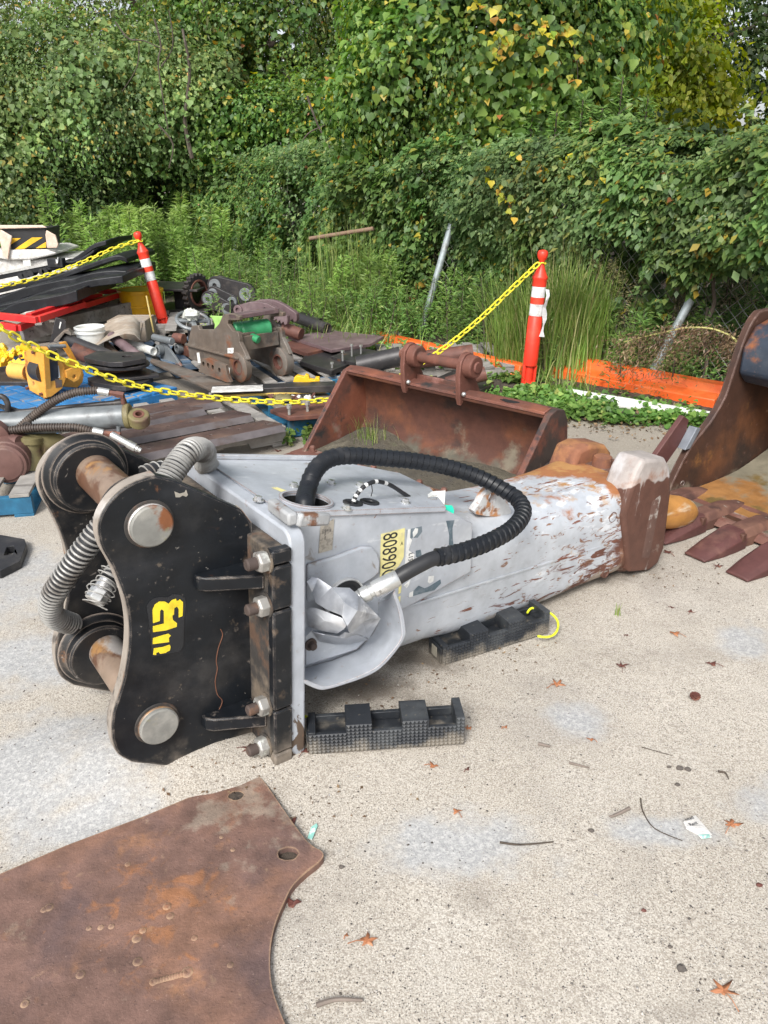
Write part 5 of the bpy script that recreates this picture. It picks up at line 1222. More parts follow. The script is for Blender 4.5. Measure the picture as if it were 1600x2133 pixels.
# --- stacked steel plates (undercarriage parts)
stk = thing('steel_plate_stack', 'stack of dark shaped steel plates round a rusty drum on the blue pallet', 'steel part stack', loc=G(240, 815, .135))
def flat(pts, z, th, m, par, name, crop=fs, bev=.003, holes=()):
    P = [G(a, b, z) for a, b in crop(pts)]
    return part(name, MB().prism([(p.x, p.y) for p in P], z - th, z, 'xy', holes=[[(G(a, b, z).x, G(a, b, z).y) for a, b in crop(h)] for h in holes]), m, par, world=True, bevel=bev)
el = lambda cx, cy_, rx, ry, n=20: [(cx + rx * math.cos(2 * math.pi * i / n), cy_ - ry * math.sin(2 * math.pi * i / n)) for i in range(n)]
flat([(820, 480), (960, 425), (1405, 440), (1430, 475), (1425, 500), (1200, 538), (1080, 540), (870, 505)][::-1], .355, .035, M_['dsteel'], stk, 'top_plate', holes=[el(1244, 480, 50, 13, 14)])
flat(el(1150, 535, 318, 62), .305, .022, M_['dsteel'], stk, 'disc')
c = G(*fs([(1160, 590)])[0], .22); part('rusty_drum', MB().cyl((c.x, c.y, .20), (c.x, c.y, .283), .19, 34), M_['rsteel'], stk, world=True)
flat([(1000, 640), (1400, 580), (1545, 635), (1560, 660), (1300, 690), (1050, 700)], .225, .022, M_['dsteel'], stk, 'eye_plate', holes=[el(1500, 634, 18, 7, 10)])
flat([(855, 690), (1000, 655), (1500, 690), (1400, 740), (1230, 775), (1130, 770), (880, 725)][::-1], .195, .035, M_['dsteel'], stk, 'lower_plate')
flat([(860, 735), (900, 715), (1480, 715), (1350, 770), (1230, 808), (1120, 800), (900, 760)][::-1], .158, .022, M_['dsteel'], stk, 'bottom_plate')

# --- pail, tubes, cardboard, drum
q = G(188, 752, .12); pail = thing('white_pail', 'white plastic pail with rim among the steel tubes', 'pail', loc=(q.x, q.y + .1, .165))
part('pail_body', MB().lathe((0, 0, 0), (0, 0, 1), [(0, .100), (.005, .104), (.21, .119), (.212, .125), (.225, .125), (.23, .121), (.225, .115), (.02, .098)], 30, caps=False), M_['white'], pail, sharp=40)
part('pail_rim', MB().lathe((0, 0, .18), (0, 0, 1), [(0, .118), (.0, .127), (.012, .128), (.014, .118)], 30, caps=False).lathe((0, 0, .215), (0, 0, 1), [(0, .120), (.0, .128), (.016, .129), (.02, .122), (.01, .114)], 30, caps=False), M_['white'], pail, sharp=40)
part('pail_base', MB().lathe((0, 0, .01), (0, 0, 1), [(0, .098), (.15, .095)], 24), M_['card'], pail)
def pipe(a, b_, Y, r, m, label, nm='steel_tube', grp='loose steel tubes', Y2=None, hollow=True):
    A, B = atY(*a, Y), atY(*b_, Y2 or Y); L = (B - A).length
    mb = MB().lathe(A, B - A, [(0, r * .8), (0, r), (L, r), (L, r * .78), (L - .05, r * .76)], 20, caps=False).cyl(A + (B - A) * .02, B - (B - A) * .03, r * .75, 12)
    return solo(nm, mb, M_[m], label, 'steel tube', group=grp)
pipe((138, 706), (232, 742), 6.5, .046, 'dsteel', 'dark grey steel tube below the white pail', Y2=6.3)
pipe((150, 728), (262, 775), 6.2, .062, 'rsteel', 'brown steel tube behind the plate stack', Y2=6.25)
pipe((233, 700), (288, 742), 6.7, .042, 'psteel', 'brown grey steel tube right of the white pail', Y2=6.4)
pipe((262, 714), (320, 732), 6.9, .036, 'white', 'whitish steel tube end near the leaning post', Y2=6.6)
pipe((216, 712), (250, 745), 6.75, .03, 'bsteel', 'short steel tube beside the pail', Y2=6.6)
brk = thing('bracket_plate', 'upright dark steel bracket plate with white mark left of the pail', 'steel bracket', loc=atY(125, 720, 6.55))
KF = Frame(atY(125, 725, 6.5), 15)
fk = lambda pts: Z(0, 460, 6.667, pts)
part('plate', MB().prism(KF.pxz(fk([(770, 1340), (910, 1380), (915, 1500), (1000, 1600), (960, 1660), (760, 1680), (690, 1700)]), 0), 0, .03).xf(KF.M), M_['dsteel'], brk, world=True, bevel=.004)
part('plate_flange', MB().prism(KF.pxz(fk([(740, 1670), (880, 1530), (950, 1515), (1000, 1560), (990, 1600), (900, 1560), (800, 1690), (760, 1700)]), -.08), -.08, .02).xf(KF.M), M_['bsteel'], brk, world=True, bevel=.004)
part('white_mark', MB().prism(KF.pxz(fk([(835, 1400), (855, 1405), (832, 1500), (818, 1490)]), -.002), -.004, -.001).xf(KF.M), M_['white'], brk, world=True)
sheet_rows = []
for j in range(4):
    Yb = 7.2 - j * .22
    sheet_rows.append([atY(px, py + j * 12, Yb) for px, py in ((190, 690), (215, 676), (240, 664), (262, 658), (280, 660), (292, 672))])
solo('bent_sheet', MB().sheet(sheet_rows, .004), M_['card'], 'bent tan and grey sheet sagging over the cardboard box', 'sheet', sharp=60)
bx_ = G(262, 716, .13); box = thing('cardboard_box', 'flattened cardboard box in front of the yellow drum', 'cardboard box', loc=(bx_.x, bx_.y + .1, .13))
part('box_body', MB().box((0, .15, .10), (.36, .34, .20)), M_['card'], box, bevel=.006)
part('box_flap', MB().prism([(-.18, 0), (.10, .0), (.16, .18), (-.10, .14)], -.03, -.024), M_['card'], box)
q = G(292, 700, .135); dr = thing('yellow_drum', 'yellow plastic drum beside the leaning delineator post', 'drum', loc=(atY(303, 690, 8.62).x, 8.62, .0), M=None)
DS = Matrix.Diagonal((.84, .84, .84, 1))
part('drum_body', MB().lathe((0, 0, 0), (0, 0, 1), [(0, .24), (.01, .255), (.16, .262), (.165, .27), (.18, .27), (.185, .262), (.33, .268), (.335, .280), (.36, .280), (.365, .27), (.50, .275), (.505, .29), (.54, .29), (.545, .27), (.50, .255)], 40).xf(DS), M_['drumyel'], dr, sharp=40)
part('lid', MB().cyl((0, 0, .52), (0, 0, .535), .265, 36).xf(DS), M_['drumyel'], dr)
solo('wooden_stick', MB().cyl(atY(305, 616, 7.55), atY(320, 692, 7.5), .008, 8), mat('stick_yellow', (.55, .43, .16), .6), 'thin pale stick leaning on the yellow drum', 'stick')
# --- coupler on the faded blue pallet
fc = lambda pts: Z(300, 560, 3.478, pts)
QF = Frame(G(500, 800, .13), -45)
cp = thing('quick_coupler', 'brown steel quick coupler frame with green cylinder inside on the faded pallet', 'coupler', M=QF.M)
def qy(pts, y): return [(q.x, q.z) for q in (QF.Y(a, b, y) for a, b in fc(pts))]
def ctr(px, py, y): return QF.Y(*fc([(px, py)])[0], y)
bossn = ctr(690, 712, 0)
br = .115
near = [(315, 545), (345, 412), (392, 410), (400, 440), (505, 440), (545, 395), (572, 330), (640, 322), (690, 345), (690, 372), (610, 374), (605, 400), (640, 450), (680, 460), (690, 500), (690, 530), (720, 590), (750, 660)]
nl = qy(near, 0)
cpts = [(bossn.x + br * math.cos(R(a)), bossn.z + br * math.sin(R(a))) for a in range(40, -135, -20)]
nl2 = nl + cpts + qy([(600, 742), (500, 700), (330, 655)], 0)
part('side_plate', MB().prism(nl2, 0, .035), M_['bsteel'], cp, bevel=.004)
part('boss', MB().lathe((bossn.x, .0, bossn.z), (0, -1, 0), [(-.035, br), (.012, br), (.016, br - .006), (.016, .055)], 30, caps=False).lathe((bossn.x, .03, bossn.z), (0, -1, 0), [(0, .0555), (.046, .0555)], 24, caps=False), M_['bsteel'], cp, sharp=40)
part('boss_bore', MB().lathe((bossn.x, -.0165, bossn.z), (0, 1, 0), [(0, .062), (.0, .050), (.05, .048), (.05, .001)], 24, caps=False), M_['rsteel'], cp)
dy = .40; dz_ = -.02
fl_ = [(a, b + dz_) for a, b in nl2]
part('side_plate', MB().prism(fl_, dy, dy + .035), M_['bsteel'], cp, bevel=.004)
part('boss', MB().lathe((bossn.x, dy, bossn.z + dz_), (0, -1, 0), [(-.04, br), (.03, br), (.034, br - .006), (.034, .055)], 30, caps=False), M_['bsteel'], cp, sharp=40)
part('boss_bore', MB().lathe((bossn.x, dy - .0345, bossn.z + dz_), (0, 1, 0), [(0, .062), (.0, .050), (.05, .048), (.05, .001)], 24, caps=False), M_['rsteel'], cp)
ledge = qy([(315, 545), (690, 535)], 0)
part('ledge_bar', MB().box(((ledge[0][0] + ledge[1][0]) / 2, -.012, ledge[0][1] + .0), (abs(ledge[1][0] - ledge[0][0]), .03, .016)), M_['bsteel'], cp, bevel=.003)
mx_ = ctr(560, 470, 0)
x_m = ctr(690, 535, 0)
part('cross_plate', MB().box((x_m.x - .03, .20, x_m.z - .02), (.025, .37, .11)), M_['bsteel'], cp, bevel=.004)
part('cross_plate', MB().box((x_m.x - .18, .20, x_m.z + .045), (.28, .37, .02)), M_['bsteel'], cp, bevel=.003)
part('top_bar', MB().box((ctr(640, 335, 0).x, .20, ctr(640, 335, 0).z - .01), (.10, .40, .035)), M_['psteel'], cp, bevel=.006)
part('rear_plate', MB().box((ctr(330, 480, 0).x + .02, .2, ctr(330, 480, 0).z - .02), (.02, .36, .16)), M_['dsteel'], cp)
gq = ctr(720, 430, .12); part('green_cylinder', MB().cyl((gq.x - .02, .10, gq.z - .02), (gq.x + .03, .34, gq.z - .02), .07, 24, bev=.012).cyl((gq.x - .03, .05, gq.z), (gq.x - .02, .11, gq.z), .05, 20, bev=.01), M_['green'], cp)
part('green_port', MB().cyl((gq.x + .05, .15, gq.z - .06), (gq.x + .12, .17, gq.z - .08), .03, 18, bev=.005).cyl((gq.x, .2, gq.z + .03), (gq.x, .2, gq.z + .075), .014, 10), M_['green'], cp)
part('green_hook', MB().prism(qy([(472, 340), (570, 345), (560, 370), (535, 420), (508, 442), (512, 400), (490, 355)], .05), .05, .075), M_['lgreen'], cp, bevel=.003)
for pts in ([(606, 574), (650, 572), (648, 612), (606, 612)], [(382, 608), (400, 606), (412, 680), (392, 682)], [(602, 714), (622, 716), (622, 774), (604, 772)]):
    part('white_label', MB().prism(qy(pts, -.003), -.004, -.0025), M_['white'], cp)
oq = ctr(612, 596, -.0045)
text('label_print', '1115', TM(oq, (1, 0, 0), (0, 0, 1)), M_['print_black'], cp, .8, .022)
# --- bracket with bosses, base plate, perforated plate
LB = Frame(G(395, 770, .14), -48)
lb = thing('linkage_bracket', 'grey linkage bracket with round bushes left of the coupler', 'linkage bracket', M=LB.M)
def lq(px, py, y): return LB.Y(*fc([(px, py)])[0], y)
for (a, b, y, r) in ((95, 590, -.0, .045), (235, 580, .20, .045)):
    q = lq(a, b, y)
    part('bush', MB().lathe((q.x, y, q.z), (0, 1, 0), [(0, .024), (0, r), (.05, r), (.05, .024), (0, .024)], 24, caps=False), M_['gsteel'], lb, bevel=.003)
    part('bush', MB().lathe((q.x, y + .052, q.z), (0, 1, 0), [(0, .024), (0, r * .86), (.04, r * .86), (.04, .024), (0, .024)], 24, caps=False), M_['rsteel'], lb, bevel=.003)
part('lug_plate', MB().prism([(q.x, q.z) for q in (lq(a, b, .05) for a, b in ((110, 535), (150, 540), (265, 705), (120, 650)))], .05, .075), M_['gsteel'], lb, bevel=.004)
part('lug_plate', MB().prism([(q.x, q.z) for q in (lq(a, b, .25) for a, b in ((255, 535), (285, 535), (395, 695), (380, 705), (250, 640)))], .25, .275), M_['rsteel'], lb, bevel=.004)
A_, B_ = lq(70, 495, .03), lq(205, 525, .05); part('cross_tube', MB().cyl(A_, B_, .030, 18, bev=.006), M_['gsteel'], lb)
part('pin_boss', MB().cyl(lq(220, 500, .2), lq(220, 500, .2) + V((.10, .04, .0)), .045, 18, bev=.006), M_['rsteel'], lb)
bpz = .150
flat([(50, 645), (250, 700), (640, 830), (500, 880), (45, 668)][::-1], .165, .02, M_['bsteel'], lb, 'base_plate', crop=fc)
PF = Frame(G(452, 795, .165), -32)
pf = [(q.x, q.z) for q in (PF.Y(a, b, 0) for a, b in fc([(395, 745), (418, 655), (465, 645), (560, 688), (590, 700), (600, 760), (628, 822), (600, 822)]))]
ph = [PF.Y(a, b, 0) for a, b in fc([(430, 690), (464, 700), (498, 714), (546, 734)])]
pfp = thing('perforated_plate', 'short upright steel plate with four holes in front of the coupler', 'steel plate', M=PF.M)
part('plate', MB().prism(pf, 0, .03, 'xz', holes=[circ(p.x, p.z, .0125, 14, .020) for p in ph]), M_['bsteel'], pfp, bevel=.003)
for p in ph: part('hole_back', MB().prism(circ(p.x, p.z, .014, 12, .021), .026, .029), M_['dark'], pfp)
# --- grapple thumb
TF = Frame(G(560, 735, .1), -25)
th_ = thing('grapple_thumb', 'purple brown serrated thumb arm arched behind the coupler', 'grapple thumb', M=TF.M)
tp = [(q.x, q.z) for q in (TF.Y(a, b, 0) for a, b in fc([(668, 322), (658, 300), (666, 280), (690, 268), (712, 255), (760, 242), (830, 240), (890, 252), (945, 280), (1020, 330), (1035, 345), (1040, 380), (1035, 402), (1018, 408), (1010, 385), (990, 400), (985, 372), (965, 392), (958, 365), (938, 380), (930, 355), (905, 350), (880, 318), (840, 304), (780, 302), (720, 310), (690, 330)]))]
part('arm_plate', MB().prism(tp, 0, .05), M_['psteel'], th_, bevel=.004)
part('arm_plate', MB().prism(tp, .16, .21), M_['psteel'], th_, bevel=.004)
q = TF.Y(*fc([(686, 298)])[0], 0); part('eye', MB().lathe((q.x, -.02, q.z), (0, 1, 0), [(0, .022), (0, .046), (.25, .046), (.25, .022), (0, .022)], 22, caps=False), M_['psteel'], th_, bevel=.003)
for k in range(3):
    pp = [(q.x, q.z) for q in (TF.Y(a, b, -.001) for a, b in fc([(915 + k * 16, 292), (928 + k * 16, 296), (915 + k * 15, 318), (905 + k * 15, 312)]))]
    part('raised_mark', MB().prism(pp, -.004, .0005), M_['dark'], th_)
part('raised_mark', MB().prism([(q.x, q.z) for q in (TF.Y(a, b, -.001) for a, b in fc([(895, 318), (950, 345), (985, 320), (975, 312), (948, 332), (900, 308)]))], -.005, .0005), M_['dsteel'], th_)
q = TF.Y(*fc([(875, 287)])[0], 0); part('bore', MB().cyl((q.x, -.003, q.z), (q.x, .02, q.z), .011, 12), M_['dark'], th_)
part('lower_link', MB().prism([(q.x, q.z) for q in (TF.Y(a, b, .05) for a, b in fc([(850, 400), (960, 395), (1000, 420), (1000, 470), (950, 490), (860, 470)]))], .05, .13).lathe(TF.Y(*fc([(966, 435)])[0], .04), (0, 1, 0), [(0, .022), (0, .045), (.11, .045)], 20), M_['dsteel'], th_, bevel=.004)
part('lower_link', MB().cyl(TF.Y(*fc([(1010, 430)])[0], .1), TF.Y(*fc([(1140, 475)])[0], .1), .055, 18), M_['rsteel'], th_)
# --- black arm links behind
AF = Frame(G(480, 672, .1), -15)
al = thing('black_arm_links', 'pair of black linkage arms with round eyes by the weeds', 'linkage arms', M=AF.M)
def aq(px, py, y): return AF.Y(*fc([(px, py)])[0], y)
def capsule(x0, z0, r0, x1, z1, r1, n=9):
    a = math.atan2(z1 - z0, x1 - x0); out = []
    for k in range(n): t = a + math.pi / 2 + math.pi * k / (n - 1); out.append((x0 + r0 * math.cos(t), z0 + r0 * math.sin(t)))
    for k in range(n): t = a - math.pi / 2 + math.pi * k / (n - 1); out.append((x1 + r1 * math.cos(t), z1 + r1 * math.sin(t)))
    return out
def arm(p0, p1, y, r0, r1, w_=.05):
    a, b = aq(*p0, y), aq(*p1, y)
    part('arm', MB().prism(capsule(a.x, a.z, r0, b.x, b.z, r1), y, y + w_), M_['dsteel'], al, bevel=.005)
    for c in (a, b): part('eye', MB().lathe((c.x, y - .015, c.z), (0, 1, 0), [(0, .025), (0, r0 * .72), (w_ + .03, r0 * .72), (w_ + .03, .025), (0, .025)], 20, caps=False), M_['gsteel'], al, bevel=.003)
arm((465, 220), (600, 290), 0, .085, .075); arm((500, 180), (640, 240), .12, .08, .07); arm((515, 120), (735, 185), .30, .10, .12); arm((540, 95), (760, 165), .45, .07, .07)
part('cross_shaft', MB().cyl(aq(610, 285, -.02), aq(610, 285, -.02) + V((0, .55, 0)), .04, 18), M_['dsteel'], al)
# --- sprocket, black box section
ZF = Frame(G(410, 660, .1), 62)
sp = thing('drive_sprocket', 'black toothed drive sprocket standing on edge beside the links', 'sprocket', M=ZF.M)
qc = ZF.Y(*fc([(385, 175)])[0], 0); gear = []
nt_ = 21
for i in range(nt_ * 4):
    a = 2 * math.pi * i / (nt_ * 4); r = .22 if (i % 4) in (0, 1) else .195
    gear.append((qc.x + r * math.cos(a), qc.z + r * .98 * math.sin(a)))
part('toothed_rim', MB().prism(gear, -.03, .03, 'xz', holes=[circ(qc.x, qc.z, .135, 30)]), M_['dsteel'], sp, bevel=.004)
part('inner_ring', MB().ring((qc.x, -.04, qc.z), (0, 1, 0), .125, .148, .08, 34), M_['rsteel'], sp, bevel=.004)
XF = Frame(G(365, 668, .05), -8)
bs = thing('black_box_section', 'black box section with flat top plate left of the sprocket', 'steel section', M=XF.M)
a_, b_ = XF.Y(*fc([(225, 290)])[0], 0), XF.Y(*fc([(335, 160)])[0], 0)
part('box', MB().box(((a_.x + b_.x) / 2, .25, (a_.z + b_.z) / 2), (abs(b_.x - a_.x), .5, abs(b_.z - a_.z))), M_['blkplastic'], bs, bevel=.008)
part('top_plate', MB().box(((a_.x + b_.x) / 2 - .12, .2, b_.z + .02), (abs(b_.x - a_.x) + .5, .65, .025)), M_['dsteel'], bs, bevel=.004)
a2 = XF.Y(*fc([(250, 320)])[0], -.1); part('lower_arm', MB().box((a2.x, .2, a2.z), (.7, .6, .06)).cyl((a2.x - .3, -.15, a2.z - .12), (a2.x + .35, -.15, a2.z - .10), .10, 18), M_['dsteel'], bs, bevel=.006)
# --- handwheel with a bag on it
c = atY(402, 668, 7.3); hw = thing('grey_wheel', 'grey spoked wheel lying flat with a crumpled plastic bag on it', 'wheel', loc=c)
tilt = Matrix.Rotation(R(20), 4, 'X') @ Matrix.Rotation(R(14), 4, 'Y')
mb = MB(); mb.tube([V((.15 * math.cos(R(a)), .15 * math.sin(R(a)), 0)) for a in range(0, 360, 12)], .017, 10, closed=True); mb.xf(tilt); part('wheel_rim', mb, M_['gsteel'], hw)
for k in range(4):
    mb = MB().bar((0, 0, 0), (.145 * math.cos(R(90 * k + 20)), .145 * math.sin(R(90 * k + 20)), 0), .045, .016).xf(tilt); part('spoke', mb, M_['gsteel'], hw, bevel=.003)
part('hub', MB().cyl((0, 0, -.06), (0, 0, .03), .04, 18).xf(tilt), M_['gsteel'], hw)
part('pedestal', MB().cyl((0, 0, -(c.z - .11)), (0, 0, -.02), .06, 16), M_['dsteel'], hw)
random.seed(3)
bg_ = MB().blob((c.x - .01, c.y, c.z + .055), .075, 12, 8, (1, .8, .7), .28)
solo('plastic_bag', bg_, mat('clear_bag', (.55, .56, .52), .25, layers=[LY((.35, .37, .30), 12, .5, .66)], bump=[(30, .8, .01)]), 'crumpled clear plastic bag on the grey wheel', 'plastic bag', sharp=20)
# --- rods, dark plates with studs
pipe((610, 658), (682, 685), 7.7, .055, 'dsteel', 'dark steel bar ending in the weeds, nearer', 'steel_bar', 'dark steel bars by the weeds', Y2=7.3)
pipe((598, 650), (668, 672), 8.1, .045, 'dsteel', 'dark steel bar ending in the weeds, further', 'steel_bar', 'dark steel bars by the weeds', Y2=7.7)
def slab(pts, z, th, m, label, grp=None, nm='steel_plate', crop=lambda p: p, cat='steel plate', holes=()):
    P = [G(a, b, z) for a, b in crop(pts)]; mb = MB().prism([(p.x, p.y) for p in P], z - th, z, 'xy', holes=holes)
    return solo(nm, mb, M_[m], label, cat, bevel=.004, group=grp)
slab([(585, 716), (640, 735), (700, 722), (712, 708), (640, 700)], .20, .04, 'rsteel', 'brown plate lying nearest the coupler boss', 'dark plates behind the coupler')
slab([(625, 752), (690, 772), (775, 738), (700, 722), (640, 735)][::-1], .175, .04, 'dsteel', 'dark plate carrying bright bolts left of the bucket', 'dark plates behind the coupler')
slab([(600, 700), (690, 728), (770, 716), (800, 700), (690, 688)], .23, .03, 'psteel', 'brown grey plate overlapping the rear pallet', 'dark plates behind the coupler')
slab([(690, 742), (760, 762), (850, 742), (740, 722)], .20, .03, 'dsteel', 'dark plate behind the bucket corner', 'dark plates behind the coupler')
for i, (px, py, h_) in enumerate(((714, 752, .07), (733, 742, .085), (752, 737, .06), (692, 766, .03))):
    p = G(px, py, .205 if i != 3 else .176)
    solo('bright_bolt', MB().cyl(p, p + V((0, 0, h_)), .008, 10).cyl(p + V((0, 0, h_)), p + V((0, 0, h_ + .016)), .016, 6), M_['zinc'], 'bright zinc bolt standing on the dark plate, number counted from the left: ' .replace(', number counted from the left: ', '') + (' nearest the coupler', ' in the middle', ' nearest the weeds', ' low at the corner')[i], 'bolt', group='bright bolts on the dark plates', sharp=25)
# long dark bar and yellow rod at the pallet edge
A, B = G(441, 815, .19), G(700, 805, .19)
bar = MB().bar(A, B, .13, .05); lbar = solo('long_steel_bar', bar, M_['dsteel'], 'long dark steel bar along the edge of the coupler pallet', 'steel bar', bevel=.005)
A, B = G(441, 812, .218), G(548, 808, .218); solo('wrapped_end', MB().bar(A, B, .135, .012), M_['wrapf'], 'silvery plastic wrapping on the end of the long bar', 'plastic wrap', bevel=.003)
A, B = G(455, 826, .17), G(700, 814, .17); solo('yellow_rod', MB().cyl(A, B, .010, 10), mat('yellow_rod', (.60, .42, .10), .5), 'thin yellow rod in front of the long dark bar', 'rod')
# yellow bracket
yq = [(q.x, q.z) for q in (Frame(G(640, 797, .2), 0).Y(a, b, 0) for a, b in fc([(1080, 822), (1088, 790), (1110, 775), (1160, 785), (1172, 765), (1192, 775), (1200, 800), (1235, 808), (1242, 788), (1270, 790), (1274, 816), (1200, 822)]))]
yb = MB().prism(yq, 0, .05); yb.xf(Frame(G(640, 797, .2), 0).M); solo('yellow_bracket', yb, M_['yelpaint'], 'small notched yellow bracket on the pallet behind the long bar', 'bracket', bevel=.003)
# bolts heap
BOLTL = ['rusty bolt %s in the heap on the blue edged pallet' % w_ if w_[0] != '*' else 'white capped bolt %s of the heap' % w_[1:] for w_ in ('lying leftmost', 'second from the left', '*at the left', 'beside the dirty rag', 'in the back row left', 'under the yellow rod', 'in the middle front', 'in the middle back', '*in the middle', 'just right of the middle', 'on its head', 'leaning on another', 'near the white caps', '*at the right', 'close to the bucket', 'lying rightmost')]
random.seed(8)
for i in range(16):
    px, py = 562 + random.random() * 92, 822 + random.random() * 11; p = G(px, py, .16); a = random.uniform(0, 6.28); d = V((math.cos(a), math.sin(a), random.uniform(-.1, .3))) * .05
    new = i in (2, 8, 13)
    o = solo('loose_bolt', MB().cyl(p, p + d, .009, 8).cyl(p - d.normalized() * .018, p, .018, 6), M_['white' if new else 'rsteel'], BOLTL[i], 'bolt', group='rusty bolts on the pallet' if not new else 'white capped bolts on the pallet', sharp=25)
slab([(562, 852), (602, 868), (690, 862), (690, 838), (640, 838)], .165, .03, 'rsteel', 'brown plate with upright studs beside the bucket')
for i, (px, py) in enumerate(((603, 864), (641, 857))):
    p = G(px, py, .166); solo('stud', MB().cyl(p, p + V((0, 0, .055)), .010, 10).cyl(p + V((0, 0, .045)), p + V((0, 0, .07)), .018, 6), M_['nut'], ('left', 'right')[i] + ' upright stud with pale nut on the brown plate', 'stud', sharp=25)
solo('dirty_rag', MB().blob(G(588, 828, .17), .08, 10, 6, (1, .8, .25), .3), M_['cast'], 'dirty yellow rag beside the rusty bolts', 'rag')
# things lying behind the ditching bucket
pipe((745, 762), (835, 742), 5.9, .075, 'dsteel', 'black steel tube behind the ditching bucket, left', 'steel_tube', 'tubes behind the ditching bucket')
pipe((870, 750), (985, 735), 6.3, .07, 'rsteel', 'brown steel tube behind the bucket pin', 'steel_tube', 'tubes behind the ditching bucket')
pipe((930, 800), (1012, 778), 5.7, .055, 'rsteel', 'short rusty tube end right of the bucket pin', 'steel_tube', 'tubes behind the ditching bucket')
slab([(900, 790), (1000, 812), (1030, 800), (960, 765)], .1, .08, 'dsteel', 'black steel plate behind the bucket ear')
pallet('grey pallet just behind the ditching bucket', G(800, 800), 5, 1.1, 1.0, 'gwood')
# black base of a delineator at the left edge
fb = lambda pts: Z(0, 780, 3.81, pts)
P = [G(a, b, .04) for a, b in fb([(-420, 1290), (-150, 1235), (0, 1270), (195, 1305), (210, 1350), (160, 1480), (0, 1560), (-300, 1560), (-480, 1430)])]
hh = [G(a, b, .04) for a, b in fb([(42, 1400), (55, 1365), (110, 1358), (120, 1385), (95, 1430), (30, 1434)])]
solo('rubber_base', MB().prism([(p.x, p.y) for p in P], .004, .04, 'xy', holes=[[(p.x, p.y) for p in hh]]), M_['rubber'], 'flat black rubber post base with a handle slot at the left edge', 'rubber base', bevel=.012)
# --- wrapped crate with hazard-striped panel
KF2 = Frame(atY(60, 600, 9.6) * 1.0, 4); KF2 = Frame((atY(60, 600, 9.6).x, 9.6, 0), 4)
def ky(pts, y): return [(q.x, q.z) for q in (KF2.Y(a, b, y) for a, b in fk(pts))]
cr = thing('wrapped_crate', 'pallet of boxes in pale wrapping with torn paper and a striped panel on top', 'wrapped crate', M=KF2.M)
part('wrapped_boxes', MB().prism([(-1.1, .0), (.62, .0), (.62, ky([(700, 520)], 0)[0][1]), (-1.1, ky([(0, 540)], 0)[0][1])], .0, 1.0), M_['wrapf'], cr, bevel=.04, seg=3)
cf = ky([(-120, 500), (100, 540), (420, 545), (760, 470), (790, 440), (640, 395), (130, 400), (-120, 400)], -.04)
part('crumpled_paper', MB().prism(cf, -.06, .9), M_['wrapf'], cr, bevel=.03, seg=3)
part('striped_panel', MB().prism(ky([(20, 115), (640, 100), (640, 370), (140, 395)], -.02), -.02, .5), M_['print_black'], cr, bevel=.008)
for pts in ([(165, 240), (290, 240), (140, 335), (140, 260)], [(445, 230), (590, 230), (345, 385), (200, 395)], [(640, 290), (640, 372), (495, 380)]):
    part('yellow_stripe', MB().prism(ky(pts, -.022), -.024, -.021), mat('hazard_yellow', (.80, .46, .02), .5), cr)
for pts, yy in (([(0, 120), (165, 215), (130, 400), (110, 540), (40, 480), (-10, 250)], -.10), ([(640, 130), (770, 200), (810, 330), (790, 380), (650, 380), (628, 200)], -.08), ([(-60, 60), (220, 60), (580, 60), (650, 95), (20, 112), (-60, 110)], -.06)):
    part('torn_paper', MB().prism(ky(pts, yy), yy, yy + .03), M_['peach'], cr, bevel=.008)
part('white_sheet', MB().prism(ky([(320, 550), (420, 545), (430, 625), (330, 625)], -.064), -.066, -.061), M_['white'], cr)
# --- stack of black track mats and red frames, on a leaning grey pallet
def mat_strip(pts, Y0, dep, label, th=.05, m='blkplastic', nm='black_mat'):
    F_ = Frame((-3.6, Y0, 0), 0)
    P = [F_.Y(a, b, 0) for a, b in fk(pts)]; P = smooth_pts(P, 4)
    rows = [[p + V((dx, d, dz)) for p in P] for d, dx, dz in ((0, 0, 0), (dep * .5, .02, .012), (dep, .04, .0))]
    mb = MB().sheet(rows, th).xf(F_.M)
    return solo(nm, mb, M_[m], label, 'black mat', bevel=.008, group='black sheets piled at left', sharp=30)
mat_strip([(-300, 830), (0, 745), (300, 690), (640, 640), (860, 590), (980, 540), (1150, 430), (1300, 320), (1470, 270)], 8.6, .8, 'topmost black sheet curling up to the right')
mat_strip([(860, 560), (1000, 560), (1150, 500), (1300, 400)], 8.5, .3, 'short black strip under the curled topmost sheet', .03)
mat_strip([(-300, 1010), (0, 930), (300, 860), (620, 800), (900, 715), (1200, 610), (1600, 480), (1760, 520)], 8.2, .9, 'long black sheet just below the yellow chain')
mat_strip([(-300, 1130), (0, 1060), (250, 960), (560, 880), (860, 820), (1020, 800), (1250, 730), (1560, 690), (1760, 700)], 7.9, .9, 'thick black sheet ending near the leaning post', .09)
mat_strip([(-300, 1250), (0, 1170), (220, 1120), (500, 1020), (800, 930), (1000, 890), (1250, 820), (1700, 760)], 7.6, 1.0, 'lower black sheet with a brown edge', .07)
mat_strip([(-300, 1300), (0, 1245), (150, 1170), (330, 1110), (620, 1070), (900, 1010), (1060, 960)], 7.3, 1.0, 'lowest black sheet above the red frame', .10)
for i, (a, b) in enumerate((((300, 770), (8.35)), ((420, 740), 8.35), ((600, 700), 8.4))):
    pass
hwk = thing('black_roller_rail', 'black rail with rollers and a silver strip on top of the mats', 'roller rail', loc=atY(60, 560, 8.45))
part('silver_strip', MB().bar(atY(-20, 574, 8.4), atY(112, 547, 8.4), .03, .025), M_['zinc'], hwk, world=True)
part('rail', MB().bar(atY(-20, 580, 8.42), atY(130, 552, 8.42), .05, .05), M_['blkplastic'], hwk, world=True, bevel=.005)
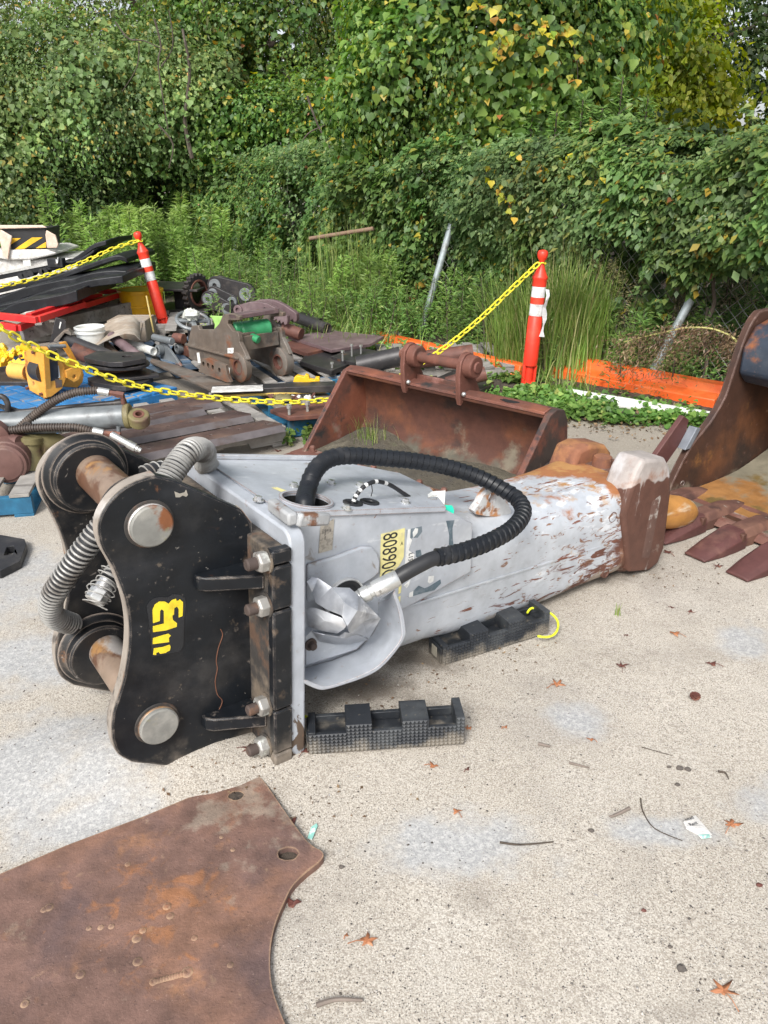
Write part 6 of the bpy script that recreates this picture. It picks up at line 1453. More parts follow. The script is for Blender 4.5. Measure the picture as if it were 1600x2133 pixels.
for px, py in ((43, 575), (52, 573), (63, 570), (86, 566), (93, 565)): part('roller', MB().cyl(atY(px, py, 8.38), atY(px, py, 8.38) + V((0, .12, 0)), .032, 14), M_['rubber'], hwk, world=True)
part('shackle_block', MB().box(atY(118, 547, 8.4), (.16, .1, .09)), M_['blkplastic'], hwk, world=True, bevel=.006)
part('u_bolt', MB().tube(smooth_pts([atY(117, 540, 8.34), atY(118, 547, 8.33), atY(120, 547, 8.33), atY(121, 536, 8.34)], 4), .006, 6), M_['zinc'], hwk, world=True)
def frame_bars(name, label, segs, w_=.055):
    t = thing(name, label, 'steel frame', loc=segs[0][0], group='red steel frames')
    for a, b in segs: part('frame_bar', MB().bar(a, b, w_, w_), M_['redpaint'], t, world=True, bevel=.003)
    return t
fkp = lambda a, b, z: G(*fk([(a, b)])[0], z)
frame_bars('red_frame', 'nearer bright red square tube frame on the grey pallet', [(fkp(-100, 1310, .46), fkp(520, 1375, .44)), (fkp(520, 1370, .44), fkp(1160, 1160, .44)), (fkp(1160, 1150, .44), fkp(700, 1120, .46)), (fkp(400, 1330, .45), fkp(960, 1150, .45))])
frame_bars('red_frame', 'further red square tube frame ending by the drum', [(fkp(1160, 1175, .40), fkp(1700, 1010, .40)), (fkp(980, 1120, .42), fkp(1400, 1035, .42)), (fkp(1380, 975, .42), fkp(1720, 985, .42))])
frame_bars('red_frame', 'lowest red bar sticking out under the nearer red frame', [(fkp(40, 1440, .38), fkp(250, 1490, .36)), (fkp(250, 1490, .36), fkp(440, 1410, .36))])
# leaning pallet: sloping grey boards beneath the frames
lp_ = thing('tilted_pallet', 'tilted grey timber pallet under the red frames', 'pallet', loc=fkp(900, 1450, .25), group='timber pallets')
part('stringer', MB().bar(fkp(300, 1560, .26), fkp(1060, 1390, .27), .05, .14).bar(fkp(930, 1420, .27), fkp(1880, 1200, .28), .04, .13), M_['gwood'], lp_, world=True, bevel=.003)
for k in range(9):
    t = k / 8; a = fkp(330 + 1400 * t, 1480 - 330 * t, .32); part('deck_board', MB().bar(a, a + V((-.25, 1.1, 0)), .10, .02), M_['gwood'], lp_, world=True, bevel=.002)
part('stringer', MB().bar(fkp(300, 1560, .24) + V((-.25, 1.0, 0)), fkp(1880, 1200, .24) + V((-.25, 1.0, 0)), .05, .12), M_['gwood'], lp_, world=True)
low_ = thing('pallet_under_frames', 'lower weathered pallet supporting the tilted one', 'pallet', loc=fkp(900, 1450, 0.1), group='timber pallets')
for k in range(3):
    a = fkp(330, 1600, .12) + V((-.1, .45 * k, 0)); part('stringer', MB().bar(a, a + V((1.5, .35, 0)), .05, .12), M_['gwood'], low_, world=True, bevel=.003)
for k in range(7):
    a = fkp(330, 1600, .19) + V((.22 * k, .05 * k, 0)); part('deck_board', MB().bar(a, a + V((-.2, 1.0, 0)), .11, .02), M_['gwood'], low_, world=True, bevel=.002)
q = [fk([(a, b)])[0] for a, b in ((-150, 1560), (0, 1610), (300, 1640), (460, 1700))]
for i in range(5):
    a = G(-60 + i * 18, 716 + i * 5, .2); solo('loose_board', MB().bar(a, a + V((.55, -.25 + .1 * i, .02 * i)), .09, .02), M_['gwood'], ('outermost', 'second', 'middle', 'fourth', 'rightmost')[i] + ' loose grey board by the yellow heap', 'board', bevel=.002, group='loose boards')
# ------------------------------------------------------------------ fence, hedge, trees and weeds
def noise3(p, s, seed=0):
    """smooth value noise on an (n,3) array"""
    q = p * s + seed * 17.13; i = np.floor(q).astype(np.int64); f = q - i; f = f * f * (3 - 2 * f)
    def h(a, b, c): 
        n = (a * 374761393 + b * 668265263 + c * 2147483647 + seed * 974711) & 0xffffffff
        n = ((n ^ (n >> 13)) * 1274126177) & 0xffffffff
        return ((n ^ (n >> 16)) & 0xffff) / 65535.0
    r = 0
    for dx in (0, 1):
        for dy in (0, 1):
            for dz in (0, 1):
                wgt = (f[:, 0] if dx else 1 - f[:, 0]) * (f[:, 1] if dy else 1 - f[:, 1]) * (f[:, 2] if dz else 1 - f[:, 2])
                r = r + wgt * h(i[:, 0] + dx, i[:, 1] + dy, i[:, 2] + dz)
    return r
def nrm(a): return a / np.maximum(np.linalg.norm(a, axis=1, keepdims=True), 1e-9)
LEAF = {  # vertices (across, along, lift), quads
    'vine': (np.array([(0, 0, 0), (.46, .10, .10), (.50, .42, .14), (.20, .75, .06), (0, 1.05, -.08), (-.20, .75, .06), (-.50, .42, .14), (-.46, .10, .10)]), [(0, 1, 2, 3), (0, 3, 4, 5), (0, 5, 6, 7)]),
    'oval': (np.array([(0, 0, 0), (.30, .45, .10), (0, 1, -.05), (-.30, .45, .10)]), [(0, 1, 2, 3)]),
    'slim': (np.array([(0, 0, 0), (.11, .45, .03), (0, 1, -.05), (-.11, .45, .03)]), [(0, 1, 2, 3)]),
}
def leaves(name, P, Nn, D, size, mat_, shape='vine', parent=None, loc=None, fold=True, **kw):
    """one mesh of many separate leaves: P positions, Nn leaf normals, D tip directions"""
    T, Q = LEAF[shape]; n = len(P); k = len(T)
    D = nrm(D - Nn * np.sum(D * Nn, axis=1, keepdims=True)); X = np.cross(D, Nn)
    sz = np.broadcast_to(size, (n,)).reshape(n, 1, 1)
    Vv = P[:, None, :] + sz * (X[:, None, :] * T[None, :, 0:1] + D[:, None, :] * T[None, :, 1:2] + Nn[:, None, :] * T[None, :, 2:3])
    if loc is not None: Vv = Vv - np.array(loc)
    Q = np.array(Q); m = len(Q)
    me = bpy.data.meshes.new(name); me.vertices.add(n * k); me.vertices.foreach_set('co', Vv.astype(np.float32).ravel())
    L = (Q[None, :, :] + (np.arange(n) * k)[:, None, None]).ravel().astype(np.int32)
    me.loops.add(len(L)); me.loops.foreach_set('vertex_index', L)
    me.polygons.add(n * m); me.polygons.foreach_set('loop_start', (np.arange(n * m) * 4).astype(np.int32))
    me.update(calc_edges=True); me.materials.append(mat_)
    o = bpy.data.objects.new(name, me); C.objects.link(o)
    if parent is not None: o.parent = parent
    elif loc is not None: o.location = loc
    return props(o, **kw)
def rnd(n, k=3): return rng.normal(size=(n, k))

G1, G2, G3 = (.030, .085, .020), (.058, .135, .030), (.105, .20, .050)
M_['lv_hedge'] = leafmat('hedge_vine_leaves', [(0, (.060, .125, .034)), (.40, (.105, .195, .052)), (.78, (.165, .265, .078)), (.94, (.22, .27, .07)), (.985, (.45, .36, .05)), (1, (.26, .10, .04))], scale=1.1, rough=.45)
M_['lv_vine'] = leafmat('curtain_vine_leaves', [(0, (.055, .12, .026)), (.45, (.095, .19, .038)), (.84, (.18, .28, .055)), (.955, (.25, .30, .05)), (.99, (.55, .40, .03)), (1, (.36, .14, .05))], scale=.9, rough=.45)
M_['lv_pale'] = leafmat('pale_shrub_leaves', [(0, (.10, .18, .055)), (.5, (.17, .27, .085)), (.88, (.25, .35, .12)), (.97, (.36, .34, .09)), (1, (.45, .26, .05))], scale=.8, rough=.5)
M_['lv_spray'] = leafmat('hedge_spray_leaves', [(0, (.08, .15, .05)), (.5, (.14, .23, .085)), (.9, (.22, .31, .12)), (1, (.36, .36, .10))], scale=1.3, rough=.5)
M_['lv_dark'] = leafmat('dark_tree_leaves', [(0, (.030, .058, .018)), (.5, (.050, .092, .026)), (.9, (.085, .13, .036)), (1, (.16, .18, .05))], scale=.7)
M_['lv_olive'] = leafmat('olive_tree_leaves', [(0, (.075, .095, .028)), (.5, (.115, .14, .040)), (.92, (.17, .18, .055)), (1, (.38, .28, .06))], scale=.7)
M_['lv_lime'] = leafmat('sunlit_yellow_green_leaves', [(0, (.13, .19, .015)), (.5, (.22, .28, .022)), (1, (.34, .35, .035))], scale=1, trans=.5)
M_['lv_weed'] = leafmat('weed_leaves', [(0, (.08, .16, .035)), (.5, (.13, .24, .055)), (.9, (.21, .33, .08)), (1, (.36, .36, .12))], scale=2)
M_['grass'] = leafmat('grass_blades', [(0, (.12, .21, .04)), (.5, (.20, .32, .065)), (.82, (.30, .38, .11)), (1, (.48, .43, .22))], scale=2, trans=.3)
M_['feather'] = leafmat('feathery_weed', [(0, (.14, .25, .05)), (.5, (.21, .34, .07)), (1, (.30, .42, .12))], scale=2, trans=.4)
M_['dead'] = leafmat('dead_weed', [(0, (.10, .06, .035)), (.5, (.17, .11, .06)), (1, (.27, .19, .11))], scale=4, trans=.1)
M_['seed'] = leafmat('seed_heads', [(0, (.15, .13, .06)), (.5, (.22, .19, .09)), (1, (.28, .27, .12))], scale=4, trans=.1)
M_['bark'] = mat('dark_bark', (.075, .058, .045), .9, layers=[LY((.13, .11, .09), 8, .5, .66, st=(2, 2, .4)), LY((.04, .032, .026), 10, .55, .68, st=(2, 2, .4))], bump=[(20, .8, .01)])
M_['galv'] = mat('galvanised_pipe', (.40, .45, .47), .5, .5, layers=[LY((.30, .35, .36), 4, .45, .65), LY((.20, .17, .13), 5, .58, .70, d=8), LY((.16, .20, .10), 6, .62, .72)], bump=[(40, .1, .002)])
M_['wire'] = mat('fence_wire', (.30, .31, .29), .6, .4, layers=[LY((.13, .10, .07), 6, .5, .65)])
M_['mulch'] = mat('dark_leafy_soil', (.060, .048, .036), .95, layers=[LY((.12, .095, .07), 7, .48, .64, d=9), LY((.03, .026, .022), 12, .54, .68, d=8), LY((.20, .17, .13), 20, .64, .72, d=6)], bump=[(40, 1.0, .01), (10, .6, .02)])

FL = [V((4.6, 3.55, 0)), V((3.45, 5.0, 0)), V((2.30, 6.50, 0)), V((.47, 8.75, 0)), V((-2.45, 12.8, 0)), V((-7.2, 21.0, 0)), V((-11, 28, 0))]
fl_len = [0]
for a, b in zip(FL, FL[1:]): fl_len.append(fl_len[-1] + (b - a).length)
def fence_at(t):
    t = np.asarray(t, float); xs = np.interp(t, fl_len, [p.x for p in FL]); ys = np.interp(t, fl_len, [p.y for p in FL]); return xs, ys
NF = np.array([-.80, -.60, 0.0]); UF = np.array([-.60, .80, 0.0])

# soil strip under the weeds: its ragged front edge lies on the concrete
pts = []
front = [(700, 735), (760, 748), (830, 758), (1010, 822), (1100, 846), (1180, 868), (1260, 880), (1340, 888), (1420, 890), (1500, 892), (1600, 900)]
fr = [G(a, b) for a, b in front]
fr = [V((-14, 24, 0)), V((-6, 12.5, 0)), V((-3.2, 9.3, 0)), V((-1.2, 8.2, 0))] + fr + [V((4.8, 3.6, 0)), V((7, 1.5, 0))]
fr = smooth_pts(fr, 5)
rows = [[p + V((random.uniform(-.05, .05), random.uniform(-.04, .04), .006)) for p in fr], [p + V((.25, .22, .022 + random.uniform(0, .02))) for p in fr], [p + V((1.2, 1.0, .03 + random.uniform(0, .03))) for p in fr], [p + V((14, 11, .03)) for p in fr], [p + V((60, 50, .03)) for p in fr]]
vs = [p for r in rows for p in r]; nc = len(fr)
so_ = part('soil', MB().add(vs, [(i * nc + j, i * nc + j + 1, (i + 1) * nc + j + 1, (i + 1) * nc + j) for i in range(4) for j in range(nc - 1)]), M_['mulch'], None, sharp=60)
props(so_, 'dark leafy soil strip along the fence', kind='structure')

# fence: posts, rail, wire mesh
fence = thing('chain_link_fence', 'chain link fence with leaning galvanised posts swallowed by vines', 'fence', loc=(FL[2].x, FL[2].y, 0))
def post(a, b, Y, Y2, r=.034):
    part('post', MB().cyl(atY(*a, Y), atY(*b, Y2), r, 16, bev=.004), M_['galv'], fence, world=True)
post((872, 708), (941, 466), 8.05, 8.1, .034); post((1346, 800), (1486, 535), 6.15, 6.1, .033); post((470, 604), (500, 485), 11.9, 11.9, .045); post((228, 505), (250, 372), 15.6, 15.6, .05); post((1590, 420), (1612, 330), 5.6, 5.6, .03)
part('rail', MB().cyl(atY(645, 497, 8.9), atY(778, 476, 8.6), .022, 12), mat('rusty_rail', (.20, .13, .09), .8, layers=[LY((.13, .08, .05), 9, .5, .65)]), fence, world=True)
wm = MB(); cell = .062
t0, t1 = fl_len[1] + .2, fl_len[3] + .5; nw = int((t1 - t0) / cell)
for i in range(nw):
    pts = []
    for k in range(27):
        z = .05 + k * cell * .98
        s_ = t0 + (i + (.5 if (k + i) % 2 else -.5) * 1.0 + .5) * cell
        x, y = fence_at(s_); pts.append(V((float(x) - NF[0] * .006 * (k % 2), float(y), z)))
    wm.tube(pts, .0040, 4, caps=False)
part('wire_mesh', wm, M_['wire'], fence, world=True, sharp=None, kind='stuff')

# ---- vine hedge over the fence
def hedge(n, t0, t1, name, label, mt_, size, seed, ztop=1.72, thick=.30, bottom=.55, open_=True, shape='vine'):
    t = rng.uniform(t0, t1, n * 2); v_ = rng.uniform(0, 1, n * 2)
    x, y = fence_at(t)
    q = np.stack([t, v_ * 2, np.zeros_like(t)], 1)
    bul = noise3(q, .8, seed) * .5 + noise3(q, 2.2, seed + 1) * .32 + noise3(q, 5.0, seed + 2) * .18; bul = np.clip((bul - .28) / .44, 0, 1.2)
    top = ztop + (noise3(np.stack([t, t * 0, t * 0], 1), .9, seed + 5) - .5) * .55 + (noise3(np.stack([t, t * 0, t * 0], 1), 3, seed + 6) - .5) * .25
    # the profile: hangs down the face, rolls over the top and back
    s_ = v_ * 1.35
    z = np.where(s_ < 1, bottom + (top - bottom) * s_, top + .10 * np.sin((s_ - 1) / .35 * 3.14))
    back = np.where(s_ < 1, 0, (s_ - 1) / .35 * .9)
    face = .02 + .55 * bul * (.35 + .65 * np.clip(s_ * 1.3, 0, 1)) + .12 * np.sin(np.clip(s_, 0, 1) * 3.0)
    depth = face - back - rng.exponential(thick * .35, n * 2)
    P = np.stack([x, y, z], 1) + NF * depth[:, None] + rnd(n * 2) * .02
    dens = noise3(P, 2.6, seed + 9) * .6 + noise3(P, 6.5, seed + 10) * .4
    low = np.clip((.95 - z) / .6, 0, 1)
    keep = dens > (.42 + .22 * low)
    if open_:   # where the bare wire shows
        for (px, py, rx, ry) in ((1292, 560, 60, 72), (1535, 620, 85, 60), (1375, 585, 30, 34), (905, 600, 34, 95), (1420, 650, 40, 60)):
            rp = (P - np.array(EYE)); dep = rp[:, 1] * cp_ - rp[:, 2] * sp_; sxp = 800 + 1600 * rp[:, 0] / dep; syp = 1066.5 + 1600 * (-rp[:, 2] * cp_ - rp[:, 1] * sp_) / dep
            keep &= ~(np.sqrt(((sxp - px) / rx) ** 2 + ((syp - py) / ry) ** 2) + (rng.random(n * 2) - .5) * .45 < 1)
    P, s_ = P[keep][:n], s_[keep][:n]; n = len(P)
    Nn = nrm(NF * .8 + np.array([0, 0, .75]) + np.where(s_[:, None] > .9, np.array([[0, 0, .7]]), 0) + rnd(n) * .42)
    D = np.array([0, 0, -1.0]) + NF * .35 + rnd(n) * .55; sz = size * np.clip(rng.lognormal(-.05, .42, n), .35, 1.9)
    if shape == 'vine':
        k = noise3(P, 1.3, seed + 70) + rng.normal(0, .12, n) > .50; k2 = ~k
        leaves(name, P[k2], Nn[k2], D[k2], sz[k2] * .9, mt_, 'oval', loc=(FL[2].x, FL[2].y, 0), label=label + ', small leaved patches', kind='stuff'); P, Nn, D, sz = P[k], Nn[k], D[k], sz[k]
    return leaves(name, P, Nn, D, sz, mt_, shape, loc=(FL[2].x, FL[2].y, 0), label=label, kind='stuff')
hedge(62000, fl_len[0], fl_len[3] + .3, 'vine_cover', 'heart leaved vines covering the right stretch of fence', M_['lv_hedge'], .055, 1)
hedge(52000, fl_len[3] - .4, fl_len[5], 'vine_cover', 'small leaved vines mounded along the left stretch of fence', M_['lv_hedge'], .048, 30, ztop=1.70, open_=False, bottom=.25)
hedge(26000, fl_len[0], fl_len[3] + 1.2, 'vine_cover', 'paler small leaved sprays over the right stretch of fence', M_['lv_spray'], .048, 60, ztop=1.76, bottom=.7, shape='oval')
hedge(16000, fl_len[3], fl_len[5], 'vine_cover', 'paler small leaved sprays over the left stretch of fence', M_['lv_spray'], .048, 70, ztop=1.74, bottom=.4, shape='oval', open_=False)

# ---- crowns
def crown(par, name, center, rad, n, size, mt_, shape='vine', clumps=60, spread=.32, shell=.75, hang=.6, seed=0, flat=1.0, front=None, holes=(), label=None, **kw):
    c = np.array(center); rad = np.array(rad)
    u = nrm(rnd(clumps)); rr = rng.uniform(shell, 1.0, clumps)[:, None]
    inner = rng.random(clumps) < .25; rr[inner] *= rng.uniform(.3, .9, (inner.sum(), 1))
    if front is not None:
        flip = (u @ np.array(front)) < -.15; u[flip] *= -1
    cc = c + u * rad * rr; idx = rng.integers(0, clumps, n)
    sc = spread * (.45 + .7 * rng.random(clumps))
    off_ = rnd(n) * np.array([1, 1, .75]); off_ *= np.minimum(1, 1.6 / np.maximum(np.linalg.norm(off_, axis=1, keepdims=True), .01))
    P = cc[idx] + off_ * sc[idx][:, None]
    P[:, 2] -= np.abs(rng.normal(size=n)) * hang * .25
    keep = P[:, 2] > .1
    for (px, py, r) in holes:   # gaps through which the sky shows
        d = np.array(ray(px, py)); d /= np.linalg.norm(d); rel = P - np.array(EYE); a = rel @ d; dist = np.linalg.norm(rel - a[:, None] * d, axis=1) / np.maximum(a, .1)
        keep &= dist * 1600 + rnd(n, 1)[:, 0] * r * .25 > r
    P, idx = P[keep], idx[keep]; n = len(P)
    outw = nrm((P - c) / rad); loc_out = nrm(P - cc[idx])
    Nn = nrm(outw * .55 + loc_out * .5 + np.array([0, 0, .55]) + rnd(n) * .4)
    D = outw * .4 + np.array([0, 0, -hang]) + rnd(n) * .5
    l = np.array(par.location) if par is not None else np.array((0, 0, 0)); sz = size * np.clip(rng.lognormal(-.05, .42, n), .35, 1.9)
    if shape == 'vine':
        k = noise3(P, 1.6, 77) + rng.normal(0, .12, n) > .52; k2 = ~k
        leaves(name, P[k2], Nn[k2], D[k2], sz[k2] * .85, mt_, 'oval', parent=par, loc=l); P, Nn, D, sz = P[k], Nn[k], D[k], sz[k]
    return leaves(name, P, Nn, D, sz, mt_, shape, parent=par, loc=l)
def limb(a, b, r0, r1, wob=.12, n=7):
    a, b = V(a), V(b); P = [a.lerp(b, k / (n - 1)) + V((random.uniform(-wob, wob), random.uniform(-wob, wob), 0)) * (0 if k in (0,) else 1) for k in range(n)]
    P = smooth_pts(P, 3); m = len(P); return P, [r0 + (r1 - r0) * i / (m - 1) for i in range(m)]
def tree(name, label, cat, base, top, r0, crowns, limbs=5, group=None, seed=0, twigs=0):
    random.seed(seed); t = thing(name, label, cat, loc=base, group=group); base, top = V(base), V(top)
    mb = MB(); P, rr = limb(base, top, r0, r0 * .35); mb.tube(P, rr, 9)
    for k in range(limbs):
        f = random.uniform(.35, .9); s_ = P[int(f * (len(P) - 1))]; c, rad = crowns[k % len(crowns)][0:2]
        e = V(c) + V((random.uniform(-.7, .7) * rad[0], random.uniform(-.7, .7) * rad[1], random.uniform(-.2, .7) * rad[2]))
        Q, q2 = limb(s_, e, r0 * .4, .012, .15); mb.tube(Q, q2, 6)
    part('trunk', mb, M_['bark'], t, world=True, sharp=60)
    for a in crowns:
        c, rad, n, size, m = a[:5]; kw = a[5] if len(a) > 5 else {}
        crown(t, 'crown', c, rad, n, size, M_[m], **kw)
    return t
FR = (-.3, -1, .1)
sky_l = [(563, 88, 9), (585, 62, 7), (608, 92, 6), (556, 118, 5), (868, 72, 10), (850, 84, 6), (905, 50, 5), (700, 60, 4), (820, 80, 6), (590, 122, 5)]
sky_r = [(1500, 235, 15), (1528, 222, 10), (1545, 246, 13), (1585, 225, 15), (1480, 255, 9), (1565, 205, 8), (1590, 150, 9), (1575, 60, 6), (1520, 20, 5), (1512, 255, 9)]
def cpt(px, py, Y): return tuple(atY(px, py, Y))
# vine-draped tree right of centre
tree('vine_draped_tree', 'big tree right of centre draped in heart leaved vines with yellow sprays', 'tree', (1.6, 10.2, 0), (1.8, 10.3, 4.4), .16, [
    (cpt(1045, 90, 9.8), (1.65, 1.1, 1.35), 52000, .062, 'lv_vine', dict(clumps=150, spread=.25, front=FR, hang=.9, holes=[])),
    (cpt(880, 190, 9.6), (.85, .8, .9), 15000, .058, 'lv_vine', dict(clumps=60, spread=.22, front=FR, hang=.9)),
    (cpt(1150, 330, 9.9), (2.0, .6, .8), 9000, .06, 'lv_dark', dict(clumps=60, spread=.28, front=FR))], seed=1)
tree('yellow_green_tree', 'sunlit yellow green tree at the upper right', 'tree', (4.3, 12.2, 0), (4.6, 12.3, 5.0), .10, [
    (cpt(1415, 140, 11.2), (.85, .8, 1.0), 9000, .07, 'lv_lime', dict(clumps=50, spread=.25)),
    (cpt(1330, 60, 12.8), (1.0, .8, 1.4), 9000, .07, 'lv_dark', dict(clumps=50, spread=.3))], seed=2)
tree('dark_leaved_tree', 'dark tree with sky gaps at the right edge', 'tree', (7.2, 15.5, 0), (7.4, 15.6, 6.5), .14, [
    (cpt(1530, 190, 15), (2.0, 1.3, 2.4), 20000, .075, 'lv_dark', dict(clumps=120, spread=.30, shape='oval', holes=sky_r)),
    (cpt(1420, 330, 14), (2.2, 1.0, 1.0), 12000, .07, 'lv_dark', dict(clumps=60, spread=.35, shape='oval', holes=sky_r[:1] + sky_r[2:4]))], seed=3)
tree('pale_leaved_shrub', 'large pale green vine covered shrub at the upper left', 'shrub', (-4.8, 14.6, 0), (-4.9, 14.6, 3.4), .10, [
    (cpt(190, 190, 13.6), (2.5, 1.1, 1.15), 50000, .056, 'lv_pale', dict(clumps=150, spread=.30, front=FR, hang=.8)),
    (cpt(20, 330, 13.0), (1.0, .8, 1.4), 15000, .058, 'lv_pale', dict(clumps=60, spread=.28, front=FR)),
    (cpt(400, 210, 13.4), (.9, .7, .8), 9000, .06, 'lv_pale', dict(clumps=30, spread=.25, front=FR))], seed=4)
tree('shaded_tree', 'shaded tree with bare hanging stems left of centre', 'tree', (-2.6, 15.4, 0), (-2.4, 15.5, 6.0), .20, [
    (cpt(600, 130, 14.6), (2.6, 1.1, 2.0), 46000, .058, 'lv_vine', dict(clumps=160, spread=.30, front=FR, holes=sky_l)),
    (cpt(420, 300, 14.8), (2.2, .8, .9), 12000, .07, 'lv_dark', dict(clumps=70, spread=.3, holes=sky_l)),
    (cpt(620, 260, 13.2), (1.5, .7, .7), 15000, .062, 'lv_vine', dict(clumps=60, spread=.24, front=FR))], limbs=9, seed=5)
tree('dark_evergreen_shrub', 'dark bushy shrub under the pale one at left', 'shrub', (-5.4, 13.6, 0), (-5.4, 13.6, 2.2), .08, [
    (cpt(170, 285, 13.2), (1.6, .7, .55), 11000, .05, 'lv_dark', dict(clumps=60, spread=.25, shape='oval')),
    (cpt(80, 430, 12.8), (1.3, .7, .8), 11000, .05, 'lv_dark', dict(clumps=60, spread=.28, shape='oval'))], seed=6)
tree('overhanging_tree', 'olive leaved tree whose branches hang in along the top left', 'tree', (-4.0, 18.5, 0), (-3.8, 18.0, 8.5), .24, [
    (cpt(380, -40, 15), (4.2, 1.6, 1.5), 22000, .085, 'lv_olive', dict(clumps=120, spread=.36, shape='slim', hang=1.6, holes=sky_l)),
    (cpt(800, 10, 16), (2.6, 1.4, 1.7), 14000, .085, 'lv_olive', dict(clumps=80, spread=.36, shape='slim', hang=1.6, holes=sky_l))], seed=7)
bk_specs = [((-10.5, 20), (3.4, 2, 3.4)), ((-5.5, 22), (3.6, 2, 3.8)), ((.2, 21), (3.2, 2, 3.2)), ((4.5, 20), (3.4, 2, 3.2)), ((9.0, 18), (3, 2, 3.4)), ((12, 15), (2.5, 2, 3.2)), ((-16, 26), (4.5, 2.5, 4.5))]
for i, ((x, y), rad) in enumerate(bk_specs):
    where = ('at far left, second from the edge', 'behind the pale shrub', 'in the centre behind the fence', 'behind the vine draped tree', 'behind the dark tree at right', 'at the far right edge', 'farthest away at the left edge')[i]
    tree('background_tree', 'dim green background tree ' + where, 'tree', (x, y, 0), (x + .2, y, 5.5), .18, [((x, y, 3.0), rad, 15000, .13, 'lv_dark', dict(clumps=150, spread=.55, shape='oval', holes=sky_l + sky_r, shell=.45)),
        ((x, y, 6.2), (rad[0], rad[1], 1.8), 5000, .13, 'lv_olive', dict(clumps=60, spread=.5, shape='oval', holes=sky_l + sky_r))], group='trees behind the fence', seed=20 + i)
# thickets between fence and trees (read as one mass)
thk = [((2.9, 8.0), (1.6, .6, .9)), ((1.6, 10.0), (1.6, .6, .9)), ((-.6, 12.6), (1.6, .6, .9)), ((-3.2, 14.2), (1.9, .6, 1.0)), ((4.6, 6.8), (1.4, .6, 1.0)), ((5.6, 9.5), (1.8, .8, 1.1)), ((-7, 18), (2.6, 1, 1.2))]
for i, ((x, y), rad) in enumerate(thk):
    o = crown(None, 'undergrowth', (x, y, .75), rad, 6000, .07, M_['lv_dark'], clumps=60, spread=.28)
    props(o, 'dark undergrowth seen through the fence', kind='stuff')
# yellow sprays hanging over the vine tree
def sprays(spots, mname, name, label, size=.070, n=20):
    Ps = []; Ds = []
    st_ = MB()
    for (px, py, Y, L, dx) in spots:
        a = atY(px, py, Y); P = smooth_pts([a, a + V((dx * .4, -.05, -.15 * L)), a + V((dx * .8, -.15, -.55 * L)), a + V((dx, -.12, -L))], 6); st_.tube(P, .004, 4)
        for k in range(n):
            f = random.random(); p = P[int(f * (len(P) - 1))]; Ps.append((p.x + random.gauss(0, .05), p.y - abs(random.gauss(0, .05)), p.z + random.gauss(0, .05)))
    P = np.array(Ps); m = len(P)
    t = thing(name, label, 'vine', loc=Ps[0]); part('stem', st_, M_['bark'], t, world=True, kind='stuff')
    leaves('leaves', P, nrm(np.array([-.1, -.8, .5]) + rnd(m) * .35), np.array([0, -.2, -1.0]) + rnd(m) * .45, size * (.7 + .6 * rng.random(m)), M_[mname], 'vine', parent=t, loc=Ps[0])
M_['lv_yel'] = leafmat('yellowing_leaves', [(0, (.20, .30, .04)), (.4, (.42, .40, .04)), (.8, (.58, .44, .05)), (1, (.45, .20, .05))], scale=3, trans=.4)
random.seed(5)
sprays([(985, 5, 8.6, .35, .25), (1065, 60, 8.5, .30, -.15), (1170, 55, 8.6, .55, .18), (1120, 45, 8.6, .3, .1)], 'lv_yel', 'yellow_vine_spray', 'yellowing vine sprays hanging near the top right of centre')
sprays([(1010, 360, 7.5, .15, .15), (1080, 330, 7.3, .12, .2), (1040, 400, 7.2, .2, .1), (1180, 330, 7.2, .15, .1)], 'lv_yel', 'yellowing_leaf_patch', 'yellowing leaves on the vine hedge right of centre', .052, 16)
# long young tendrils sticking up and out of the hedge
Pt, Dt, Nt = [], [], []; tm = MB()
for i in range(150):
    t_ = random.uniform(fl_len[0] + .5, fl_len[5] - 2); x, y = fence_at(t_); b = V((float(x) - .8 * random.uniform(-.2, .5), float(y) - .6 * random.uniform(-.2, .5), random.uniform(1.3, 1.8)))
    d = V((random.gauss(-.1, .25), random.gauss(-.1, .25), 1)).normalized(); L_t = random.uniform(.12, .42); e = b + d * L_t + V((random.gauss(0, .08), 0, -.03))
    P = smooth_pts([b, b + d * L_t * .6, e], 5); tm.tube(P, .0022, 3, caps=False)
    for k in range(int(L_t * 60)):
        f = random.random(); p = P[int(f * (len(P) - 1))]; Pt.append(p); Dt.append((random.gauss(0, .6), random.gauss(-.2, .6), random.gauss(.1, .4)))
tn = thing('hedge_tendrils', 'thin young tendrils sticking out of the top of the vine hedge', 'vine', loc=(FL[2].x, FL[2].y, 0))
part('stem', tm, M_['bark'], tn, world=True, sharp=None, kind='stuff')
Pt = np.array([tuple(p) for p in Pt]); m = len(Pt)
leaves('leaves', Pt, nrm(np.array([-.3, -.4, .8]) + rnd(m) * .4), np.array(Dt), .045 * (.5 + .9 * rng.random(m)), M_['lv_spray'], 'vine', parent=tn, loc=(FL[2].x, FL[2].y, 0), kind='stuff')
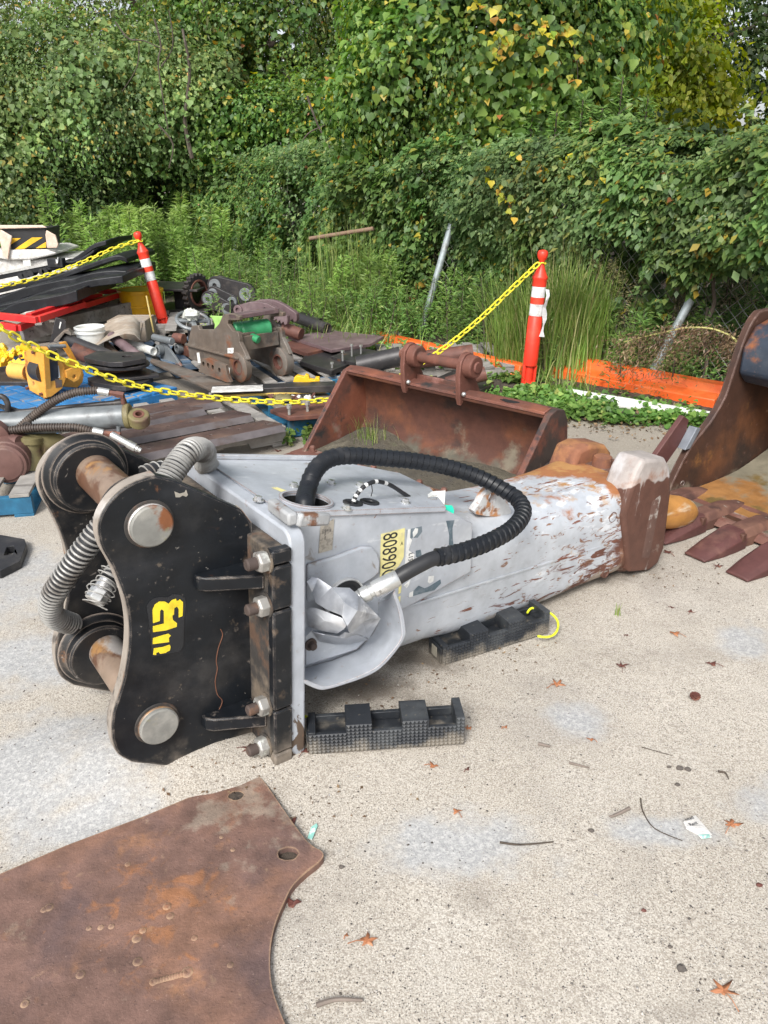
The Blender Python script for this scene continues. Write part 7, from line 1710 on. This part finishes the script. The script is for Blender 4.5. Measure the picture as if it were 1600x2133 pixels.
# bare stems and hanging branches seen in front of the shaded hollow
hs_ = thing('hanging_branches', 'bare brown branches hanging in the dark hollow left of centre', 'branches', loc=tuple(atY(340, 200, 12.4)))
for i_, (pts_, r_) in enumerate((([(322, 40), (335, 95), (330, 140), (350, 268)], .016), ([(240, 45), (268, 80), (300, 85), (345, 105)], .012), ([(335, 140), (360, 95), (352, 20)], .012), ([(290, 90), (285, 140), (255, 190)], .010), ([(640, 200), (662, 260), (700, 330)], .018), ([(400, 330), (385, 250), (395, 150), (380, 60)], .035), ([(330, 260), (360, 300), (352, 350)], .015), ([(615, 330), (640, 280), (690, 250), (720, 180)], .014), ([(700, 30), (745, 25), (790, 5)], .02))):
    P = smooth_pts([atY(a, b, 12.3 + .15 * (i_ % 3)) for a, b in pts_], 5); part('branch', MB().tube(P, [r_ * (1 - .5 * k / len(P)) for k in range(len(P))], 6), M_['bark'], hs_, world=True)
# upright bushy shoots behind the hedge
def shoot(P0, h, n, w_, size, mname, parent, lean=(0, 0), shape='slim'):
    f = rng.random(n); z = f * h; r = w_ * (1 - f * .85) * np.sqrt(rng.random(n)); a = rng.uniform(0, 6.28, n)
    P = np.stack([P0[0] + lean[0] * f ** 1.5 + r * np.cos(a), P0[1] + lean[1] * f + r * np.sin(a), P0[2] + z], 1)
    D = np.stack([np.cos(a), np.sin(a), .7 + 0 * a], 1) + rnd(n) * .3
    return leaves('foliage', P, nrm(np.stack([-np.sin(a) * .3, -np.abs(np.cos(a)) * .3 - .2, .8 + 0 * a], 1) + rnd(n) * .4), D, size * (.6 + .8 * rng.random(n)), M_[mname], shape, parent=parent, loc=tuple(parent.location))
for i, (px, pyt, Y) in enumerate(((1215, 205, 8.3), (1298, 160, 8.4), (1350, 205, 8.5), (1255, 225, 8.2), (1110, 225, 8.6), (1100, 110, 9.0), (1160, 235, 8.3))):
    tp_ = atY(px, pyt, Y); nm_ = ('first', 'tallest', 'third', 'shorter', 'dark lower', 'highest dark', 'small')[i]
    t = thing('goldenrod_shoot', nm_ + ' upright leafy shoot rising behind the vine hedge at right', 'plant', loc=(tp_.x, Y, .0), group='upright shoots behind the hedge')
    part('stem', MB().cyl((0, 0, 0), (0, 0, tp_.z), .008, 6), M_['bark'], t)
    h_ = .75; shoot((tp_.x, Y, tp_.z - h_), h_, 520, .13, .075, 'lv_weed', t)

# ---- grasses and weeds in front of the fence
def grass_clump(base, n, h, spread, lean, mname='grass', w_=.009, r0=.1, droop=.35):
    """curved blades from one root area"""
    B = np.array(base) + np.stack([rng.normal(0, r0, n), rng.normal(0, r0, n), np.zeros(n)], 1)
    a = rng.uniform(0, 6.28, n); H_ = h * (.45 + .6 * rng.random(n)); s_ = spread * rng.random(n) ** .7 * H_
    dx, dy = np.cos(a) * s_ + lean[0] * H_, np.sin(a) * s_ + lean[1] * H_
    segs = 5; rows = []
    wx, wy = -np.sin(a) * w_ * .5, np.cos(a) * w_ * .5 + w_ * 0
    wx = np.where(np.abs(wx) < w_ * .25, w_ * .4, wx)
    for k in range(segs):
        f = k / (segs - 1); c = B + np.stack([dx * f ** 1.7, dy * f ** 1.7, H_ * (f - droop * f ** 3 * rng.random(n))], 1); ww = (1 - f) ** .6 + .03
        rows.append((c - np.stack([wx * ww, wy * ww, 0 * wx], 1), c + np.stack([wx * ww, wy * ww, 0 * wx], 1)))
    Vv = np.stack([p for r in rows for p in r], 1)   # n, 2*segs, 3
    Q = np.array([(2 * k, 2 * k + 1, 2 * k + 3, 2 * k + 2) for k in range(segs - 1)])
    L = (Q[None] + (np.arange(n) * 2 * segs)[:, None, None]).ravel().astype(np.int32)
    me = bpy.data.meshes.new('grass'); me.vertices.add(n * 2 * segs); me.vertices.foreach_set('co', (Vv - np.array(base)).astype(np.float32).ravel())
    me.loops.add(len(L)); me.loops.foreach_set('vertex_index', L); nq = n * (segs - 1)
    me.polygons.add(nq); me.polygons.foreach_set('loop_start', (np.arange(nq) * 4).astype(np.int32)); me.update(calc_edges=True); me.materials.append(M_[mname])
    o = bpy.data.objects.new('grass_clump', me); C.objects.link(o); o.location = base; return o
def gclump(px, py, n, h, spread, lean, label, **kw):
    b = G(px, py); return props(grass_clump((b.x, b.y, 0), n, h, spread, lean, **kw), label, kind='stuff')
gclump(1172, 783, 1300, 1.2, .42, (.05, .0), 'tall green grass clump right behind the upright delineator post', r0=.14)
gclump(1075, 775, 480, 1.05, .38, (-.05, .0), 'tall grass leaning left beside the upright delineator post', r0=.10)
gclump(735, 690, 420, 1.35, .16, (-.02, 0), 'tall thin seeding grass standing before the vine hedge', r0=.22, w_=.007)
gclump(725, 735, 260, .45, .8, (.1, 0), 'dry arching grass by the rear pallet', r0=.25)
gclump(640, 690, 380, .55, .6, (0, 0), 'low grass behind the grapple thumb', r0=.4)
gclump(1180, 830, 120, .28, .8, (0, 0), 'short grass at the foot of the beams', r0=.12)
gclump(540, 625, 350, .6, .5, (0, 0), 'grass behind the black links', r0=.5)
gclump(1000, 690, 260, .6, .5, (0, 0), 'grass by the leaning fence post', r0=.3)
def feathery(px, py, h, n, label, mname='feather', w_=.22, size=.075, k=5, cat='weed', nm='feathery_weed', r0=.35, lean=.12):
    b = G(px, py); t = thing(nm, label, cat, loc=(b.x, b.y, 0)); mb = MB()
    for i in range(k):
        bx, by = b.x + random.gauss(0, r0), b.y + random.gauss(0, r0 * .6); lx = random.uniform(-lean, lean); hh = h * random.uniform(.7, 1.05)
        mb.tube([V((bx, by, 0)), V((bx + lx * .4, by, hh * .5)), V((bx + lx, by, hh))], [.006, .005, .002], 5, caps=False)
        shoot((bx, by, hh * .12), hh * .9, n // k, w_, size, mname, t, (lx, 0))
    part('stem', mb, M_['bark'], t, world=True, kind='stuff'); return t
random.seed(11)
feathery(250, 590, 1.35, 15000, 'bright feathery weeds behind the black mats at left', k=34, w_=.24, size=.10, r0=1.2)
feathery(340, 622, 1.15, 9000, 'feathery weeds right behind the leaning post', k=22, w_=.20, size=.085, r0=.6)
feathery(140, 555, 1.2, 6000, 'feathery weeds behind the wrapped crate', k=14, w_=.24, size=.10, r0=.9)
feathery(190, 515, 1.5, 4000, 'brown seeding weeds behind the feathery ones at left', 'dead', k=12, w_=.24, size=.06, r0=1.0)
feathery(440, 616, .85, 7000, 'green weeds behind the black links', 'lv_weed', k=26, w_=.2, size=.055, r0=.8)
feathery(520, 618, .85, 7000, 'mixed light weeds beyond the grapple thumb', 'feather', k=22, w_=.18, size=.06, r0=.8)
feathery(610, 655, .8, 8000, 'leafy weeds between the links and the tall grass', 'lv_weed', k=30, w_=.2, size=.05, r0=.7)
feathery(780, 700, .85, 7000, 'soft green weeds right of the tall grass', 'feather', k=20, w_=.2, size=.055, r0=.35)
feathery(700, 712, .65, 6000, 'low leafy weeds before the hedge', 'lv_weed', k=28, w_=.2, size=.045, r0=.5)
feathery(815, 712, .5, 4000, 'low weeds left of the leaning fence post', 'lv_weed', k=18, w_=.2, size=.045, r0=.35)
feathery(856, 690, 1.2, 2400, 'brownish seed plant left of the leaning fence post', 'seed', k=6, w_=.17, size=.035, r0=.12)
feathery(1030, 728, .72, 5000, 'leafy weeds between the fence post and the delineator', 'lv_weed', k=18, w_=.2, size=.05, r0=.35)
feathery(1290, 782, .60, 5000, 'leafy weeds under the bare wire mesh', 'lv_weed', k=22, w_=.2, size=.045, r0=.35)
feathery(1420, 805, .60, 5000, 'leafy weeds behind the orange beams at right', 'lv_weed', k=22, w_=.2, size=.045, r0=.3)
feathery(1500, 800, .75, 3500, 'green weeds beside the big bucket', 'lv_weed', k=14, w_=.2, size=.045, r0=.25)
feathery(1265, 778, 1.0, 2000, 'seed headed weed in front of the wire mesh', 'seed', k=5, w_=.15, size=.03, r0=.10)
feathery(1395, 795, 1.2, 3200, 'bushy brown seed headed weed beside the leaning post', 'seed', k=7, w_=.20, size=.03, r0=.14)
feathery(1500, 765, 1.6, 3200, 'tall brown seeding weed on a thick stalk at right', 'seed', k=5, w_=.26, size=.032, r0=.10, lean=.3)
# bent dead plant
b0 = [atY(x, y, Y) for x, y, Y in ((1548, 790, 5.15), (1540, 720, 5.2), (1500, 690, 5.3), (1440, 682, 5.4), (1370, 695, 5.5), (1300, 712, 5.6))]
bd_ = thing('bent_dead_weed', 'dead brown weed bent over on a pale yellow stalk by the big bucket', 'weed', loc=b0[0]); PB = smooth_pts(b0, 8)
part('stalk', MB().tube(PB, [.010 - .007 * i / len(PB) for i in range(len(PB))], 6), mat('pale_stalk', (.40, .38, .12), .6), bd_, world=True)
n = 4200; f = rng.random(n) ** .7; ii = (f * (len(PB) - 1)).astype(int); base = np.array([tuple(p) for p in PB])[ii]
dr_ = np.abs(rng.normal(0, 1, n)) * (.05 + .14 * f)
P = base + np.stack([rng.normal(0, .08, n) * (0.4 + f), rng.normal(0, .07, n), -dr_ + .02], 1)
leaves('dead_foliage', P, nrm(rnd(n) + np.array([0, -.5, .5])), np.array([-.6, 0, -.8]) + rnd(n) * .5, .030 * (.6 + .8 * rng.random(n)), M_['dead'], 'slim', parent=bd_, loc=b0[0])
# creeping ground cover over the beams
def creepers(spots, n, size, name, label, mname='lv_weed', hgt=.10):
    Ps = []
    for (px, py, rx, ry, k) in spots:
        for _ in range(int(n * k)):
            q = G(px + random.gauss(0, rx), py + random.gauss(0, ry)); Ps.append((q.x, q.y, .02 + abs(random.gauss(0, hgt))))
    P = np.array(Ps); m = len(P); cl_ = noise3(P, 6, 3) > .42; P = P[cl_]; m = len(P)
    return leaves(name, P, nrm(np.array([0, -.25, 1.0]) + rnd(m) * .4), rnd(m) + np.array([0, -.4, -.1]), size * (.6 + .8 * rng.random(m)), M_[mname], 'vine', loc=(P[0][0], P[0][1], 0), label=label, kind='stuff')
creepers([(1050, 808, 60, 14, .25), (1140, 838, 55, 10, .25), (1250, 862, 60, 8, .16), (1370, 876, 50, 7, .12), (1440, 884, 30, 6, .06), (1310, 800, 25, 16, .02)], 9000, .038, 'creepers', 'pale green creepers sprawling round the posts and beams', hgt=.035)
creepers([(700, 720, 60, 12, .3), (820, 745, 60, 10, .25), (960, 780, 60, 12, .2)], 4000, .038, 'creepers', 'leafy ground cover behind the ditching bucket', hgt=.06)
creepers([(600, 930, 8, 12, .5), (645, 905, 7, 10, .5)], 260, .03, 'creepers', 'small green creeper at the bucket corner', hgt=.03)
bgr = BF.M @ V((.22, .42, .07)); props(grass_clump(tuple(bgr), 70, .20, .6, (0, 0), r0=.05, w_=.003), 'small grass tuft growing inside the ditching bucket', 'grass tuft')
bgr = G(1285, 1285); props(grass_clump(tuple(bgr), 7, .085, .25, (.02, 0), r0=.004, w_=.005), 'single green sprout on the bare concrete by the breaker', 'sprout')
# ---- orange beams and white pipe lying along the verge
M_['beam'] = mat('orange_barrier_plastic', (.82, .13, .025), .4, layers=[LY((.88, .20, .05), 3, .5, .68), LY((.45, .09, .04), 9, .62, .72, d=9), LY((.25, .12, .07), 20, .68, .74)], rvar=.06)
def beam(a, b, z, w_, h_, label, m='beam', nm='barrier_beam', grp='orange barrier beams'):
    A, B = G(*a, z), G(*b, z); d = (B - A).normalized(); s_ = d.cross(V((0, 0, 1)))
    if s_.y > 0: s_ = -s_
    mb = MB(); prof_ = [(0, 0), (w_, 0), (w_, h_ * .45), (w_ * .72, h_ * .55), (w_ * .62, h_), (0, h_)]
    mb.loft([[P_ + s_ * u + V((0, 0, v_ - z)) for u, v_ in prof_] for P_ in (A, B)])
    return solo(nm, mb, M_[m], label, 'barrier beam', bevel=.008, group=grp, sharp=30)
bo = V((.11, .19, 0)); beam_pts = (G(1141, 792), G(1484, 860))
bd2 = (beam_pts[1] - beam_pts[0]).normalized(); bs2 = V((-bd2.y, bd2.x, 0)); bs2 = bs2 if bs2.y > 0 else -bs2
mbb = MB().loft([[P_ + bs2 * u + V((0, 0, v_)) for u, v_ in [(0, .01), (0, .10), (.05, .115), (.09, .125), (.12, .185), (.22, .19), (.22, .01)]] for P_ in (beam_pts[0].lerp(beam_pts[1], k / 6) + V((0, .006 * math.sin(k * 2), .004 * math.sin(k))) for k in range(7))])
solo('barrier_beam', mbb, M_['beam'], 'long bright orange plastic beam ending at the big bucket', 'barrier beam', bevel=.008, group='orange barrier beams', sharp=30)
beam((775, 690), (1100, 762), .12, .16, .14, 'orange beam half buried in weeds left of the post')
beam((840, 712), (1090, 775), .07, .12, .08, 'lower orange beam half buried in weeds left of the post')
A, B = G(1180, 822, .05), G(1480, 872, .05); solo('white_pipe', MB().cyl(A, B, .05, 16, bev=.006), M_['white'], 'white plastic pipe lying in front of the orange beam', 'pipe')
# dead woody stalks in front of the fence
for i, (a, b_, Y, Y2) in enumerate((((1462, 800), (1478, 640), 6.0, 6.1), ((1478, 660), (1510, 470), 6.05, 6.0), ((1400, 790), (1408, 660), 6.2, 6.2))):
    P, rr = limb(atY(*a, Y), atY(*b_, Y2), .016, .008, .02); solo('dead_stalk', MB().tube(P, rr, 7), M_['bark'], ('lower dark woody stalk before the fence at right', 'upper dark woody stalk before the fence at right', 'thin woody stalk beside the leaning fence post')[i], 'stalk', group='dead stalks')
# ------------------------------------------------------------------ litter, grit and leaves on the yard
M_['pebble'] = mat('grit', (.085, .076, .070), .8, layers=[LY((.22, .20, .18), 3, .50, .60), LY((.12, .10, .085), 4, .5, .62, off=8)], rvar=.3)
def grit(n, name, rmin, rmax, mname, label, near=True):
    y = .75 + rng.random(n) ** 1.5 * 5.2; x = rng.uniform(-1, 1, n) * (y * .62 + .35)
    d = noise3(np.stack([x, y, 0 * x], 1), 2.2, 44); k = d > .36; x, y = x[k], y[k]; n = len(x)
    ico = np.array([(0, 0, 1), (.9, 0, .35), (.28, .85, .3), (-.75, .5, .35), (-.7, -.55, .3), (.3, -.85, .35), (0, 0, -.6)])
    F_ = np.array([(0, 1, 2), (0, 2, 3), (0, 3, 4), (0, 4, 5), (0, 5, 1), (6, 2, 1), (6, 3, 2), (6, 4, 3), (6, 5, 4), (6, 1, 5)])
    r = rmin + (rmax - rmin) * rng.random(n) ** 4; z = np.array([ground_z(a, b) for a, b in zip(x, y)])
    a = rng.uniform(0, 6.28, n); sx_, sy_, sz = rng.uniform(.7, 1.4, n), rng.uniform(.6, 1, n), rng.uniform(.4, .8, n)
    v = ico[None] * np.stack([sx_ * r, sy_ * r, sz * r], 1)[:, None, :]
    ca, sa = np.cos(a)[:, None], np.sin(a)[:, None]; vx = v[..., 0] * ca - v[..., 1] * sa; vy = v[..., 0] * sa + v[..., 1] * ca
    Vv = np.stack([vx + x[:, None], vy + y[:, None], v[..., 2] + (z + r * .1)[:, None]], 2)
    L = (F_[None] + (np.arange(n) * 7)[:, None, None]).ravel().astype(np.int32)
    me = bpy.data.meshes.new(name); me.vertices.add(n * 7); me.vertices.foreach_set('co', Vv.astype(np.float32).ravel()); me.loops.add(len(L)); me.loops.foreach_set('vertex_index', L)
    me.polygons.add(n * 10); me.polygons.foreach_set('loop_start', (np.arange(n * 10) * 3).astype(np.int32)); me.update(calc_edges=True); me.materials.append(M_[mname])
    o = bpy.data.objects.new(name, me); C.objects.link(o); props(o, label, kind='stuff')
M_['pebble'].node_tree.nodes  # grit colour varies over the ground
grit(9000, 'grit', .0010, .0046, 'pebble', 'dark grit scattered over the sandy concrete')
M_['pebble2'] = mat('pale_grit', (.50, .47, .43), .85, layers=[LY((.34, .33, .33), 4, .5, .6)], rvar=.2)
grit(7000, 'pale_grit', .0012, .0045, 'pebble2', 'pale grit scattered over the sandy concrete')
M_['dleaf'] = mat('dry_leaf', (.36, .145, .065), .65, layers=[LY((.48, .24, .13), 18, .48, .64), LY((.16, .06, .035), 30, .58, .70)], bump=[(60, .4, .003)])
M_['dleafd'] = mat('dark_dry_leaf', (.12, .042, .032), .6, layers=[LY((.22, .09, .06), 20, .5, .64)], bump=[(60, .4, .003)])
def leaf3(px, py, s_, rot, label, m='dleaf', lobes=5, curl=.5):
    q = G(px, py); q.z = ground_z(q.x, q.y); n = lobes * 4; vs = [V((0, 0, .004))]
    for i in range(n):
        a = 2 * math.pi * i / n; k = i % 4; base_r = (1.0, .60, .36, .50)[k] * random.uniform(.62, 1.25)
        if lobes == 5 and i // 4 == 2: base_r *= .8
        r = s_ * base_r; vs.append(V((r * math.cos(a + rot), r * math.sin(a + rot) * .8, .003 + curl * r * abs(math.sin(a * 2.5 + rot)) * random.uniform(.2, .9))))
    fs = [(0, 1 + i, 1 + (i + 1) % n) for i in range(n)]
    mb = MB().add(vs, fs); d = V((math.cos(rot + 3), math.sin(rot + 3), 0)); mb.tube([V((0, 0, .004)), d * s_ * .8 + V((0, 0, .01)), d * s_ * 1.5 + V((0, 0, .004))], .0011, 4)
    o = solo('dry_leaf', mb, M_[m], label, 'dry leaf', loc=q, M=Matrix.Translation(q), sharp=20, group='dry leaves on the yard'); md = o.modifiers.new('solid', 'SOLIDIFY'); md.thickness = .0008; return o
random.seed(9)
LV = [(765, 1968, .030, .3, 'curled orange leaf at the bottom centre'), (1522, 1722, .030, 1.0, 'orange leaf beside the paper scrap at right'), (1505, 2072, .032, 2.0, 'star shaped orange leaf at the lower right corner'), (1160, 1430, .032, .7, 'pale orange leaf between the block and the right edge'),
      (610, 1888, .026, .2, 'reddish leaf tucked under the rusty plate edge', 'dleafd', 3), (950, 1700, .018, 2.2, 'small red leaf on the grey patch', 'dleaf', 3), (1294, 1392, .030, 1.5, 'dark red leaf right of the breaker', 'dleafd', 5), (1406, 1325, .028, 2.6, 'folded tan leaf near the right edge', 'dleaf', 3),
      (1482, 1388, .026, 2.8, 'dark leaf with pale edge at right', 'dleafd', 3), (1438, 1278, .020, 1.1, 'small dark leaf near the bucket teeth', 'dleafd', 3), (975, 1528, .016, .4, 'tiny orange leaf at the end of the cribbing block', 'dleaf', 5), (902, 1607, .018, .0, 'small leaf below the cribbing block', 'dleaf', 3),
      (1052, 1525, .012, .8, 'tiny leaf right of the cribbing block', 'dleaf', 3), (1230, 1549, .014, 2.6, 'small tan leaf in the middle right', 'dleaf', 3), (1305, 1328, .012, .8, 'small dark leaf below the nose of the breaker', 'dleafd', 3), (520, 1588, .028, .2, 'reddish leaf against the foot of the bracket', 'dleafd', 5),
      (636, 1580, .022, 1.2, 'red leaf by the end of the cribbing block', 'dleafd', 3), (722, 1956, .008, 1.2, 'leaf fragment beside the curled orange leaf', 'dleaf', 3), (505, 990 + 200, .0, 0, ''), (1393, 1150, .03, 2, 'dark leaf beneath the bucket teeth', 'dleafd', 5), (1495, 1180, .026, 1, 'brown leaf between the bucket teeth', 'dleafd', 5), (973, 1614, .012, 1, 'dark round leaf below the cribbing block', 'dleafd', 3),
      (1400, 1270, .012, 0, 'tiny dark leaf above the folded tan leaf', 'dleafd', 3), (608, 1720, .022, 1, 'dark leaf under the corner of the rusty plate', 'dleafd', 3), (545, 990, .035, .3, 'dark curled leaf behind the breaker', 'dleafd', 3), (580, 940, .03, .3, 'leaf in front of the grey pallet', 'dleafd', 3)]
for l in LV:
    if l[2] > 0: leaf3(*l)
def twig(pts, r, label):
    P = [G(a, b) for a, b in pts]; P = [V((p.x, p.y, ground_z(p.x, p.y) + r + .002)) for p in P]; P = smooth_pts(P, 4); solo('twig', MB().tube(P, [r * (1 - .5 * i / len(P)) for i in range(len(P))], 6), M_['bark'] if r < .004 else M_['twigm'], label, 'twig', group='twigs on the yard')
M_['twigm'] = mat('grey_twig', (.20, .165, .14), .85, layers=[LY((.10, .08, .065), 12, .5, .65)])
twig([(1040, 1767), (1085, 1772), (1152, 1766)], .0032, 'thin straight twig in the lower middle')
twig([(1333, 1672), (1338, 1700), (1362, 1735), (1420, 1760)], .0022, 'curved thin stem at right')
twig([(660, 2106), (700, 2094), (756, 2095)], .0060, 'grey stick at the bottom edge')
twig([(1184, 1601), (1226, 1611)], .0042, 'short stick in the middle right')
twig([(1310, 1695), (1276, 1712), (1268, 1712)], .0050, 'short dark stick beside the curved stem')
twig([(1495, 1612), (1510, 1615), (1517, 1628)], .0035, 'small hooked stem near the right edge')
twig([(537, 988), (565, 991)], .010, 'dark stick behind the breaker')
twig([(1335, 1563), (1400, 1580)], .0015, 'very thin stem at right')
twig([(1120, 1562), (1145, 1568)], .0055, 'dark wood chip right of the cribbing block')
q = G(1446, 1462); pc = thing('pine_cone', 'small dark pine cone on the concrete at right', 'pine cone', loc=(q.x, q.y, ground_z(q.x, q.y) + .014))
mbc = MB()
for i in range(40):
    a = i * 2.4; z = -.010 + i * .0006; r = .016 * math.sin(math.pi * (i + 6) / 50); d = V((math.cos(a), math.sin(a), .25)); mbc.bar(d * r * .3 + V((0, 0, z)), d * r * 1.1 + V((0, 0, z)), .008, .0025)
part('scale', mbc, M_['dleafd'], pc, kind='stuff')
for i, (px, py, r) in enumerate(((1415, 1605, .010), (1432, 1607, .009), (1393, 1603, .006), (1340, 1905, .006), (1418, 2025, .010), (712, 1812, .006), (1410, 1640, .007), (1230, 1740, .007), (1580, 1850, .007), (1395, 1980, .005))):
    q = G(px, py); q.z = ground_z(q.x, q.y) + r * .3; solo('pebble', MB().blob(q, r, 8, 5, (1.2, .9, .6), .18), M_['dleafd' if i in (3, 8) else 'pebble'], 'dark pebble number ' .replace(' number ', ' ') + ('beside the pine cone side', 'just right of the first', 'left of the pair', 'low in the lower right', 'flat and brownish at lower right', 'near the rusty plate', 'below the pair', 'by the curved stem', 'near the right edge', 'small one at lower right')[i], 'pebble', group='loose pebbles', sharp=30)
# paper scraps
def scrap(pts, label, m='white', txt=(), col=None):
    P = [G(a, b) for a, b in pts]; P = [V((p.x, p.y, ground_z(p.x, p.y) + .003 + random.uniform(0, .003))) for p in P]; n = len(P)
    o = thing('paper_scrap', label, 'paper scrap', loc=P[0]); M0 = P[0]
    part('paper', MB().add(P + [p + V((0, 0, .0008)) for p in P], [tuple(range(n - 1, -1, -1)), tuple(range(n, 2 * n))] + [(i, (i + 1) % n, n + (i + 1) % n, n + i) for i in range(n)]), M_[m] if isinstance(m, str) else m, o, world=True, sharp=None)
    for s_, a, b, sz, ang in txt:
        q = G(a, b) - M0; q.z = .0068 - 0; text('scrap_print', s_, TM(q, (math.cos(ang), math.sin(ang), 0), (-math.sin(ang), math.cos(ang), 0)), M_['print_black'], o, .9, sz, .0002)
    return o
scrap([(1422, 1720), (1447, 1706), (1466, 1728), (1482, 1746), (1455, 1748), (1428, 1735)], 'torn white paper scrap with printed words at the right', 'wrapf', [('nited', 1427, 1722, .015, .35), ('Rent', 1436, 1733, .015, .35)])
M_['teal'] = mat('teal_scrap', (.25, .52, .46), .5, layers=[LY((.70, .72, .70), 40, .5, .6)])
scrap([(641, 1752), (648, 1730), (660, 1722), (662, 1728), (650, 1757)], 'small teal and white scrap beside the rusty plate corner', M_['teal'])
scrap([(1452, 1748), (1476, 1745), (1482, 1752), (1460, 1755)], 'green torn corner below the printed paper scrap', M_['teal'])
# clods and leaf litter along the verge
n = 3500; y_ = rng.random(n); fx = np.interp(y_, np.linspace(0, 1, len(fr)), [p.x for p in fr]); fy = np.interp(y_, np.linspace(0, 1, len(fr)), [p.y for p in fr])
P = np.stack([fx + rng.normal(.05, .22, n), fy + rng.normal(.05, .2, n), np.abs(rng.normal(.012, .01, n))], 1)
leaves('leaf_litter', P, nrm(np.array([0, 0, 1.0]) + rnd(n) * .5), rnd(n), .028 * (.4 + rng.random(n)), M_['dead'], 'oval', loc=(0, 8, 0), label='brown leaf litter along the edge of the yard', kind='stuff')
n = 260; cx_ = rng.choice(6, n); cc_ = np.array([(-.45, 1.70), (.0, 2.05), (.45, 2.35), (1.25, 2.95), (-.15, 1.62), (.2, 2.2)])[cx_]
P = np.stack([cc_[:, 0] + rng.normal(0, .13, n), cc_[:, 1] + rng.normal(0, .05, n), np.zeros(n)], 1); P[:, 2] = [ground_z(a, b) + .004 for a, b in P[:, :2]]
leaves('leaf_fragments', P, nrm(np.array([0, 0, 1.0]) + rnd(n) * .35), rnd(n), .012 * (.3 + rng.random(n)), M_['dead'], 'oval', loc=(0, 2, 0), label='tiny brown leaf fragments gathered round the foot of the breaker', kind='stuff')
